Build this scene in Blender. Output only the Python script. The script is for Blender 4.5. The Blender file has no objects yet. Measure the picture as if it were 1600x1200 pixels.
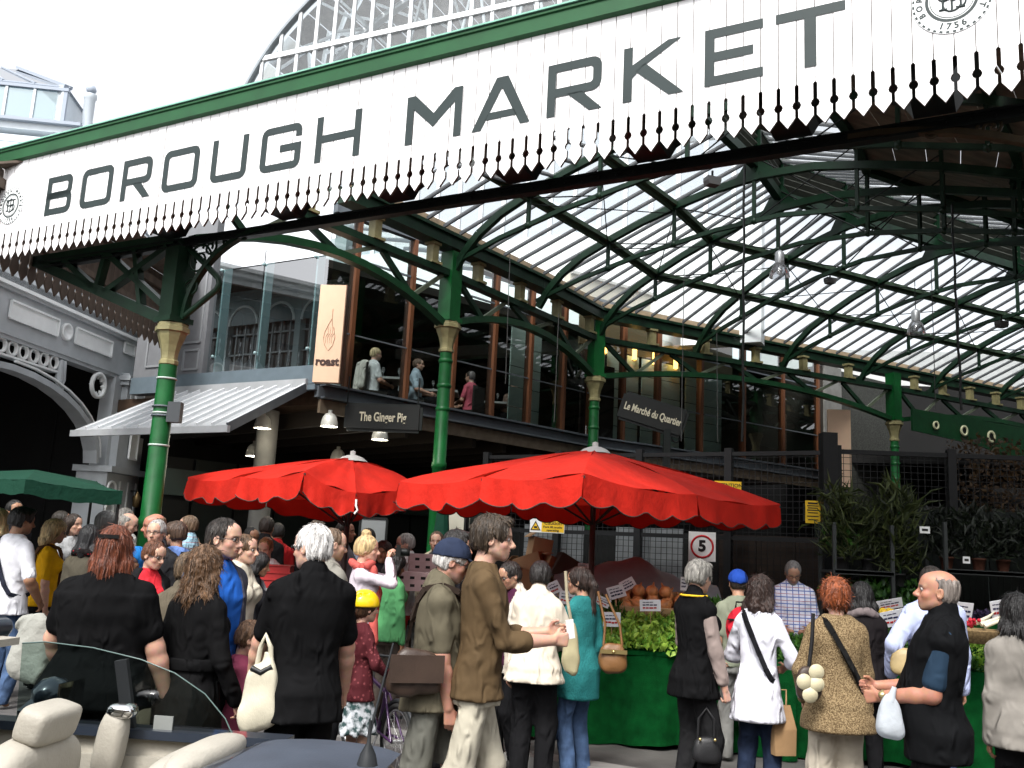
import bpy, bmesh, math, random, time
import numpy as np
from mathutils import Vector, Matrix
T0 = time.time()
S = bpy.context.scene
COL = S.collection
rnd = random.Random(7)
R_ = math.radians

# ------------------------------------------------------------------ camera
FPX, PITCH, ROLL, CAMZ = 1450.0, R_(10.25), R_(2.9), 1.65
cd = bpy.data.cameras.new('camera'); cam = bpy.data.objects.new('camera', cd); COL.objects.link(cam)
cd.sensor_width = 36.0; cd.lens = 36.0 * FPX / 1600.0; cd.clip_start = 0.05; cd.clip_end = 500
_f = Vector((0, math.cos(PITCH), math.sin(PITCH)))
_r0 = Vector((1, 0, 0)); _u0 = Vector((0, -math.sin(PITCH), math.cos(PITCH)))
_R = math.cos(ROLL) * _r0 + math.sin(ROLL) * _u0
_U = -math.sin(ROLL) * _r0 + math.cos(ROLL) * _u0
cam.matrix_world = Matrix(((_R.x, _U.x, -_f.x, 0), (_R.y, _U.y, -_f.y, 0), (_R.z, _U.z, -_f.z, CAMZ), (0, 0, 0, 1)))
S.camera = cam

# ------------------------------------------------------------------ world, sun, exposure (overcast day)
SKY_STRENGTH, SUN_STRENGTH, EXPOSURE = 0.15, 1.4, 1.4
w = bpy.data.worlds.new('World'); S.world = w; w.use_nodes = True
nt = w.node_tree; bg = nt.nodes['Background']
sky = nt.nodes.new('ShaderNodeTexSky'); sky.sky_type = 'NISHITA'; sky.sun_disc = False
sky.sun_elevation = R_(52); sky.sun_rotation = R_(200); sky.dust_density = 3.0
hs = nt.nodes.new('ShaderNodeHueSaturation'); hs.inputs['Saturation'].default_value = 0.16   # cloud cover takes the blue out
nt.links.new(sky.outputs[0], hs.inputs['Color']); nt.links.new(hs.outputs[0], bg.inputs[0])
bg.inputs[1].default_value = SKY_STRENGTH
sd = bpy.data.lights.new('sun', 'SUN'); sun = bpy.data.objects.new('sun', sd); COL.objects.link(sun)
sd.energy = SUN_STRENGTH; sd.angle = R_(14); sd.color = (1, 0.97, 0.92)
_sd = Vector((math.sin(R_(200)) * math.cos(R_(52)), math.cos(R_(200)) * math.cos(R_(52)), math.sin(R_(52))))
sun.rotation_euler = _sd.to_track_quat('Z', 'Y').to_euler(); sun.location = (-3, -6, 14)
vs = S.view_settings; vs.view_transform = 'Standard'; vs.look = 'None'; vs.gamma = 1; vs.use_curve_mapping = False
vs.exposure = EXPOSURE
S.cycles.max_bounces = 8; S.cycles.transparent_max_bounces = 24; S.cycles.transmission_bounces = 6
S.cycles.caustics_reflective = False; S.cycles.caustics_refractive = False
S.cycles.use_denoising = True

# ------------------------------------------------------------------ helpers
def ray(px, py): return _f + _R * ((px - 800) / FPX) + _U * ((600 - py) / FPX)
def at(px, py, Y):
    d = ray(px, py); return Vector((0, 0, CAMZ)) + d * (Y / d.y)
def azd(a): return Vector((math.sin(R_(a)), math.cos(R_(a)), 0))

_MC = {}
def mat(name, col, rough=0.6, metal=0.0, var=0.0, vscale=6.0, bump=0.0, bscale=40.0, spec=0.28, stretch=None, emit=None, coat=0.0, trans=0.0):
    if name in _MC: return _MC[name]
    m = bpy.data.materials.new(name); m.use_nodes = True; n = m.node_tree; b = n.nodes['Principled BSDF']
    b.inputs['Base Color'].default_value = (*col, 1); b.inputs['Roughness'].default_value = rough
    b.inputs['Metallic'].default_value = metal; b.inputs['Specular IOR Level'].default_value = spec
    b.inputs['Coat Weight'].default_value = coat
    if emit: b.inputs['Emission Color'].default_value = (*emit[0], 1); b.inputs['Emission Strength'].default_value = emit[1]
    if trans: b.inputs['Subsurface Weight'].default_value = 0
    tc = mp = None
    if var or bump:
        tc = n.nodes.new('ShaderNodeTexCoord'); src = tc.outputs['Object']
        if stretch:
            mp = n.nodes.new('ShaderNodeMapping'); mp.inputs['Scale'].default_value = stretch
            n.links.new(src, mp.inputs[0]); src = mp.outputs[0]
    if var:
        t = n.nodes.new('ShaderNodeTexNoise'); t.inputs['Scale'].default_value = vscale; t.inputs['Detail'].default_value = 6
        n.links.new(src, t.inputs['Vector'])
        r = n.nodes.new('ShaderNodeValToRGB'); r.color_ramp.elements[0].position = .3; r.color_ramp.elements[1].position = .72
        lo = [max(0, c * (1 - var)) for c in col]; hi = [min(1, c * (1 + var)) for c in col]
        r.color_ramp.elements[0].color = (*lo, 1); r.color_ramp.elements[1].color = (*hi, 1)
        n.links.new(t.outputs['Fac'], r.inputs[0]); n.links.new(r.outputs[0], b.inputs['Base Color'])
    if bump:
        t2 = n.nodes.new('ShaderNodeTexNoise'); t2.inputs['Scale'].default_value = bscale; t2.inputs['Detail'].default_value = 5
        n.links.new(src, t2.inputs['Vector'])
        bp = n.nodes.new('ShaderNodeBump'); bp.inputs['Strength'].default_value = bump; bp.inputs['Distance'].default_value = 0.02
        n.links.new(t2.outputs['Fac'], bp.inputs['Height']); n.links.new(bp.outputs[0], b.inputs['Normal'])
    _MC[name] = m; return m

def glassmat(name, tint, gloss=0.5, body=None, bodyfac=0.0, rough=0.0):
    m = bpy.data.materials.new(name); m.use_nodes = True; n = m.node_tree; n.nodes.remove(n.nodes['Principled BSDF'])
    o = n.nodes['Material Output']
    tr = n.nodes.new('ShaderNodeBsdfTransparent'); tr.inputs[0].default_value = (*tint, 1)
    gl = n.nodes.new('ShaderNodeBsdfGlossy'); gl.inputs['Roughness'].default_value = rough
    lw = n.nodes.new('ShaderNodeFresnel'); lw.inputs['IOR'].default_value = 1.5
    mu = n.nodes.new('ShaderNodeMath'); mu.operation = 'MULTIPLY'; mu.inputs[1].default_value = gloss
    n.links.new(lw.outputs[0], mu.inputs[0])
    base = tr.outputs[0]
    if body:
        df = n.nodes.new('ShaderNodeBsdfTranslucent'); df.inputs[0].default_value = (*body, 1)
        d2 = n.nodes.new('ShaderNodeBsdfDiffuse'); d2.inputs[0].default_value = (*body, 1)
        a = n.nodes.new('ShaderNodeMixShader'); a.inputs[0].default_value = .4
        n.links.new(df.outputs[0], a.inputs[1]); n.links.new(d2.outputs[0], a.inputs[2])
        x = n.nodes.new('ShaderNodeMixShader'); x.inputs[0].default_value = bodyfac
        n.links.new(base, x.inputs[1]); n.links.new(a.outputs[0], x.inputs[2]); base = x.outputs[0]
    mx = n.nodes.new('ShaderNodeMixShader')
    n.links.new(mu.outputs[0], mx.inputs[0]); n.links.new(base, mx.inputs[1]); n.links.new(gl.outputs[0], mx.inputs[2])
    n.links.new(mx.outputs[0], o.inputs[0]); return m

ROOT = {}      # object -> its world matrix at build time
def thing(name, label, cat, loc=(0, 0, 0), rz=0.0, group=None):
    o = bpy.data.objects.new(name, None); COL.objects.link(o); o.empty_display_size = .1
    o.location = loc; o.rotation_euler = (0, 0, rz)
    o['label'] = label; o['category'] = cat
    if group: o['group'] = group
    ROOT[o] = Matrix.Translation(loc) @ Matrix.Rotation(rz, 4, 'Z')
    return o
def tag(o, label=None, cat=None, group=None, kind=None):
    if label: o['label'] = label
    if cat: o['category'] = cat
    if group: o['group'] = group
    if kind: o['kind'] = kind
    return o
def link_mesh(name, me, parent=None):
    o = bpy.data.objects.new(name, me); COL.objects.link(o)
    if parent is not None: o.parent = parent
    ROOT[o] = ROOT.get(parent, Matrix())
    return o
def copy_tree(o, parent=None, **props):
    c = o.copy(); COL.objects.link(c)
    if parent is not None: c.parent = parent
    for ch in list(o.children): copy_tree(ch, c)
    for k, v in props.items(): c[k] = v
    return c

class MB:
    """collects boxes, bars, tubes, lathes and polygons and links them as one mesh"""
    def __init__(s): s.v = []; s.f = []; s.m = []; s.sm = []
    def add(s, vs_, fs, mi=0, smooth=False):
        k = len(s.v); s.v += [tuple(p) for p in vs_]
        for f in fs: s.f.append([i + k for i in f]); s.m.append(mi); s.sm.append(smooth)
        return s
    def frame(s, o, x, y, z, mi=0):            # box from corner-frame: centre o, half-axis vectors x,y,z
        o, x, y, z = Vector(o), Vector(x), Vector(y), Vector(z)
        P = [o + a * x + b * y + c * z for c in (-1, 1) for b in (-1, 1) for a in (-1, 1)]
        return s.add(P, [(0, 2, 3, 1), (4, 5, 7, 6), (0, 1, 5, 4), (2, 6, 7, 3), (0, 4, 6, 2), (1, 3, 7, 5)], mi)
    def box(s, c, size, rz=0.0, mi=0):
        cx, sx = math.cos(rz), math.sin(rz)
        return s.frame(c, (cx * size[0] / 2, sx * size[0] / 2, 0), (-sx * size[1] / 2, cx * size[1] / 2, 0), (0, 0, size[2] / 2), mi)
    def bar(s, p, q, w_, h_, up=(0, 0, 1), mi=0):  # box beam between points: w_ sideways, h_ along up
        p, q = Vector(p), Vector(q); d = q - p; L = d.length
        if L < 1e-6: return s
        d /= L; up = Vector(up); sd_ = d.cross(up)
        if sd_.length < 1e-4: sd_ = d.cross(Vector((1, 0, 0)))
        sd_.normalize(); u = sd_.cross(d)
        return s.frame((p + q) / 2, d * L / 2, sd_ * w_ / 2, u * h_ / 2, mi)
    def tube(s, pts, r, n=8, mi=0, caps=True):
        pts = [Vector(p) for p in pts]; N_ = len(pts); rs = r if isinstance(r, (list, tuple)) else [r] * N_
        prev = None; rings = []; vs_ = []
        for i, p in enumerate(pts):
            d = (pts[min(i + 1, N_ - 1)] - pts[max(i - 1, 0)]).normalized()
            a = d.orthogonal().normalized() if prev is None else (prev - d * prev.dot(d)).normalized()
            prev = a; b = d.cross(a)
            for k in range(n):
                t = 2 * math.pi * k / n; vs_.append(p + (a * math.cos(t) + b * math.sin(t)) * rs[i])
        fs = []
        for i in range(N_ - 1):
            for k in range(n):
                k2 = (k + 1) % n; fs.append((i * n + k, i * n + k2, (i + 1) * n + k2, (i + 1) * n + k))
        s.add(vs_, fs, mi, True)
        if caps: s.add(vs_[:n][::-1], [tuple(range(n))], mi); s.add(vs_[-n:], [tuple(range(n))], mi)
        return s
    def lathe(s, c, prof, n=16, mi=0, smooth=True, axis=None):   # prof: [(r,z)...]
        c = Vector(c); vs_ = []; fs = []
        for r, z in prof:
            for k in range(n):
                t = 2 * math.pi * k / n; vs_.append(c + Vector((r * math.cos(t), r * math.sin(t), z)))
        if axis is not None:
            q = Vector((0, 0, 1)).rotation_difference(Vector(axis)); vs_ = [c + q @ (v - c) for v in vs_]
        for i in range(len(prof) - 1):
            for k in range(n):
                k2 = (k + 1) % n; fs.append((i * n + k, i * n + k2, (i + 1) * n + k2, (i + 1) * n + k))
        return s.add(vs_, fs, mi, smooth)
    def prism(s, poly, ext, mi=0, mside=None):      # planar polygon (3D points) extruded by vector
        ext = Vector(ext); P = [Vector(p) for p in poly]; n = len(P)
        s.add(P, [tuple(range(n))], mi); s.add([p + ext for p in P], [tuple(range(n))[::-1]], mi if mside is None else mside)
        vs_ = P + [p + ext for p in P]
        return s.add(vs_, [(i, i + n, (i + 1) % n + n, (i + 1) % n) for i in range(n)], mi if mside is None else mside)
    def quad(s, a, b, c, d, mi=0): return s.add([a, b, c, d], [(0, 1, 2, 3)], mi)
    def grid(s, P, mi=0, smooth=True):              # rows of points
        nr, nc = len(P), len(P[0]); vs_ = [p for row in P for p in row]
        return s.add(vs_, [(i * nc + j, i * nc + j + 1, (i + 1) * nc + j + 1, (i + 1) * nc + j) for i in range(nr - 1) for j in range(nc - 1)], mi, smooth)
    def ball(s, c, r, n=8, mi=0):
        r = (r, r, r) if not isinstance(r, (tuple, list)) else r; c = Vector(c); rows = []
        for i in range(n // 2 + 1):
            ph = -math.pi / 2 + math.pi * i / (n // 2)
            rows.append([c + Vector((r[0] * math.cos(ph) * math.cos(2 * math.pi * k / n), r[1] * math.cos(ph) * math.sin(2 * math.pi * k / n), r[2] * math.sin(ph))) for k in range(n + 1)])
        return s.grid(rows, mi)
    def mesh(s, name, mats, parent=None, local=False):
        me = bpy.data.meshes.new(name); vs_ = s.v
        if parent is not None and not local:
            inv = ROOT[parent].inverted(); vs_ = [inv @ Vector(p) for p in vs_]
        me.from_pydata([tuple(p) for p in vs_], [], s.f)
        for m in (mats if isinstance(mats, (list, tuple)) else [mats]): me.materials.append(m)
        me.polygons.foreach_set('material_index', s.m); me.polygons.foreach_set('use_smooth', s.sm)
        me.update(); return me
    def build(s, name, mats, parent=None, local=False):
        return link_mesh(name, s.mesh(name, mats, parent, local), parent)
def struct(o): o['kind'] = 'structure'; return o
def text_mesh(name, body, size, mtl, M, parent, extrude=0.004, bold=0.0, sx=1.0, align='CENTER', spacing=1.0):
    """flat lettering in the plane given by matrix M (x along the words, y up)"""
    c = bpy.data.curves.new(name, 'FONT'); c.body = body; c.size = size; c.extrude = extrude; c.offset = bold
    c.align_x = align; c.align_y = 'CENTER'; c.resolution_u = 3; c.space_character = spacing
    t = bpy.data.objects.new(name, c); COL.objects.link(t)
    me = bpy.data.meshes.new_from_object(t.evaluated_get(bpy.context.evaluated_depsgraph_get()))
    bpy.data.objects.remove(t)
    A = ROOT.get(parent, Matrix()).inverted() @ M @ Matrix.Diagonal((sx, 1, 1, 1))
    me.transform(A); me.materials.clear(); me.materials.append(mtl)
    return link_mesh(name, me, parent)
def plane_m(o, xdir, ydir=(0, 0, 1)):
    x = Vector(xdir).normalized(); y = Vector(ydir); y = (y - x * y.dot(x)).normalized(); z = x.cross(y); o = Vector(o)
    return Matrix(((x.x, y.x, z.x, o.x), (x.y, y.y, z.y, o.y), (x.z, y.z, z.z, o.z), (0, 0, 0, 1)))

# ------------------------------------------------------------------ shared materials
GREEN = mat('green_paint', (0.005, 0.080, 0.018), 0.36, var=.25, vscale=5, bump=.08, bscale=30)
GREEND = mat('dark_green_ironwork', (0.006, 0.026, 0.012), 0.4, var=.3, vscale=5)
CREAM = mat('cream_paint', (0.24, 0.215, 0.105), 0.45, var=.2, vscale=9)
IRON = mat('black_iron', (0.005, 0.007, 0.0065), 0.45, var=.3)
WHITE = mat('white_board_paint', (0.80, 0.785, 0.79), 0.45, var=.03, vscale=3, bump=.05, bscale=25)
BROWNW = mat('unpainted_brown_board', (0.085, 0.062, 0.047), 0.7, var=.3, vscale=8, stretch=(1, 1, .15))
LETTER = mat('slate_green_lettering', (0.019, 0.030, 0.030), 0.5, var=.12, vscale=4)
GREYP = mat('grey_stone_paint', (0.42, 0.45, 0.47), 0.55, var=.1, vscale=4, bump=.05)
PALEP = mat('pale_panel_paint', (0.78, 0.81, 0.81), 0.5, var=.05)
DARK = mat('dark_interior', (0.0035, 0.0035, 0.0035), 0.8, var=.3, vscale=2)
CONC = mat('concrete', (0.16, 0.16, 0.15), 0.8, var=.2, vscale=5, bump=.1)
STEEL = mat('painted_steel_grey', (0.10, 0.115, 0.13), 0.5, var=.15)
ZINC = mat('zinc_sheet', (0.42, 0.435, 0.45), 0.42, metal=.2, var=.12, vscale=4)
WOODO = mat('orange_hardwood', (0.115, 0.045, 0.020), 0.45, var=.3, vscale=10, stretch=(1, 1, .12))
BLACK = mat('black_board', (0.004, 0.005, 0.0045), 0.55)
CANVASR = None
# ================================================================== GROUND
ASPH = mat('asphalt', (0.105, 0.10, 0.098), 0.85, var=.25, vscale=3, bump=.25, bscale=120)
g = MB(); g.quad((-120, -60, 0), (120, -60, 0), (120, 140, 0), (-120, 140, 0)); tag(struct(g.build('street', ASPH)), 'grey asphalt street in front of the market hall')
PAVE = mat('hall_floor', (0.085, 0.082, 0.078), 0.75, var=.3, vscale=2.5, bump=.15)
A1, A2, AS = 36.5, 61.7, 118.6
a1, a2, n1, n2, asn = azd(A1), azd(A2), azd(A1 + 90), azd(A2 + 90), azd(AS)
C1 = Vector((-3.77, 10.0, 0)); C2 = Vector((-1.01, 13.64, 0)); C3 = Vector((1.58, 17.39, 0)); C4 = Vector((8.70, 20.79, 0))
C5 = C4 + a2 * 7.6
SP = Vector((-3.51, 9.0, 0))                  # sign plane
SN = azd(AS - 90)                              # pointing back into the hall
def sgn(u, z, off=0.0): p = SP + asn * u + SN * off; return Vector((p.x, p.y, z))
W0 = Vector((-2.83, 13.51, 0)); W1 = Vector((1.44, 17.91, 0)); W2 = Vector((7.60, 22.40, 0)); W3 = Vector((8.9, 23.3, 0))
FD = -azd(120)                                 # facade runs left from W0
FO = Vector((-.5, -.866, 0))                   # facade outward
g = MB(); poly = [(-3.77, 10), (3.4, 6.1), (30, 20), (30, 45), (-2.8, 45), (-2.83, 13.5)]
g.add([(x, y, .012) for x, y in poly], [tuple(range(6))]); tag(struct(g.build('hall_floor', PAVE)), 'dark worn floor under the glazed market hall')
YLINE = mat('kerb_stone', (0.20, 0.195, 0.185), .8, var=.2)
g = MB(); g.bar((3.3, 6.05, .05), (-3.85, 9.95, .05), .22, .10); tag(struct(g.build('kerb', YLINE)), 'low stone kerb at the edge of the hall floor')

# ================================================================== HALL ROOF
GL_ROOF = glassmat('roof_glass', (0.74, 0.76, 0.77), 0.5, (0.80, 0.82, 0.82), 0.14)
BARM = mat('glazing_bar_paint', (0.055, 0.06, 0.065), .5, var=.2)
BOARD_S = mat('soffit_boards', (0.17, 0.142, 0.105), .7, var=.35, vscale=7, stretch=(.2, 1, 1))
TAN = mat('gutter_board_tan', (0.26, 0.20, 0.13), .7, var=.25)
PURL = mat('purlin_green_grey', (0.05, 0.085, 0.05), .5, var=.3)
LOUV = mat('louvre_slats', (0.085, 0.09, 0.075), .6, var=.2)
def front_station():
    # eave line of bay 1 cut by the back of the sign
    q = SP + SN * 0.12; det = a1.x * -asn.y + a1.y * asn.x
    r = q - C2; t = (r.x * -asn.y + r.y * asn.x) / det
    return C2 + a1 * t, asn / math.cos(R_(AS - A1 - 90)), t
ST = []
e0, d0, t0 = front_station(); ST.append((e0, d0))
for t in (-4.57, -2.28, 0.0, 2.28): ST.append((C2 + a1 * t, n1))
dm = azd((A1 + A2) / 2 + 90) / math.cos(R_((A2 - A1) / 2)); ST.append((C3, dm))
for k in range(1, 10): ST.append((C3 + a2 * (2.38 * k), n2))
def zl(d): return 6.35 + .341 * d
def zrt(d): return 8.2 - .36 * (d - 3.9)
def RP(st, d, z): p = st[0] + st[1] * d; return Vector((p.x, p.y, z))
def lerp_st(a, b, f): return (a[0].lerp(b[0], f), a[1].lerp(b[1], f))
roof = thing('hall_roof', 'glazed market hall roof on arched dark green iron trusses with louvred ridge', 'roof', tuple(C2 + Vector((0, 0, 5.8))))
rows = [(0.22, 1.33), (1.47, 2.52), (2.66, 3.84)]
npane = 0
for i in range(len(ST) - 1):
    A, B = ST[i], ST[i + 1]; L = (A[0] - B[0]).length; n = max(2, round(L / .37))
    for k in range(n):
        s0_, s1_ = lerp_st(A, B, (k + .045) / n), lerp_st(A, B, (k + .955) / n); sb = lerp_st(A, B, k / n)
        for (da, db) in (rows if i >= 3 else rows[:1] if i >= 2 else ()):
            m = MB(); m.quad(RP(s0_, da, zl(da)), RP(s1_, da, zl(da)), RP(s1_, db, zl(db)), RP(s0_, db, zl(db)))
            m.build('roof_pane', GL_ROOF, roof); npane += 1
        if i < 2: continue
        if i < 3:
            m = MB(); m.bar(RP(sb, .1, zl(.1)), RP(sb, 1.4, zl(1.4)), .028, .055); m.build('glazing_bar', BARM, roof); continue
        m = MB(); m.quad(RP(s0_, 3.98, zrt(3.98)), RP(s1_, 3.98, zrt(3.98)), RP(s1_, 5.35, zrt(5.35)), RP(s0_, 5.35, zrt(5.35))); m.build('roof_pane', GL_ROOF, roof)
        m = MB(); m.bar(RP(sb, .1, zl(.1)), RP(sb, 3.9, zl(3.9)), .028, .055); m.build('glazing_bar', BARM, roof)
        m = MB(); m.bar(RP(sb, 3.9, zrt(3.9)), RP(sb, 5.4, zrt(5.4)), .028, .055); m.build('glazing_bar', BARM, roof)
    for d in ((1.40, 2.59) if i >= 3 else (1.40,) if i >= 2 else ()):
        m = MB(); m.bar(RP(A, d, zl(d) - .05), RP(B, d, zl(d) - .05), .13, .07); m.bar(RP(A, d - .03, zl(d) - .115), RP(B, d - .03, zl(d) - .115), .05, .06); m.build('purlin', PURL, roof)
    if i >= 3:
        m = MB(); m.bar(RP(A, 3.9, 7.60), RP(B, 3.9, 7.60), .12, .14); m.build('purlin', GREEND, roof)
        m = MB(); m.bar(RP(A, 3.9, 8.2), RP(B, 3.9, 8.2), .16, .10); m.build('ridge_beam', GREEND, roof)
        for k in range(4):
            z = 7.72 + .115 * k
            m = MB(); sl = Vector((0, 0, .035)); P0, P1 = RP(A, 3.86, z), RP(B, 3.86, z); Q0, Q1 = RP(A, 3.95, z + .07), RP(B, 3.95, z + .07)
            th = Vector((0, 0, .014)); m.add([P0, P1, Q1, Q0, P0 + th, P1 + th, Q1 + th, Q0 + th], [(0, 1, 2, 3), (7, 6, 5, 4), (0, 4, 5, 1), (1, 5, 6, 2), (2, 6, 7, 3), (3, 7, 4, 0)]); m.build('louvre_slat', LOUV, roof)
        # boarded lower half of the street-side slope: planks along the hall
        nb = 9 if i < 7 else 5
        for k in range(nb):
            da, db = 5.42 + (9.4 - 5.42) * k / nb, 5.42 + (9.4 - 5.42) * (k + .985) / nb
            m = MB(); th = Vector((0, 0, .03)); dz = (k % 2) * .008
            P = [RP(A, da, zrt(da) + dz), RP(B, da, zrt(da) + dz), RP(B, db, zrt(db) + dz), RP(A, db, zrt(db) + dz)]
            m.add(P + [p + th for p in P], [(0, 1, 2, 3), (7, 6, 5, 4), (0, 4, 5, 1), (1, 5, 6, 2), (2, 6, 7, 3), (3, 7, 4, 0)]); m.build('plank', BOARD_S, roof)
        m = MB(); m.bar(RP(A, 5.4, zrt(5.4) - .06), RP(B, 5.4, zrt(5.4) - .06), .12, .12); m.build('purlin', GREEND, roof)
        m = MB(); m.bar(RP(A, 7.4, zrt(7.4) - .06), RP(B, 7.4, zrt(7.4) - .06), .10, .12); m.build('purlin', GREEND, roof)
    # eave: tan gutter board and dark beam with arched underside
    if i < 2: continue
    m = MB(); m.bar(RP(A, .10, 6.40), RP(B, .10, 6.40), .04, .13); m.build('gutter_board', TAN, roof)
    m = MB(); m.bar(RP(A, .0, 6.24), RP(B, .0, 6.24), .26, .20); m.bar(RP(A, .15, 6.33), RP(B, .15, 6.33), .05, .05); m.bar(RP(A, -.25, 6.36), RP(B, -.25, 6.36), .3, .06); m.build('eave_beam', GREEND, roof)
# hipped end of the roof falling to the back of the sign: glass first, boards over the lower side
nh = 22
for k in range(nh):
    d0_, d1_ = 1.45 + 7.95 * (k + .03) / nh, 1.45 + 7.95 * (k + .97) / nh
    zz = lambda d: zl(d) if d < 3.9 else zrt(d)
    m = MB(); P = [RP(ST[3], d0_, zz(d0_)), RP(ST[3], d1_, zz(d1_)), RP(ST[0], d1_, 6.0), RP(ST[0], d0_, 6.0)]
    if d0_ < 5.3: m.quad(*P); m.build('roof_pane', GL_ROOF, roof); m = MB(); m.bar(P[0], P[3], .028, .05); m.build('glazing_bar', BARM, roof)
    else:
        th = Vector((0, 0, .03)); m.add(P + [p + th for p in P], [(0, 1, 2, 3), (7, 6, 5, 4), (0, 4, 5, 1), (1, 5, 6, 2), (2, 6, 7, 3), (3, 7, 4, 0)]); m.build('plank', BOARD_S, roof)
ribp = [(.05, 5.80), (.22, 6.05), (.5, 6.33), (.9, 6.58), (1.4, 6.78), (2.0, 6.99), (2.6, 7.15), (3.3, 7.30), (4.0, 7.38), (4.8, 7.35), (5.6, 7.2), (6.5, 6.98), (7.4, 6.68), (8.2, 6.32), (9.0, 5.9)]
chp = [(.0, 5.92), (.9, 6.20), (2.0, 6.44), (3.3, 6.64), (4.3, 6.70), (5.4, 6.60), (6.4, 6.40), (7.7, 6.06), (9.0, 5.72)]
def chz(d):
    for (x0, z0), (x1, z1) in zip(chp, chp[1:]):
        if x0 <= d <= x1: return z0 + (z1 - z0) * (d - x0) / (x1 - x0)
    return chp[-1][1]
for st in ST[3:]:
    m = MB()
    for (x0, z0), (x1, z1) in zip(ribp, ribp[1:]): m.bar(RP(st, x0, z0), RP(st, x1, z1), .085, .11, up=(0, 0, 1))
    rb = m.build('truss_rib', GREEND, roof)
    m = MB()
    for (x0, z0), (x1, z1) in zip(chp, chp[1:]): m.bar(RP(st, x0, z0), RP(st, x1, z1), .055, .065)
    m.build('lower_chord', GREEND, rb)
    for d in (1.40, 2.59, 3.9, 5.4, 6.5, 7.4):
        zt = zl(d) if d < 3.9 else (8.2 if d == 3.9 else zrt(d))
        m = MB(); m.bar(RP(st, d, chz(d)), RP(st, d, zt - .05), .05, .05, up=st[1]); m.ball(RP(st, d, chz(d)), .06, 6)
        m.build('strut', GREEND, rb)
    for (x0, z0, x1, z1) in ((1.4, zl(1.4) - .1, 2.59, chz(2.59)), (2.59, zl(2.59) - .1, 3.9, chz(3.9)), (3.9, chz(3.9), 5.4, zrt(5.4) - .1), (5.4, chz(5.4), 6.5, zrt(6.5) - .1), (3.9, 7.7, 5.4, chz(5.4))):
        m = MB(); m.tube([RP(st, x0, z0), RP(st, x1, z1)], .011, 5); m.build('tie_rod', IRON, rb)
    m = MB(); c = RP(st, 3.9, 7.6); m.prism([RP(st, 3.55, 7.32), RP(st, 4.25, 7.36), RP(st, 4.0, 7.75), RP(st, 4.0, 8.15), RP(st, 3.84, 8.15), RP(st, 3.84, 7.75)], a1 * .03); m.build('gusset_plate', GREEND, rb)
# wind-bracing rods in the plane of the roof
for i in range(3, 9):
    A, B = ST[i], ST[i + 1]
    for (da, db) in ((1.4, 2.59), (2.59, 1.4)):
        m = MB(); m.tube([RP(A, da, zl(da) - .2), RP(B, db, zl(db) - .2)], .009, 5); m.build('tie_rod', IRON, roof)

# ================================================================== COLUMNS
CAPP = [(.10, 0), (.115, .01), (.115, .05), (.10, .06), (.10, .10), (.105, .14), (.125, .22), (.165, .32), (.175, .36), (.205, .37), (.205, .42), (.185, .43), (.185, .46)]
def iron_column(base, ztop, r, label, box_top, rz, big=False):
    t = thing('iron_column', label, 'column', base, rz, 'green cast iron columns of the market hall')
    m = MB(); m.lathe((0, 0, 0), [(r * 1.5, 0), (r * 1.5, .25), (r * 1.2, .32), (r * 1.15, 1.0), (r * 1.06, 1.02), (r, ztop - 2.2), (r * 1.12, ztop - 2.19), (r * 1.12, ztop - 2.12), (r, ztop - 2.10), (r * .93, ztop - .46)], 20)
    m.build('shaft', GREEN, t, True)
    m = MB()
    for z in (ztop - 1.35, ztop - 1.0, ztop - .62): m.lathe((0, 0, z), [(r * 1.0, 0), (r * 1.05, .004), (r * 1.05, .016), (r * 1.0, .02)] if big else [(r * 1.0, 0), (r * 1.09, .015), (r * 1.09, .045), (r * 1.0, .06)], 20)
    m.build('ring_moulding', GREEN if not big else mat('silver_band', (.4, .45, .42), .4), t, True)
    k = r / .10 * (.86 if big else 1)
    m = MB(); m.lathe((0, 0, ztop - .46), [(a * k, b) for a, b in CAPP], 8, smooth=False); m.lathe((0, 0, ztop), [(.16 * k, 0), (.16 * k, .02)], 8); m.build('capital', CREAM, t, True)
    m = MB(); m.box((0, 0, (ztop + box_top) / 2), (.24, .24, box_top - ztop)); m.box((0, 0, ztop + .04), (.30, .30, .06)); m.build('bearing_box', GREEN if not big else GREEND, t, True)
    return t
iron_column(tuple(C1), 3.93, .105, 'thick green iron column with cream capital nearest the street under the sign', 4.80, R_(90 - A1), True)
t = thing('meter_box', 'small grey electrical box strapped to the front column', 'box', (C1.x + .14, C1.y - .06, 2.95))
m = MB(); m.box((C1.x + .15, C1.y - .05, 2.95), (.14, .10, .22)); m.build('housing', mat('meter_grey', (.05, .055, .06), .5), t)
for z in (2.9, 3.0): m = MB(); m.lathe((C1.x, C1.y, z), [(.112, 0), (.118, .0), (.118, .02), (.112, .02)], 20); m.build('strap', STEEL, t)
iron_column(tuple(C2), 5.0, .10, 'green iron column with cream capital standing just right of the hanging butcher sign', 6.1, R_(90 - A1))
iron_column(tuple(C3), 5.0, .10, 'green iron column beside the dark French shop sign at the bend of the hall', 6.1, R_(90 - A2))
iron_column(tuple(C4), 5.0, .095, 'green iron column far back behind the tall mesh gate post', 6.1, R_(90 - A2))
iron_column(tuple(C4 + a2 * 5.2 + n2 * .3), 3.9, .12, 'short green iron column farthest right under the perforated spandrel', 5.0, R_(90 - A2))
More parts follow.
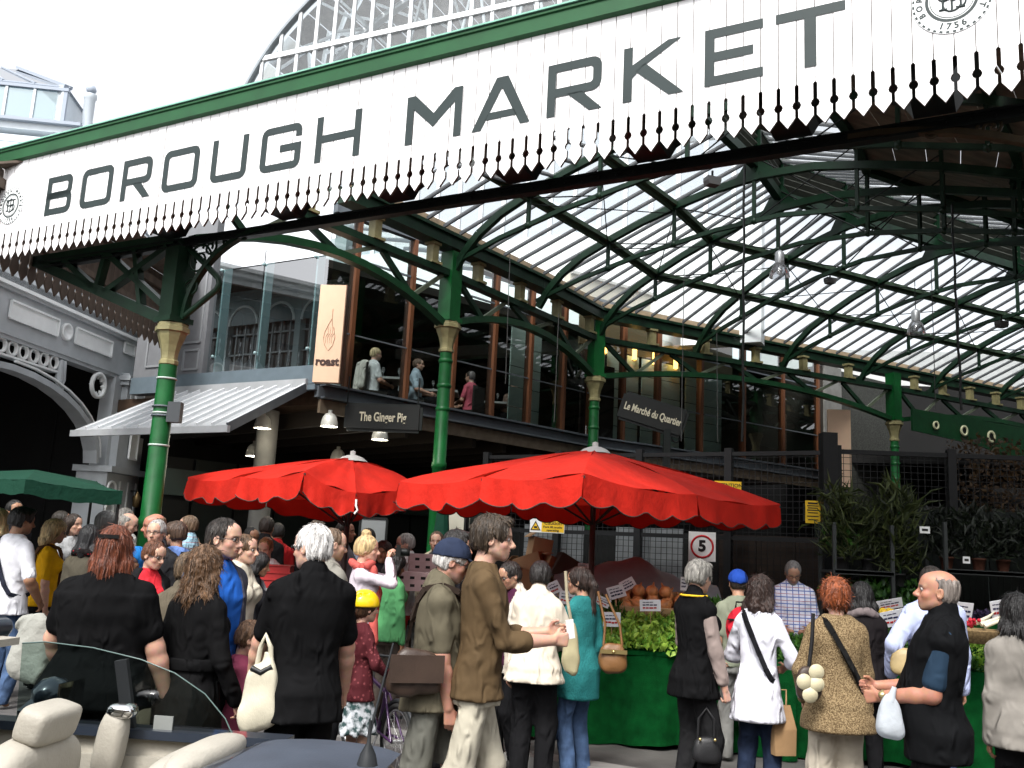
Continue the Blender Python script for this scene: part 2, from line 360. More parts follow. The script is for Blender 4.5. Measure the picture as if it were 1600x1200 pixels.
# ================================================================== LATTICE GIRDERS with cream pedestals
WEBL = mat('web_light_green_grey', (0.10, 0.12, 0.08), .5, var=.3)
def girder(P, Q, label, z0=5.04, z1=5.42, ped=1.2, ped_off=.4):
    d = (Q - P); L = d.length; d = d / L
    t = thing('lattice_girder', label, 'girder', tuple(P + Vector((0, 0, 5))), 0, 'green lattice girders between the columns')
    def X(s, z): p = P + d * s; return Vector((p.x, p.y, z))
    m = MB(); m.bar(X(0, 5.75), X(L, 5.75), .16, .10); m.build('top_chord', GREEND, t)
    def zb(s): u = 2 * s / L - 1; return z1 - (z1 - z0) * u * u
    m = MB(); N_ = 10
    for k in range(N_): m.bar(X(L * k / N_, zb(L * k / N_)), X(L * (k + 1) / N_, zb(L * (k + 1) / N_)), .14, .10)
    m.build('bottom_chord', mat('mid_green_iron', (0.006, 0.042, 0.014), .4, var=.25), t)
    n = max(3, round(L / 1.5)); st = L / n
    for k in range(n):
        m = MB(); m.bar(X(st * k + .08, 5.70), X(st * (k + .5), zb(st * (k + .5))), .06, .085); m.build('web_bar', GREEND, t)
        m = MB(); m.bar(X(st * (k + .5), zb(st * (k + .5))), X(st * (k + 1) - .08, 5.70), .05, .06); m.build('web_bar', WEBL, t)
    s = ped_off
    while s < L - .15:
        m = MB(); p = X(s, 5.80); dd = d; nn = Vector((dd.y, -dd.x, 0)) * -1
        m.frame(p + Vector((0, 0, .02)), dd * .11, nn * .11, Vector((0, 0, .02))); m.frame(p + Vector((0, 0, .17)), dd * .065, nn * .065, Vector((0, 0, .13))); m.frame(p + Vector((0, 0, .315)), dd * .09, nn * .09, Vector((0, 0, .02)))
        m.build('pedestal', CREAM, t); s += ped
girder(C1 + a1 * .12, C2 - a1 * .12, 'green lattice girder from the front column back to the column by the butcher sign', z0=4.95)
girder(C2 + a1 * .12, C3 - a1 * .12, 'green lattice girder in front of the diners in the restaurant window', ped_off=.55, z1=5.44)
girder(C3 + a2 * .12, C4 - a2 * .12, 'long green lattice girder below the amber wall lamps with seven cream pedestals', ped=1.31, ped_off=1.15)
girder(C4 + a2 * .12, C5, 'green lattice girder at the far right end of the eave', ped=1.0, ped_off=.6)
# green perforated spandrel plate far right
t = thing('spandrel_plate', 'green iron spandrel plate with three round cream rings at the far right', 'spandrel', tuple(C4 + Vector((0, 0, 4.4))))
pl = []; base = C4 + a2 * .3 + n2 * .25
def SX(s, z): p = base + a2 * s; return Vector((p.x, p.y, z))
top = [SX(s, 5.30) for s in (0, 2.5, 5.0, 7.5, 10)]
bot = [SX(s, z) for s, z in ((10, 3.95), (8.8, 4.3), (7.4, 4.45), (6.2, 4.25), (5.2, 3.85), (4.7, 3.85), (3.7, 4.45), (2.4, 4.68), (1.1, 4.75), (0, 4.8))]
m = MB(); m.prism(top + bot, n2 * -.04); m.build('plate', mat('mid_green_iron', (0.006, 0.042, 0.014), .4, var=.25), t)
RINGC = mat('ring_cream', (.55, .55, .35), .5)
for s, z, r in ((.75, 4.99, .10), (1.75, 4.97, .13), (2.75, 4.93, .15)):
    m = MB(); c = SX(s, z) + n2 * .03
    m.lathe(c, [(r * .62, 0), (r * .62, .03), (r, .03), (r, 0)], 16, axis=n2); m.build('ring', RINGC, t)
    m = MB(); m.lathe(c, [(0.001, .012), (r * .6, .012)], 16, axis=n2); m.build('hole_disc', BLACK, t)

# ================================================================== FRONT GIRDER behind the sign
t = thing('front_girder', 'black riveted iron girder running behind the bottom of the big sign', 'girder', tuple(sgn(0, 4.98, .75)))
m = MB(); L0, L1 = -3.05, 8.4
m.bar(sgn(L0, 4.905, .75), sgn(L1, 4.905, .75), .09, .018); m.bar(sgn(L0, 4.825, .75), sgn(L1, 4.825, .75), .09, .018); m.bar(sgn(L0, 4.865, .75), sgn(L1, 4.865, .75), .03, .07); m.build('flange', IRON, t)
m = MB()
k = L0 + .2
while k < L1: m.ball(sgn(k, 4.865, .73), .011, 6); k += .16
o = m.build('rivets', IRON, t); o['kind'] = 'stuff'
for px in (661, 815, 991, 1199, 1409, 500, 330):
    u = {661: 2.31, 815: 3.62, 991: 4.86, 1199: 6.0, 1409: 7.0, 500: .95, 330: -.75}[px]
    m = MB(); m.prism([sgn(u - .14, 4.92, .70), sgn(u + .14, 4.92, .70), sgn(u + .19, 5.0, .70), sgn(u + .40, 5.13, .70), sgn(u - .40, 5.13, .70), sgn(u - .19, 5.0, .70)], SN * -.58); m.build('gutter_outlet', IRON, t)
# raking struts left of the front column
t = thing('cantilever_truss', 'dark cantilever truss with crossed braces left of the front column', 'truss', tuple(C1 + Vector((0, 0, 4))))
def CL(s, z, o=.0): p = C1 - asn * s + SN * o; return Vector((p.x, p.y, z))
for p, q, w_ in ((CL(0.1, 3.98), CL(2.6, 4.93), .12), (CL(.1, 4.93), CL(2.6, 4.93), .12), (CL(.15, 4.15), CL(1.25, 4.9), .07), (CL(.2, 4.85), CL(1.2, 4.40), .07), (CL(1.25, 4.9), CL(1.35, 4.42), .07), (CL(1.3, 4.42), CL(2.0, 4.88), .07), (CL(.55, 4.2), CL(.75, 4.88), .06)):
    m = MB(); m.bar(p, q, .09, w_); m.build('brace', GREEND, t)
m = MB(); m.tube([CL(.05, 4.92), CL(-.35, 4.62), CL(-.62, 4.40), CL(-.64, 4.33), CL(-.6, 4.27), CL(-.1, 3.98)], .035, 8); m.build('rain_pipe', GREEND, t)
# ornamental scroll spandrels
def scroll(c, X, r, turns=1.6, flip=1):
    pts = []
    for k in range(26):
        a = k / 25 * turns * 2 * math.pi; rr = r * (1 - .78 * k / 25); pts.append(c + X * (math.cos(a) * rr * flip) + Vector((0, 0, math.sin(a) * rr)))
    return pts
def spandrel(P, X, z0, z1, span, label, m_=GREEND):
    t = thing('scroll_bracket', label, 'bracket', tuple(P) + () if len(P) == 3 else P, 0, 'ornamental scroll brackets under the sign girder')
    def Q(s, z): p = P + X * s; return Vector((p.x, p.y, z))
    m = MB(); arc = [Q(.05 + span * (1 - math.cos(k / 12 * math.pi / 2)), z0 + (z1 - z0) * math.sin(k / 12 * math.pi / 2)) for k in range(13)]
    for p, q in zip(arc, arc[1:]): m.bar(p, q, .07, .05)
    m.build('arch_bar', m_, t)
    h = z1 - z0
    for (s, z, r, f) in ((.16, z0 + h * .72, .17, 1), (.30, z1 - .13, .10, -1), (.10, z0 + h * .38, .10, -1), (.52, z1 - .09, .075, 1), (.72, z1 - .06, .05, -1)):
        s *= span / 1.0
        m = MB(); m.tube(scroll(Q(s, z), X, r * min(1.2, span), flip=f), .014, 5); m.build('scroll', m_, t)
    return t
spandrel(C1 + Vector((0, 0, 0)) + asn * .1, asn, 3.98, 4.9, 1.15, 'dark green iron scroll bracket springing right from the front column')
RUST = mat('rusty_green', (0.05, 0.035, 0.018), .6, var=.4)
spandrel(C1 + asn * 9.05 + Vector((0, 0, 0)), -asn, 3.75, 4.88, 1.9, 'rusty scroll bracket under the girder at the upper right', RUST)

# ================================================================== LEFT VALANCE, CANOPY ROOF OVER THE LEFT WING
VAL0 = Vector((-6.16, 10.25, 0)); VALD = azd(5.0); VALN = azd(95)
canopy = thing('canopy_roof', 'narrow boarded canopy edge above the left side valance', 'roof', (-5.8, 12, 5.8))
for k in range(12):
    f0, f1 = k / 12, (k + .97) / 12
    L_ = VAL0 + VALD * (4.7 * f0); L2 = VAL0 + VALD * (4.7 * f1)
    Q = [Vector((L_.x + .02, L_.y, 5.80)), Vector((L2.x + .02, L2.y, 5.80)), Vector((L2.x + .5, L2.y, 5.86)), Vector((L_.x + .5, L_.y, 5.86))]
    m = MB(); m.add(Q + [q + Vector((0, 0, .03)) for q in Q], [(0, 1, 2, 3), (7, 6, 5, 4), (0, 4, 5, 1), (1, 5, 6, 2), (2, 6, 7, 3), (3, 7, 4, 0)]); m.build('roof_board', BROWNW, canopy)
# ================================================================== BIG SIGN
RZS = math.atan2(asn.y, asn.x)
sign = thing('market_sign', 'huge white boarded sign with green lettering and pointed board ends along the roof', 'sign', (SP.x, SP.y, 0), RZS)
def board_poly(h, ztop, tip=4.665, notch=4.735, slot=4.985, circ=4.825):
    R = []   # right side going down
    R += [(h, ztop), (h, slot), (h - .011, slot - .012), (h - .011, circ + .03), (h - .020, circ + .022), (h - .028, circ), (h - .020, circ - .022), (h - .008, circ - .03), (h - .008, notch)]
    L = [(-x, z) for x, z in reversed(R)]
    return R + [(0, tip)] + L
def board_mesh(name, h, ztop, off=0.0):
    m = MB(); P = [(x, -.012, z) for x, z in board_poly(h, ztop)]
    m.prism(P, (0, .024, 0), 0, 1)
    # chamfer hint: narrow v-groove is the gap between boards
    return m.mesh(name, [WHITE, BROWNW], None, True)
bm_ = board_mesh('board', .0600, 5.865)
u = -2.965
while u < 8.3:
    o = link_mesh('board', bm_, sign); o.location = (u, rnd.uniform(-.0015, .0015), 0); u += .1259
m = MB(); m.box((2.65, .05, 5.40), (11.3, .05, .7)); m.box((2.65, .05, 5.15), (11.3, .04, .10)); m.build('backing_rail', BROWNW, sign, True)
# green cornice with a lighter top edge
GREENC = mat('cornice_green', (0.010, 0.070, 0.022), .5, var=.2, vscale=3)
m = MB(); prof = [(-.02, 5.855), (-.06, 5.87), (-.06, 5.99), (-.075, 6.0), (-.075, 6.02), (.25, 6.04), (.25, 5.855)]
L0, L1 = -3.1, 8.5
m.prism([(L0, y, z) for y, z in prof], (L1 - L0, 0, 0)); m.build('cornice', GREENC, sign, True)
m = MB(); m.box((2.7, .06, 6.04), (11.6, .30, .015)); m.build('lead_flashing', mat('pale_green_edge', (.20, .42, .33), .6, var=.2), sign, True)
# --- lettering, built from strokes in a wide squared face
ZB, LH, TH = 5.10, .455, .075
def rrect(x0, z0, x1, z1, r, n=5, cor=(1, 1, 1, 1)):
    P = []
    for (cx, cz, a0, on) in ((x1 - r, z1 - r, 0, cor[0]), (x0 + r, z1 - r, 90, cor[1]), (x0 + r, z0 + r, 180, cor[2]), (x1 - r, z0 + r, 270, cor[3])):
        for k in range(n + 1):
            a = R_(a0 + 90 * k / n)
            if on: P.append((cx + r * math.cos(a), cz + r * math.sin(a)))
            else:
                sx, sz = (1 if a0 in (0, 270) else -1), (1 if a0 in (0, 90) else -1); P.append((cx + r * sx, cz + r * sz))
    return P
def ring2d(m, x0, z0, x1, z1, r, th, cor=(1, 1, 1, 1), keep=None):
    O = rrect(x0, z0, x1, z1, r, cor=cor); I = rrect(x0 + th, z0 + th, x1 - th, z1 - th, max(.004, r - th * .75), cor=cor); n = len(O)
    y = -.0165; V = [(x, y, z) for x, z in O] + [(x, y, z) for x, z in I]
    F = [(i, (i + 1) % n, n + (i + 1) % n, n + i) for i in range(n)]
    if keep: F = [f for f in F if keep(sum(V[i][0] for i in f) / 4, sum(V[i][2] for i in f) / 4)]
    m.add(V, F)
def pl2d(m, pts, rev=False): m.add([(x, -.0165, z) for x, z in pts], [tuple(range(len(pts)))])
def stroke2d(m, P, h_):
    V = []
    for i, (x, z) in enumerate(P):
        a, b = P[max(0, i - 1)], P[min(len(P) - 1, i + 1)]; d1, d2 = Vector((x - a[0], z - a[1])), Vector((b[0] - x, b[1] - z)); d1 = d1.normalized() if d1.length > 1e-6 else d2.normalized(); d2 = d2.normalized() if d2.length > 1e-6 else d1; n_ = (Vector((-d1.y, d1.x)) + Vector((-d2.y, d2.x))).normalized(); k_ = h_ / max(.5, n_.dot(Vector((-d1.y, d1.x)))); V += [(x + n_.x * k_, -.0165, z + n_.y * k_), (x - n_.x * k_, -.0165, z - n_.y * k_)]
    m.add(V, [(2 * i, 2 * i + 1, 2 * i + 3, 2 * i + 2) for i in range(len(P) - 1)])
def letter(ch, x0, x1):
    m = MB(); z0, z1 = ZB, ZB + LH; t = TH; zm = (z0 + z1) / 2; r = .085; w_ = x1 - x0
    bx = lambda a, b, c, d: pl2d(m, [(a, b), (c, b), (c, d), (a, d)])
    if ch == 'O': ring2d(m, x0, z0, x1, z1, r, t)
    if ch == 'B':
        ring2d(m, x0, z0, x1, zm + t * .45, r, t, (1, 0, 0, 1)); ring2d(m, x0, zm - t * .45, x1 - .012, z1, r, t, (1, 0, 0, 1))
    if ch in 'R':
        zq = z0 + LH * .36
        ring2d(m, x0, zq, x1 - .01, z1, r, t, (1, 0, 0, 1)); bx(x0, z0, x0 + t, zq); pl2d(m, [(x0 + w_ * .36, zq + t * .2), (x1 - .11, z0), (x1 + .0, z0), (x0 + w_ * .36 + .13, zq + t * .2)])
    if ch == 'U':
        h_ = t / 2; q = r - h_; cx0, cx1, cz0 = x0 + r, x1 - r, z0 + r
        stroke2d(m, [(x0 + h_, z1)] + [(cx0 + q * math.cos(R_(a)), cz0 + q * math.sin(R_(a))) for a in range(180, 271, 18)] + [(cx1 + q * math.cos(R_(a)), cz0 + q * math.sin(R_(a))) for a in range(270, 361, 18)] + [(x1 - h_, z1)], h_)
    if ch == 'G':
        h_ = t / 2; q = r - h_; cx0, cx1, cz0, cz1 = x0 + r, x1 - r, z0 + r, z1 - r
        P = [(x1 - h_, z1 - LH * .30)] + [(cx1 + q * math.cos(R_(a)), cz1 + q * math.sin(R_(a))) for a in range(0, 91, 18)] + [(cx0 + q * math.cos(R_(a)), cz1 + q * math.sin(R_(a))) for a in range(90, 181, 18)] + [(cx0 + q * math.cos(R_(a)), cz0 + q * math.sin(R_(a))) for a in range(180, 271, 18)] + [(cx1 + q * math.cos(R_(a)), cz0 + q * math.sin(R_(a))) for a in range(270, 361, 18)] + [(x1 - h_, zm - h_ * .2), (x0 + w_ * .48, zm - h_ * .2)]
        stroke2d(m, P, h_)
    if ch == 'H': bx(x0, z0, x0 + t, z1); bx(x1 - t, z0, x1, z1); bx(x0 + t, zm - t / 2, x1 - t, zm + t / 2)
    if ch == 'M':
        bx(x0, z0, x0 + t, z1); bx(x1 - t, z0, x1, z1); xm = (x0 + x1) / 2; zv = z0 + LH * .28
        pl2d(m, [(x0 + t, z1), (x0 + t, z1 - .13), (xm, zv), (xm, zv + .13), (x0 + t + .012, z1)]); pl2d(m, [(x1 - t, z1), (x1 - t - .012, z1), (xm, zv + .13), (xm, zv), (x1 - t, z1 - .13)])
    if ch == 'A':
        xm = (x0 + x1) / 2; hw = .055
        pl2d(m, [(x0, z0), (x0 + .09, z0), (xm + .0, z1 - .10), (xm, z1), (xm - hw, z1)]); pl2d(m, [(x1, z0), (xm + hw, z1), (xm, z1), (xm, z1 - .10), (x1 - .09, z0)])
        pl2d(m, [(x0 + w_ * .22, z0 + .085), (x1 - w_ * .22, z0 + .085), (x1 - w_ * .29, z0 + .085 + t * .85), (x0 + w_ * .29, z0 + .085 + t * .85)])
    if ch == 'K':
        bx(x0, z0, x0 + t, z1); pl2d(m, [(x0 + t, zm - .035), (x0 + t + .085, zm + .045), (x1 - .02, z1), (x1 - .13, z1), (x0 + t, zm + .075)])
        pl2d(m, [(x0 + t + .02, zm + .02), (x1 - .12, z0), (x1, z0), (x0 + t + .10, zm + .075)])
    if ch == 'E': bx(x0, z0, x0 + t, z1); bx(x0 + t, z1 - t, x1, z1); bx(x0 + t, z0, x1, z0 + t); bx(x0 + t, zm - t / 2, x1 - .07, zm + t / 2)
    if ch == 'T': bx(x0, z1 - t, x1, z1); bx((x0 + x1) / 2 - t * .55, z0, (x0 + x1) / 2 + t * .55, z1 - t)
    o = m.build('letter', LETTER, sign, True)
    return o
for ch, a, b in (('B', -2.10, -1.66), ('O', -1.505, -1.002), ('R', -.851, -.392), ('O', -.23, .283), ('U', .46, .94), ('G', 1.114, 1.618), ('H', 1.796, 2.315),
                 ('M', 2.813, 3.386), ('A', 3.494, 4.047), ('R', 4.196, 4.68), ('K', 4.852, 5.341), ('E', 5.498, 5.929), ('T', 6.02, 6.498)): letter(ch, a, b)
# --- round seals: two rings of lettering round a monogram
SEALP = mat('seal_pale', (.78, .80, .80), .8, spec=.05)
def seal(u, z, r):
    m = MB(); m.lathe((u, -.014, z), [(.001, 0.006), (r, .006), (r, 0)], 40, smooth=False, axis=(0, -1, 0)); s = m.build('seal', SEALP, sign, True)
    def ringband(ra, rb, nm, y=-.022, dash=0):
        m = MB(); N_ = 72
        for k in range(N_):
            if dash and k % 2: continue
            a, b = 2 * math.pi * k / N_, 2 * math.pi * (k + 1) / N_
            m.quad(*[(u + rr * math.cos(t), y, z + rr * math.sin(t)) for rr, t in ((ra, a), (rb, a), (rb, b), (ra, b))])
        m.build(nm, LETTER, s, True)
    ringband(r * .93, r * .985, 'rope_border', dash=1); ringband(r * .58, r * .66, 'inner_ring'); ringband(r * .53, r * .55, 'inner_ring')
    def arc_text(txt, rad, size, a0, a1_, flip=False):
        for i, ch in enumerate(txt):
            if ch == ' ': continue
            a = R_(a0 + (a1_ - a0) * i / max(1, len(txt) - 1)); up = Vector((math.cos(a), 0, math.sin(a))) * (-1 if flip else 1)
            M = Matrix.Translation((u + rad * math.cos(a), -.021, z + rad * math.sin(a))) @ plane_m((0, 0, 0), Vector((up.z, 0, -up.x)), up)
            text_mesh('seal_letter', ch, size, LETTER, ROOT[sign] @ M, s, .001, .002)
    arc_text('BOROUGH MARKET', r * .80, r * .22, 205, -25); arc_text('1756', r * .80, r * .25, 250, 290, True)
    # monogram: interlaced strokes with curls
    m = MB(); q = r * .40
    for pts in (((-.55, -.7), (-.55, .75)), ((.55, -.7), (.55, .75)), ((-.9, .75), (.9, .75)), ((-.55, 0), (.55, .05)), ((0, -.9), (0, .95)), ((-.8, -.7), (-.3, -.7)), ((.3, -.7), (.8, -.7))):
        m.tube([(u + x * q, -.022, z + y * q) for x, y in pts], q * .075, 5)
    for cx, cz, rr, a0, a1_ in ((0, .35, .5, -90, 190), (0, -.35, .55, -200, 60), (-.45, .35, .4, 60, 300), (.45, -.3, .4, -120, 120)):
        m.tube([(u + (cx + rr * math.cos(R_(a0 + (a1_ - a0) * k / 12))) * q, -.022, z + (cz + rr * math.sin(R_(a0 + (a1_ - a0) * k / 12))) * q) for k in range(13)], q * .065, 5)
    m.build('monogram', LETTER, s, True)
seal(7.165, 5.385, .245); seal(-2.735, 5.315, .225)
# ================================================================== side valance (seen from its unpainted back)
val = thing('side_valance', 'brown backed valance with slotted pointed boards along the left canopy edge', 'valance', (VAL0.x, VAL0.y, 0), math.atan2(VALD.y, VALD.x))
# its local +y points left (outwards); paint that side white
def vboard():
    m = MB(); P = [(x, .012, z) for x, z in board_poly(.087, 5.80, 4.63, 4.73, 5.02, 4.84)]; m.prism(P, (0, -.024, 0), 0, 1); return m.mesh('board', [WHITE, BROWNW], None, True)
vm = vboard(); k = 0
while k * .18 < 4.6:
    o = link_mesh('board', vm, val); o.location = (k * .18 + .09, rnd.uniform(-.0015, .0015), 0); k += 1
m = MB(); m.box((2.35, -.05, 5.6), (4.7, .06, .12)); m.box((2.35, -.05, 5.15), (4.7, .05, .08)); m.build('backing_rail', BROWNW, val, True)
# ================================================================== RESTAURANT (upper floor behind glass) AND ITS FACADE
GLASSW = glassmat('window_glass', (0.58, 0.66, 0.65), 2.6)
GLASSF = glassmat('facade_glass', (0.66, 0.76, 0.77), 1.3)
GLASSF2 = glassmat('facade_glass_lower', (0.62, 0.70, 0.71), 0.35)
GREENPANEL = mat('etched_green_glass', (0.50, 0.62, 0.56), .35, var=.08, vscale=1.5)
INT = mat('restaurant_wall', (0.03, 0.025, 0.02), .8, var=.2)
PARQ = mat('restaurant_floor', (0.07, 0.045, 0.03), .5, var=.3)
BEIGEW = mat('beige_render', (0.56, 0.53, 0.43), .8, var=.08, vscale=2)
SPANB = mat('spandrel_blue_grey', (0.12, 0.155, 0.18), .45, var=.1)
ra = (W1 - W0).normalized(); rb = (W2 - W1).normalized()
rna = Vector((-ra.y, ra.x, 0)); rnb = Vector((-rb.y, rb.x, 0))     # into the building
bld = thing('restaurant_building', 'glass fronted upstairs restaurant with orange timber mullions behind the hall columns', 'building', (W0.x, W0.y, 0))
def WP(seg, t, z, o=0.0):
    p = (W0 + ra * t + rna * o) if seg == 0 else (W1 + rb * t + rnb * o); return Vector((p.x, p.y, z))
LA, LB = (W1 - W0).length, (W2 - W1).length
ZF, ZT = 3.90, 6.62
for seg, L in ((0, LA), (1, LB)):
    m = MB(); m.bar(WP(seg, -.05 if seg == 0 else 0, 3.83, 0), WP(seg, L, 3.83, 0), .10, .16); m.bar(WP(seg, 0, 3.93, -.06), WP(seg, L, 3.93, -.06), .20, .03); m.bar(WP(seg, 0, 3.745, -.06), WP(seg, L, 3.745, -.06), .20, .03); m.build('edge_beam', STEEL, bld)
    m = MB(); m.bar(WP(seg, 0, 3.62, -.02), WP(seg, L, 3.62, -.02), .06, .20); m.build('timber_fascia', mat('fascia_wood', (.13, .10, .07), .6, var=.3), bld)
    m = MB(); m.bar(WP(seg, 0, ZT + .06, 0), WP(seg, L, ZT + .06, 0), .12, .12); m.build('head_beam', STEEL, bld)
mulA = [0.47, 1.6, 2.6, 3.55, 4.5, 5.45]; mulB = [.15, 1.0, 2.0, 3.3, 4.7, 6.1, 7.45]
for seg, L, mul in ((0, LA, mulA), (1, LB, mulB)):
    for t in mul:
        m = MB(); d = ra if seg == 0 else rb; nn = rna if seg == 0 else rnb
        p = WP(seg, t, (ZF + ZT) / 2, .02); m.frame(p, d * .035, nn * .08, Vector((0, 0, (ZT - ZF) / 2))); m.build('mullion', WOODO, bld)
    ts = [0.0] + mul + [L]
    for t0_, t1_ in zip(ts, ts[1:]):
        if t1_ - t0_ < .1: continue
        for z0, z1 in ((3.95, 4.78), (4.80, 5.98), (6.0, 6.6)):
            m = MB(); m.quad(WP(seg, t0_ + .04, z0), WP(seg, t1_ - .04, z0), WP(seg, t1_ - .04, z1), WP(seg, t0_ + .04, z1)); m.build('window_pane', GLASSW, bld)
        m = MB(); m.bar(WP(seg, t0_ + .04, 4.79, -.02), WP(seg, t1_ - .04, 4.79, -.02), .02, .022); m.build('glazing_rail', STEEL, bld)
        m = MB(); m.bar(WP(seg, t0_ + .04, 5.99, 0), WP(seg, t1_ - .04, 5.99, 0), .03, .03); m.build('glazing_rail', STEEL, bld)
# floors, inner walls, ceiling
far0, far1, far2 = WP(0, 0, 0, 7.5), WP(0, LA, 0, 6.5), WP(1, LB, 0, 5.0)
FL = Vector((-6.9, 15.85, 0)); FLB = FL + Vector((1.5, 6.5, 0))
def slab(nm, pts, z, th, m_): m = MB(); m.prism([(p.x, p.y, z) for p in pts], (0, 0, th)); m.build(nm, m_, bld)
outline = [W0, WP(0, LA, 0), WP(1, LB, 0), far2, far1, far0, FLB, FL]
slab('floor_slab', [p + (Vector((.05, .1, 0)) if i == 0 else Vector()) for i, p in enumerate(outline)], 3.66, .22, PARQ)
slab('ceiling_slab', [WP(0, .4, 0, 2.1), WP(0, LA, 0, 1.6), WP(1, LB, 0, 1.1), far2, far1, far0], 6.45, .15, INT)
for p, q in ((far0, far1), (far1, far2), (far0, FLB), (far2, WP(1, LB, 0))):
    m = MB(); m.bar((p.x, p.y, 5.2), (q.x, q.y, 5.2), .15, 2.7); m.build('inner_wall', INT, bld)
# etched pale green glass panels close behind the second half of the glazing
for seg, t0_, t1_ in ((0, 4.55, 5.40), (1, 0.25, .95), (1, 1.05, 1.95), (1, 2.05, 3.22), (1, 3.4, 4.6)):
    for k in range(5):
        if seg == 1 and t0_ == .25: break
        m = MB(); z = 3.95 + .39 * k; p, q = WP(seg, t0_, z + .19, .55), WP(seg, t1_, z + .19, .55); m.bar(p, q, .02, .375); m.build('etched_panel', GREENPANEL, bld)
m = MB(); m.bar(WP(1, .3, 4.85, .5), WP(1, .9, 4.85, .5), .06, 1.9); m.bar(WP(1, .45, 4.7, .3), WP(1, .9, 4.7, .3), .3, 1.5); m.build('service_door', mat('dark_door', (.03, .02, .017), .5), bld)
m = MB(); m.bar(WP(1, 0.3, 6.3, .6), WP(1, 5.0, 6.3, .6), .06, .75); m.build('bulkhead', mat('bulkhead_tan', (.13, .10, .055), .7), bld)
for t in (1.0, 2.9): 
    m = MB(); p = WP(1, t, 5.2, .75); m.box(p, (.22, .22, 2.6)); m.build('concrete_column', CONC, bld)
# pale parapet wall seen through the hall roof, and roof lights above the diners
for seg, t0_, t1_, h in ((0, 3.7, LA, 7.05), (1, 0, 4.6, 7.35)):
    m = MB(); m.bar(WP(seg, t0_, (6.8 + h) / 2, .7), WP(seg, t1_, (6.8 + h) / 2, .7), .2, h - 6.75); m.build('parapet_wall', BEIGEW, bld)
    m = MB(); m.bar(WP(seg, t0_, h + .03, .68), WP(seg, t1_, h + .03, .68), .3, .06); m.build('parapet_coping', mat('coping', (.5, .5, .47), .7), bld)
m = MB(); 
m.quad(WP(0, .1, ZT + .12, 0), WP(0, LA, ZT + .12, 0), WP(0, LA, 7.3, 1.9), WP(0, .1, 7.3, 2.3)); m.build('roof_light', GL_ROOF, bld)
for k in range(9):
    t = .1 + k * .74; m = MB(); m.bar(WP(0, t, ZT + .14, 0), WP(0, t, 7.3, 2.1), .05, .07); m.build('roof_bar', SPANB, bld)
# amber wall lamps (lit)
AMB = mat('amber_glow', (.9, .5, .12), .5, emit=((1, .52, .12), 3.2))
for t in (.85, 1.70, 2.30, 2.95):
    l = thing('wall_lamp', {.85: 'first', 1.70: 'second', 2.30: 'third', 2.95: 'last'}[t] + ' amber cylinder lamp from the green column on the upstairs wall', 'lamp', tuple(WP(1, t, 5.78, .42)), 0, 'amber lamps along the upstairs wall')
    m = MB(); m.lathe((0, 0, 0), [(.05, 0), (.05, .26)], 10); m.build('shade', AMB, l, True)
    m = MB(); m.bar((0, 0, .13), (-.0, .1, .13), .03, .03); m.lathe((0, 0, -.015), [(.052, 0), (.052, .015)], 10); m.build('bracket', STEEL, l, True)
# ground floor below: columns, back walls, hanging dome lamps
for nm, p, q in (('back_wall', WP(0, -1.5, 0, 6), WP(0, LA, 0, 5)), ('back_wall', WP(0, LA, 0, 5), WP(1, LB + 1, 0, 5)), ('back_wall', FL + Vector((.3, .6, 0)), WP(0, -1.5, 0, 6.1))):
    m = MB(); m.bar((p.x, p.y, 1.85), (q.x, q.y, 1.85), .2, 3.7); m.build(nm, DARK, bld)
m = MB(); z = 3.5
for k in range(9): m.bar(WP(0, .3 + k * .75, z, .1), WP(0, .3 + k * .75, z, 6), .10, .24)
o = m.build('ceiling_joists', mat('joist', (.016, .012, .009), .8), bld); o['kind'] = 'stuff'
for p in ((-3.72, 14.2),):
    m = MB(); m.lathe((p[0], p[1], 0), [(.16, 0), (.16, 3.6)], 16); m.build('concrete_column', CONC, bld)
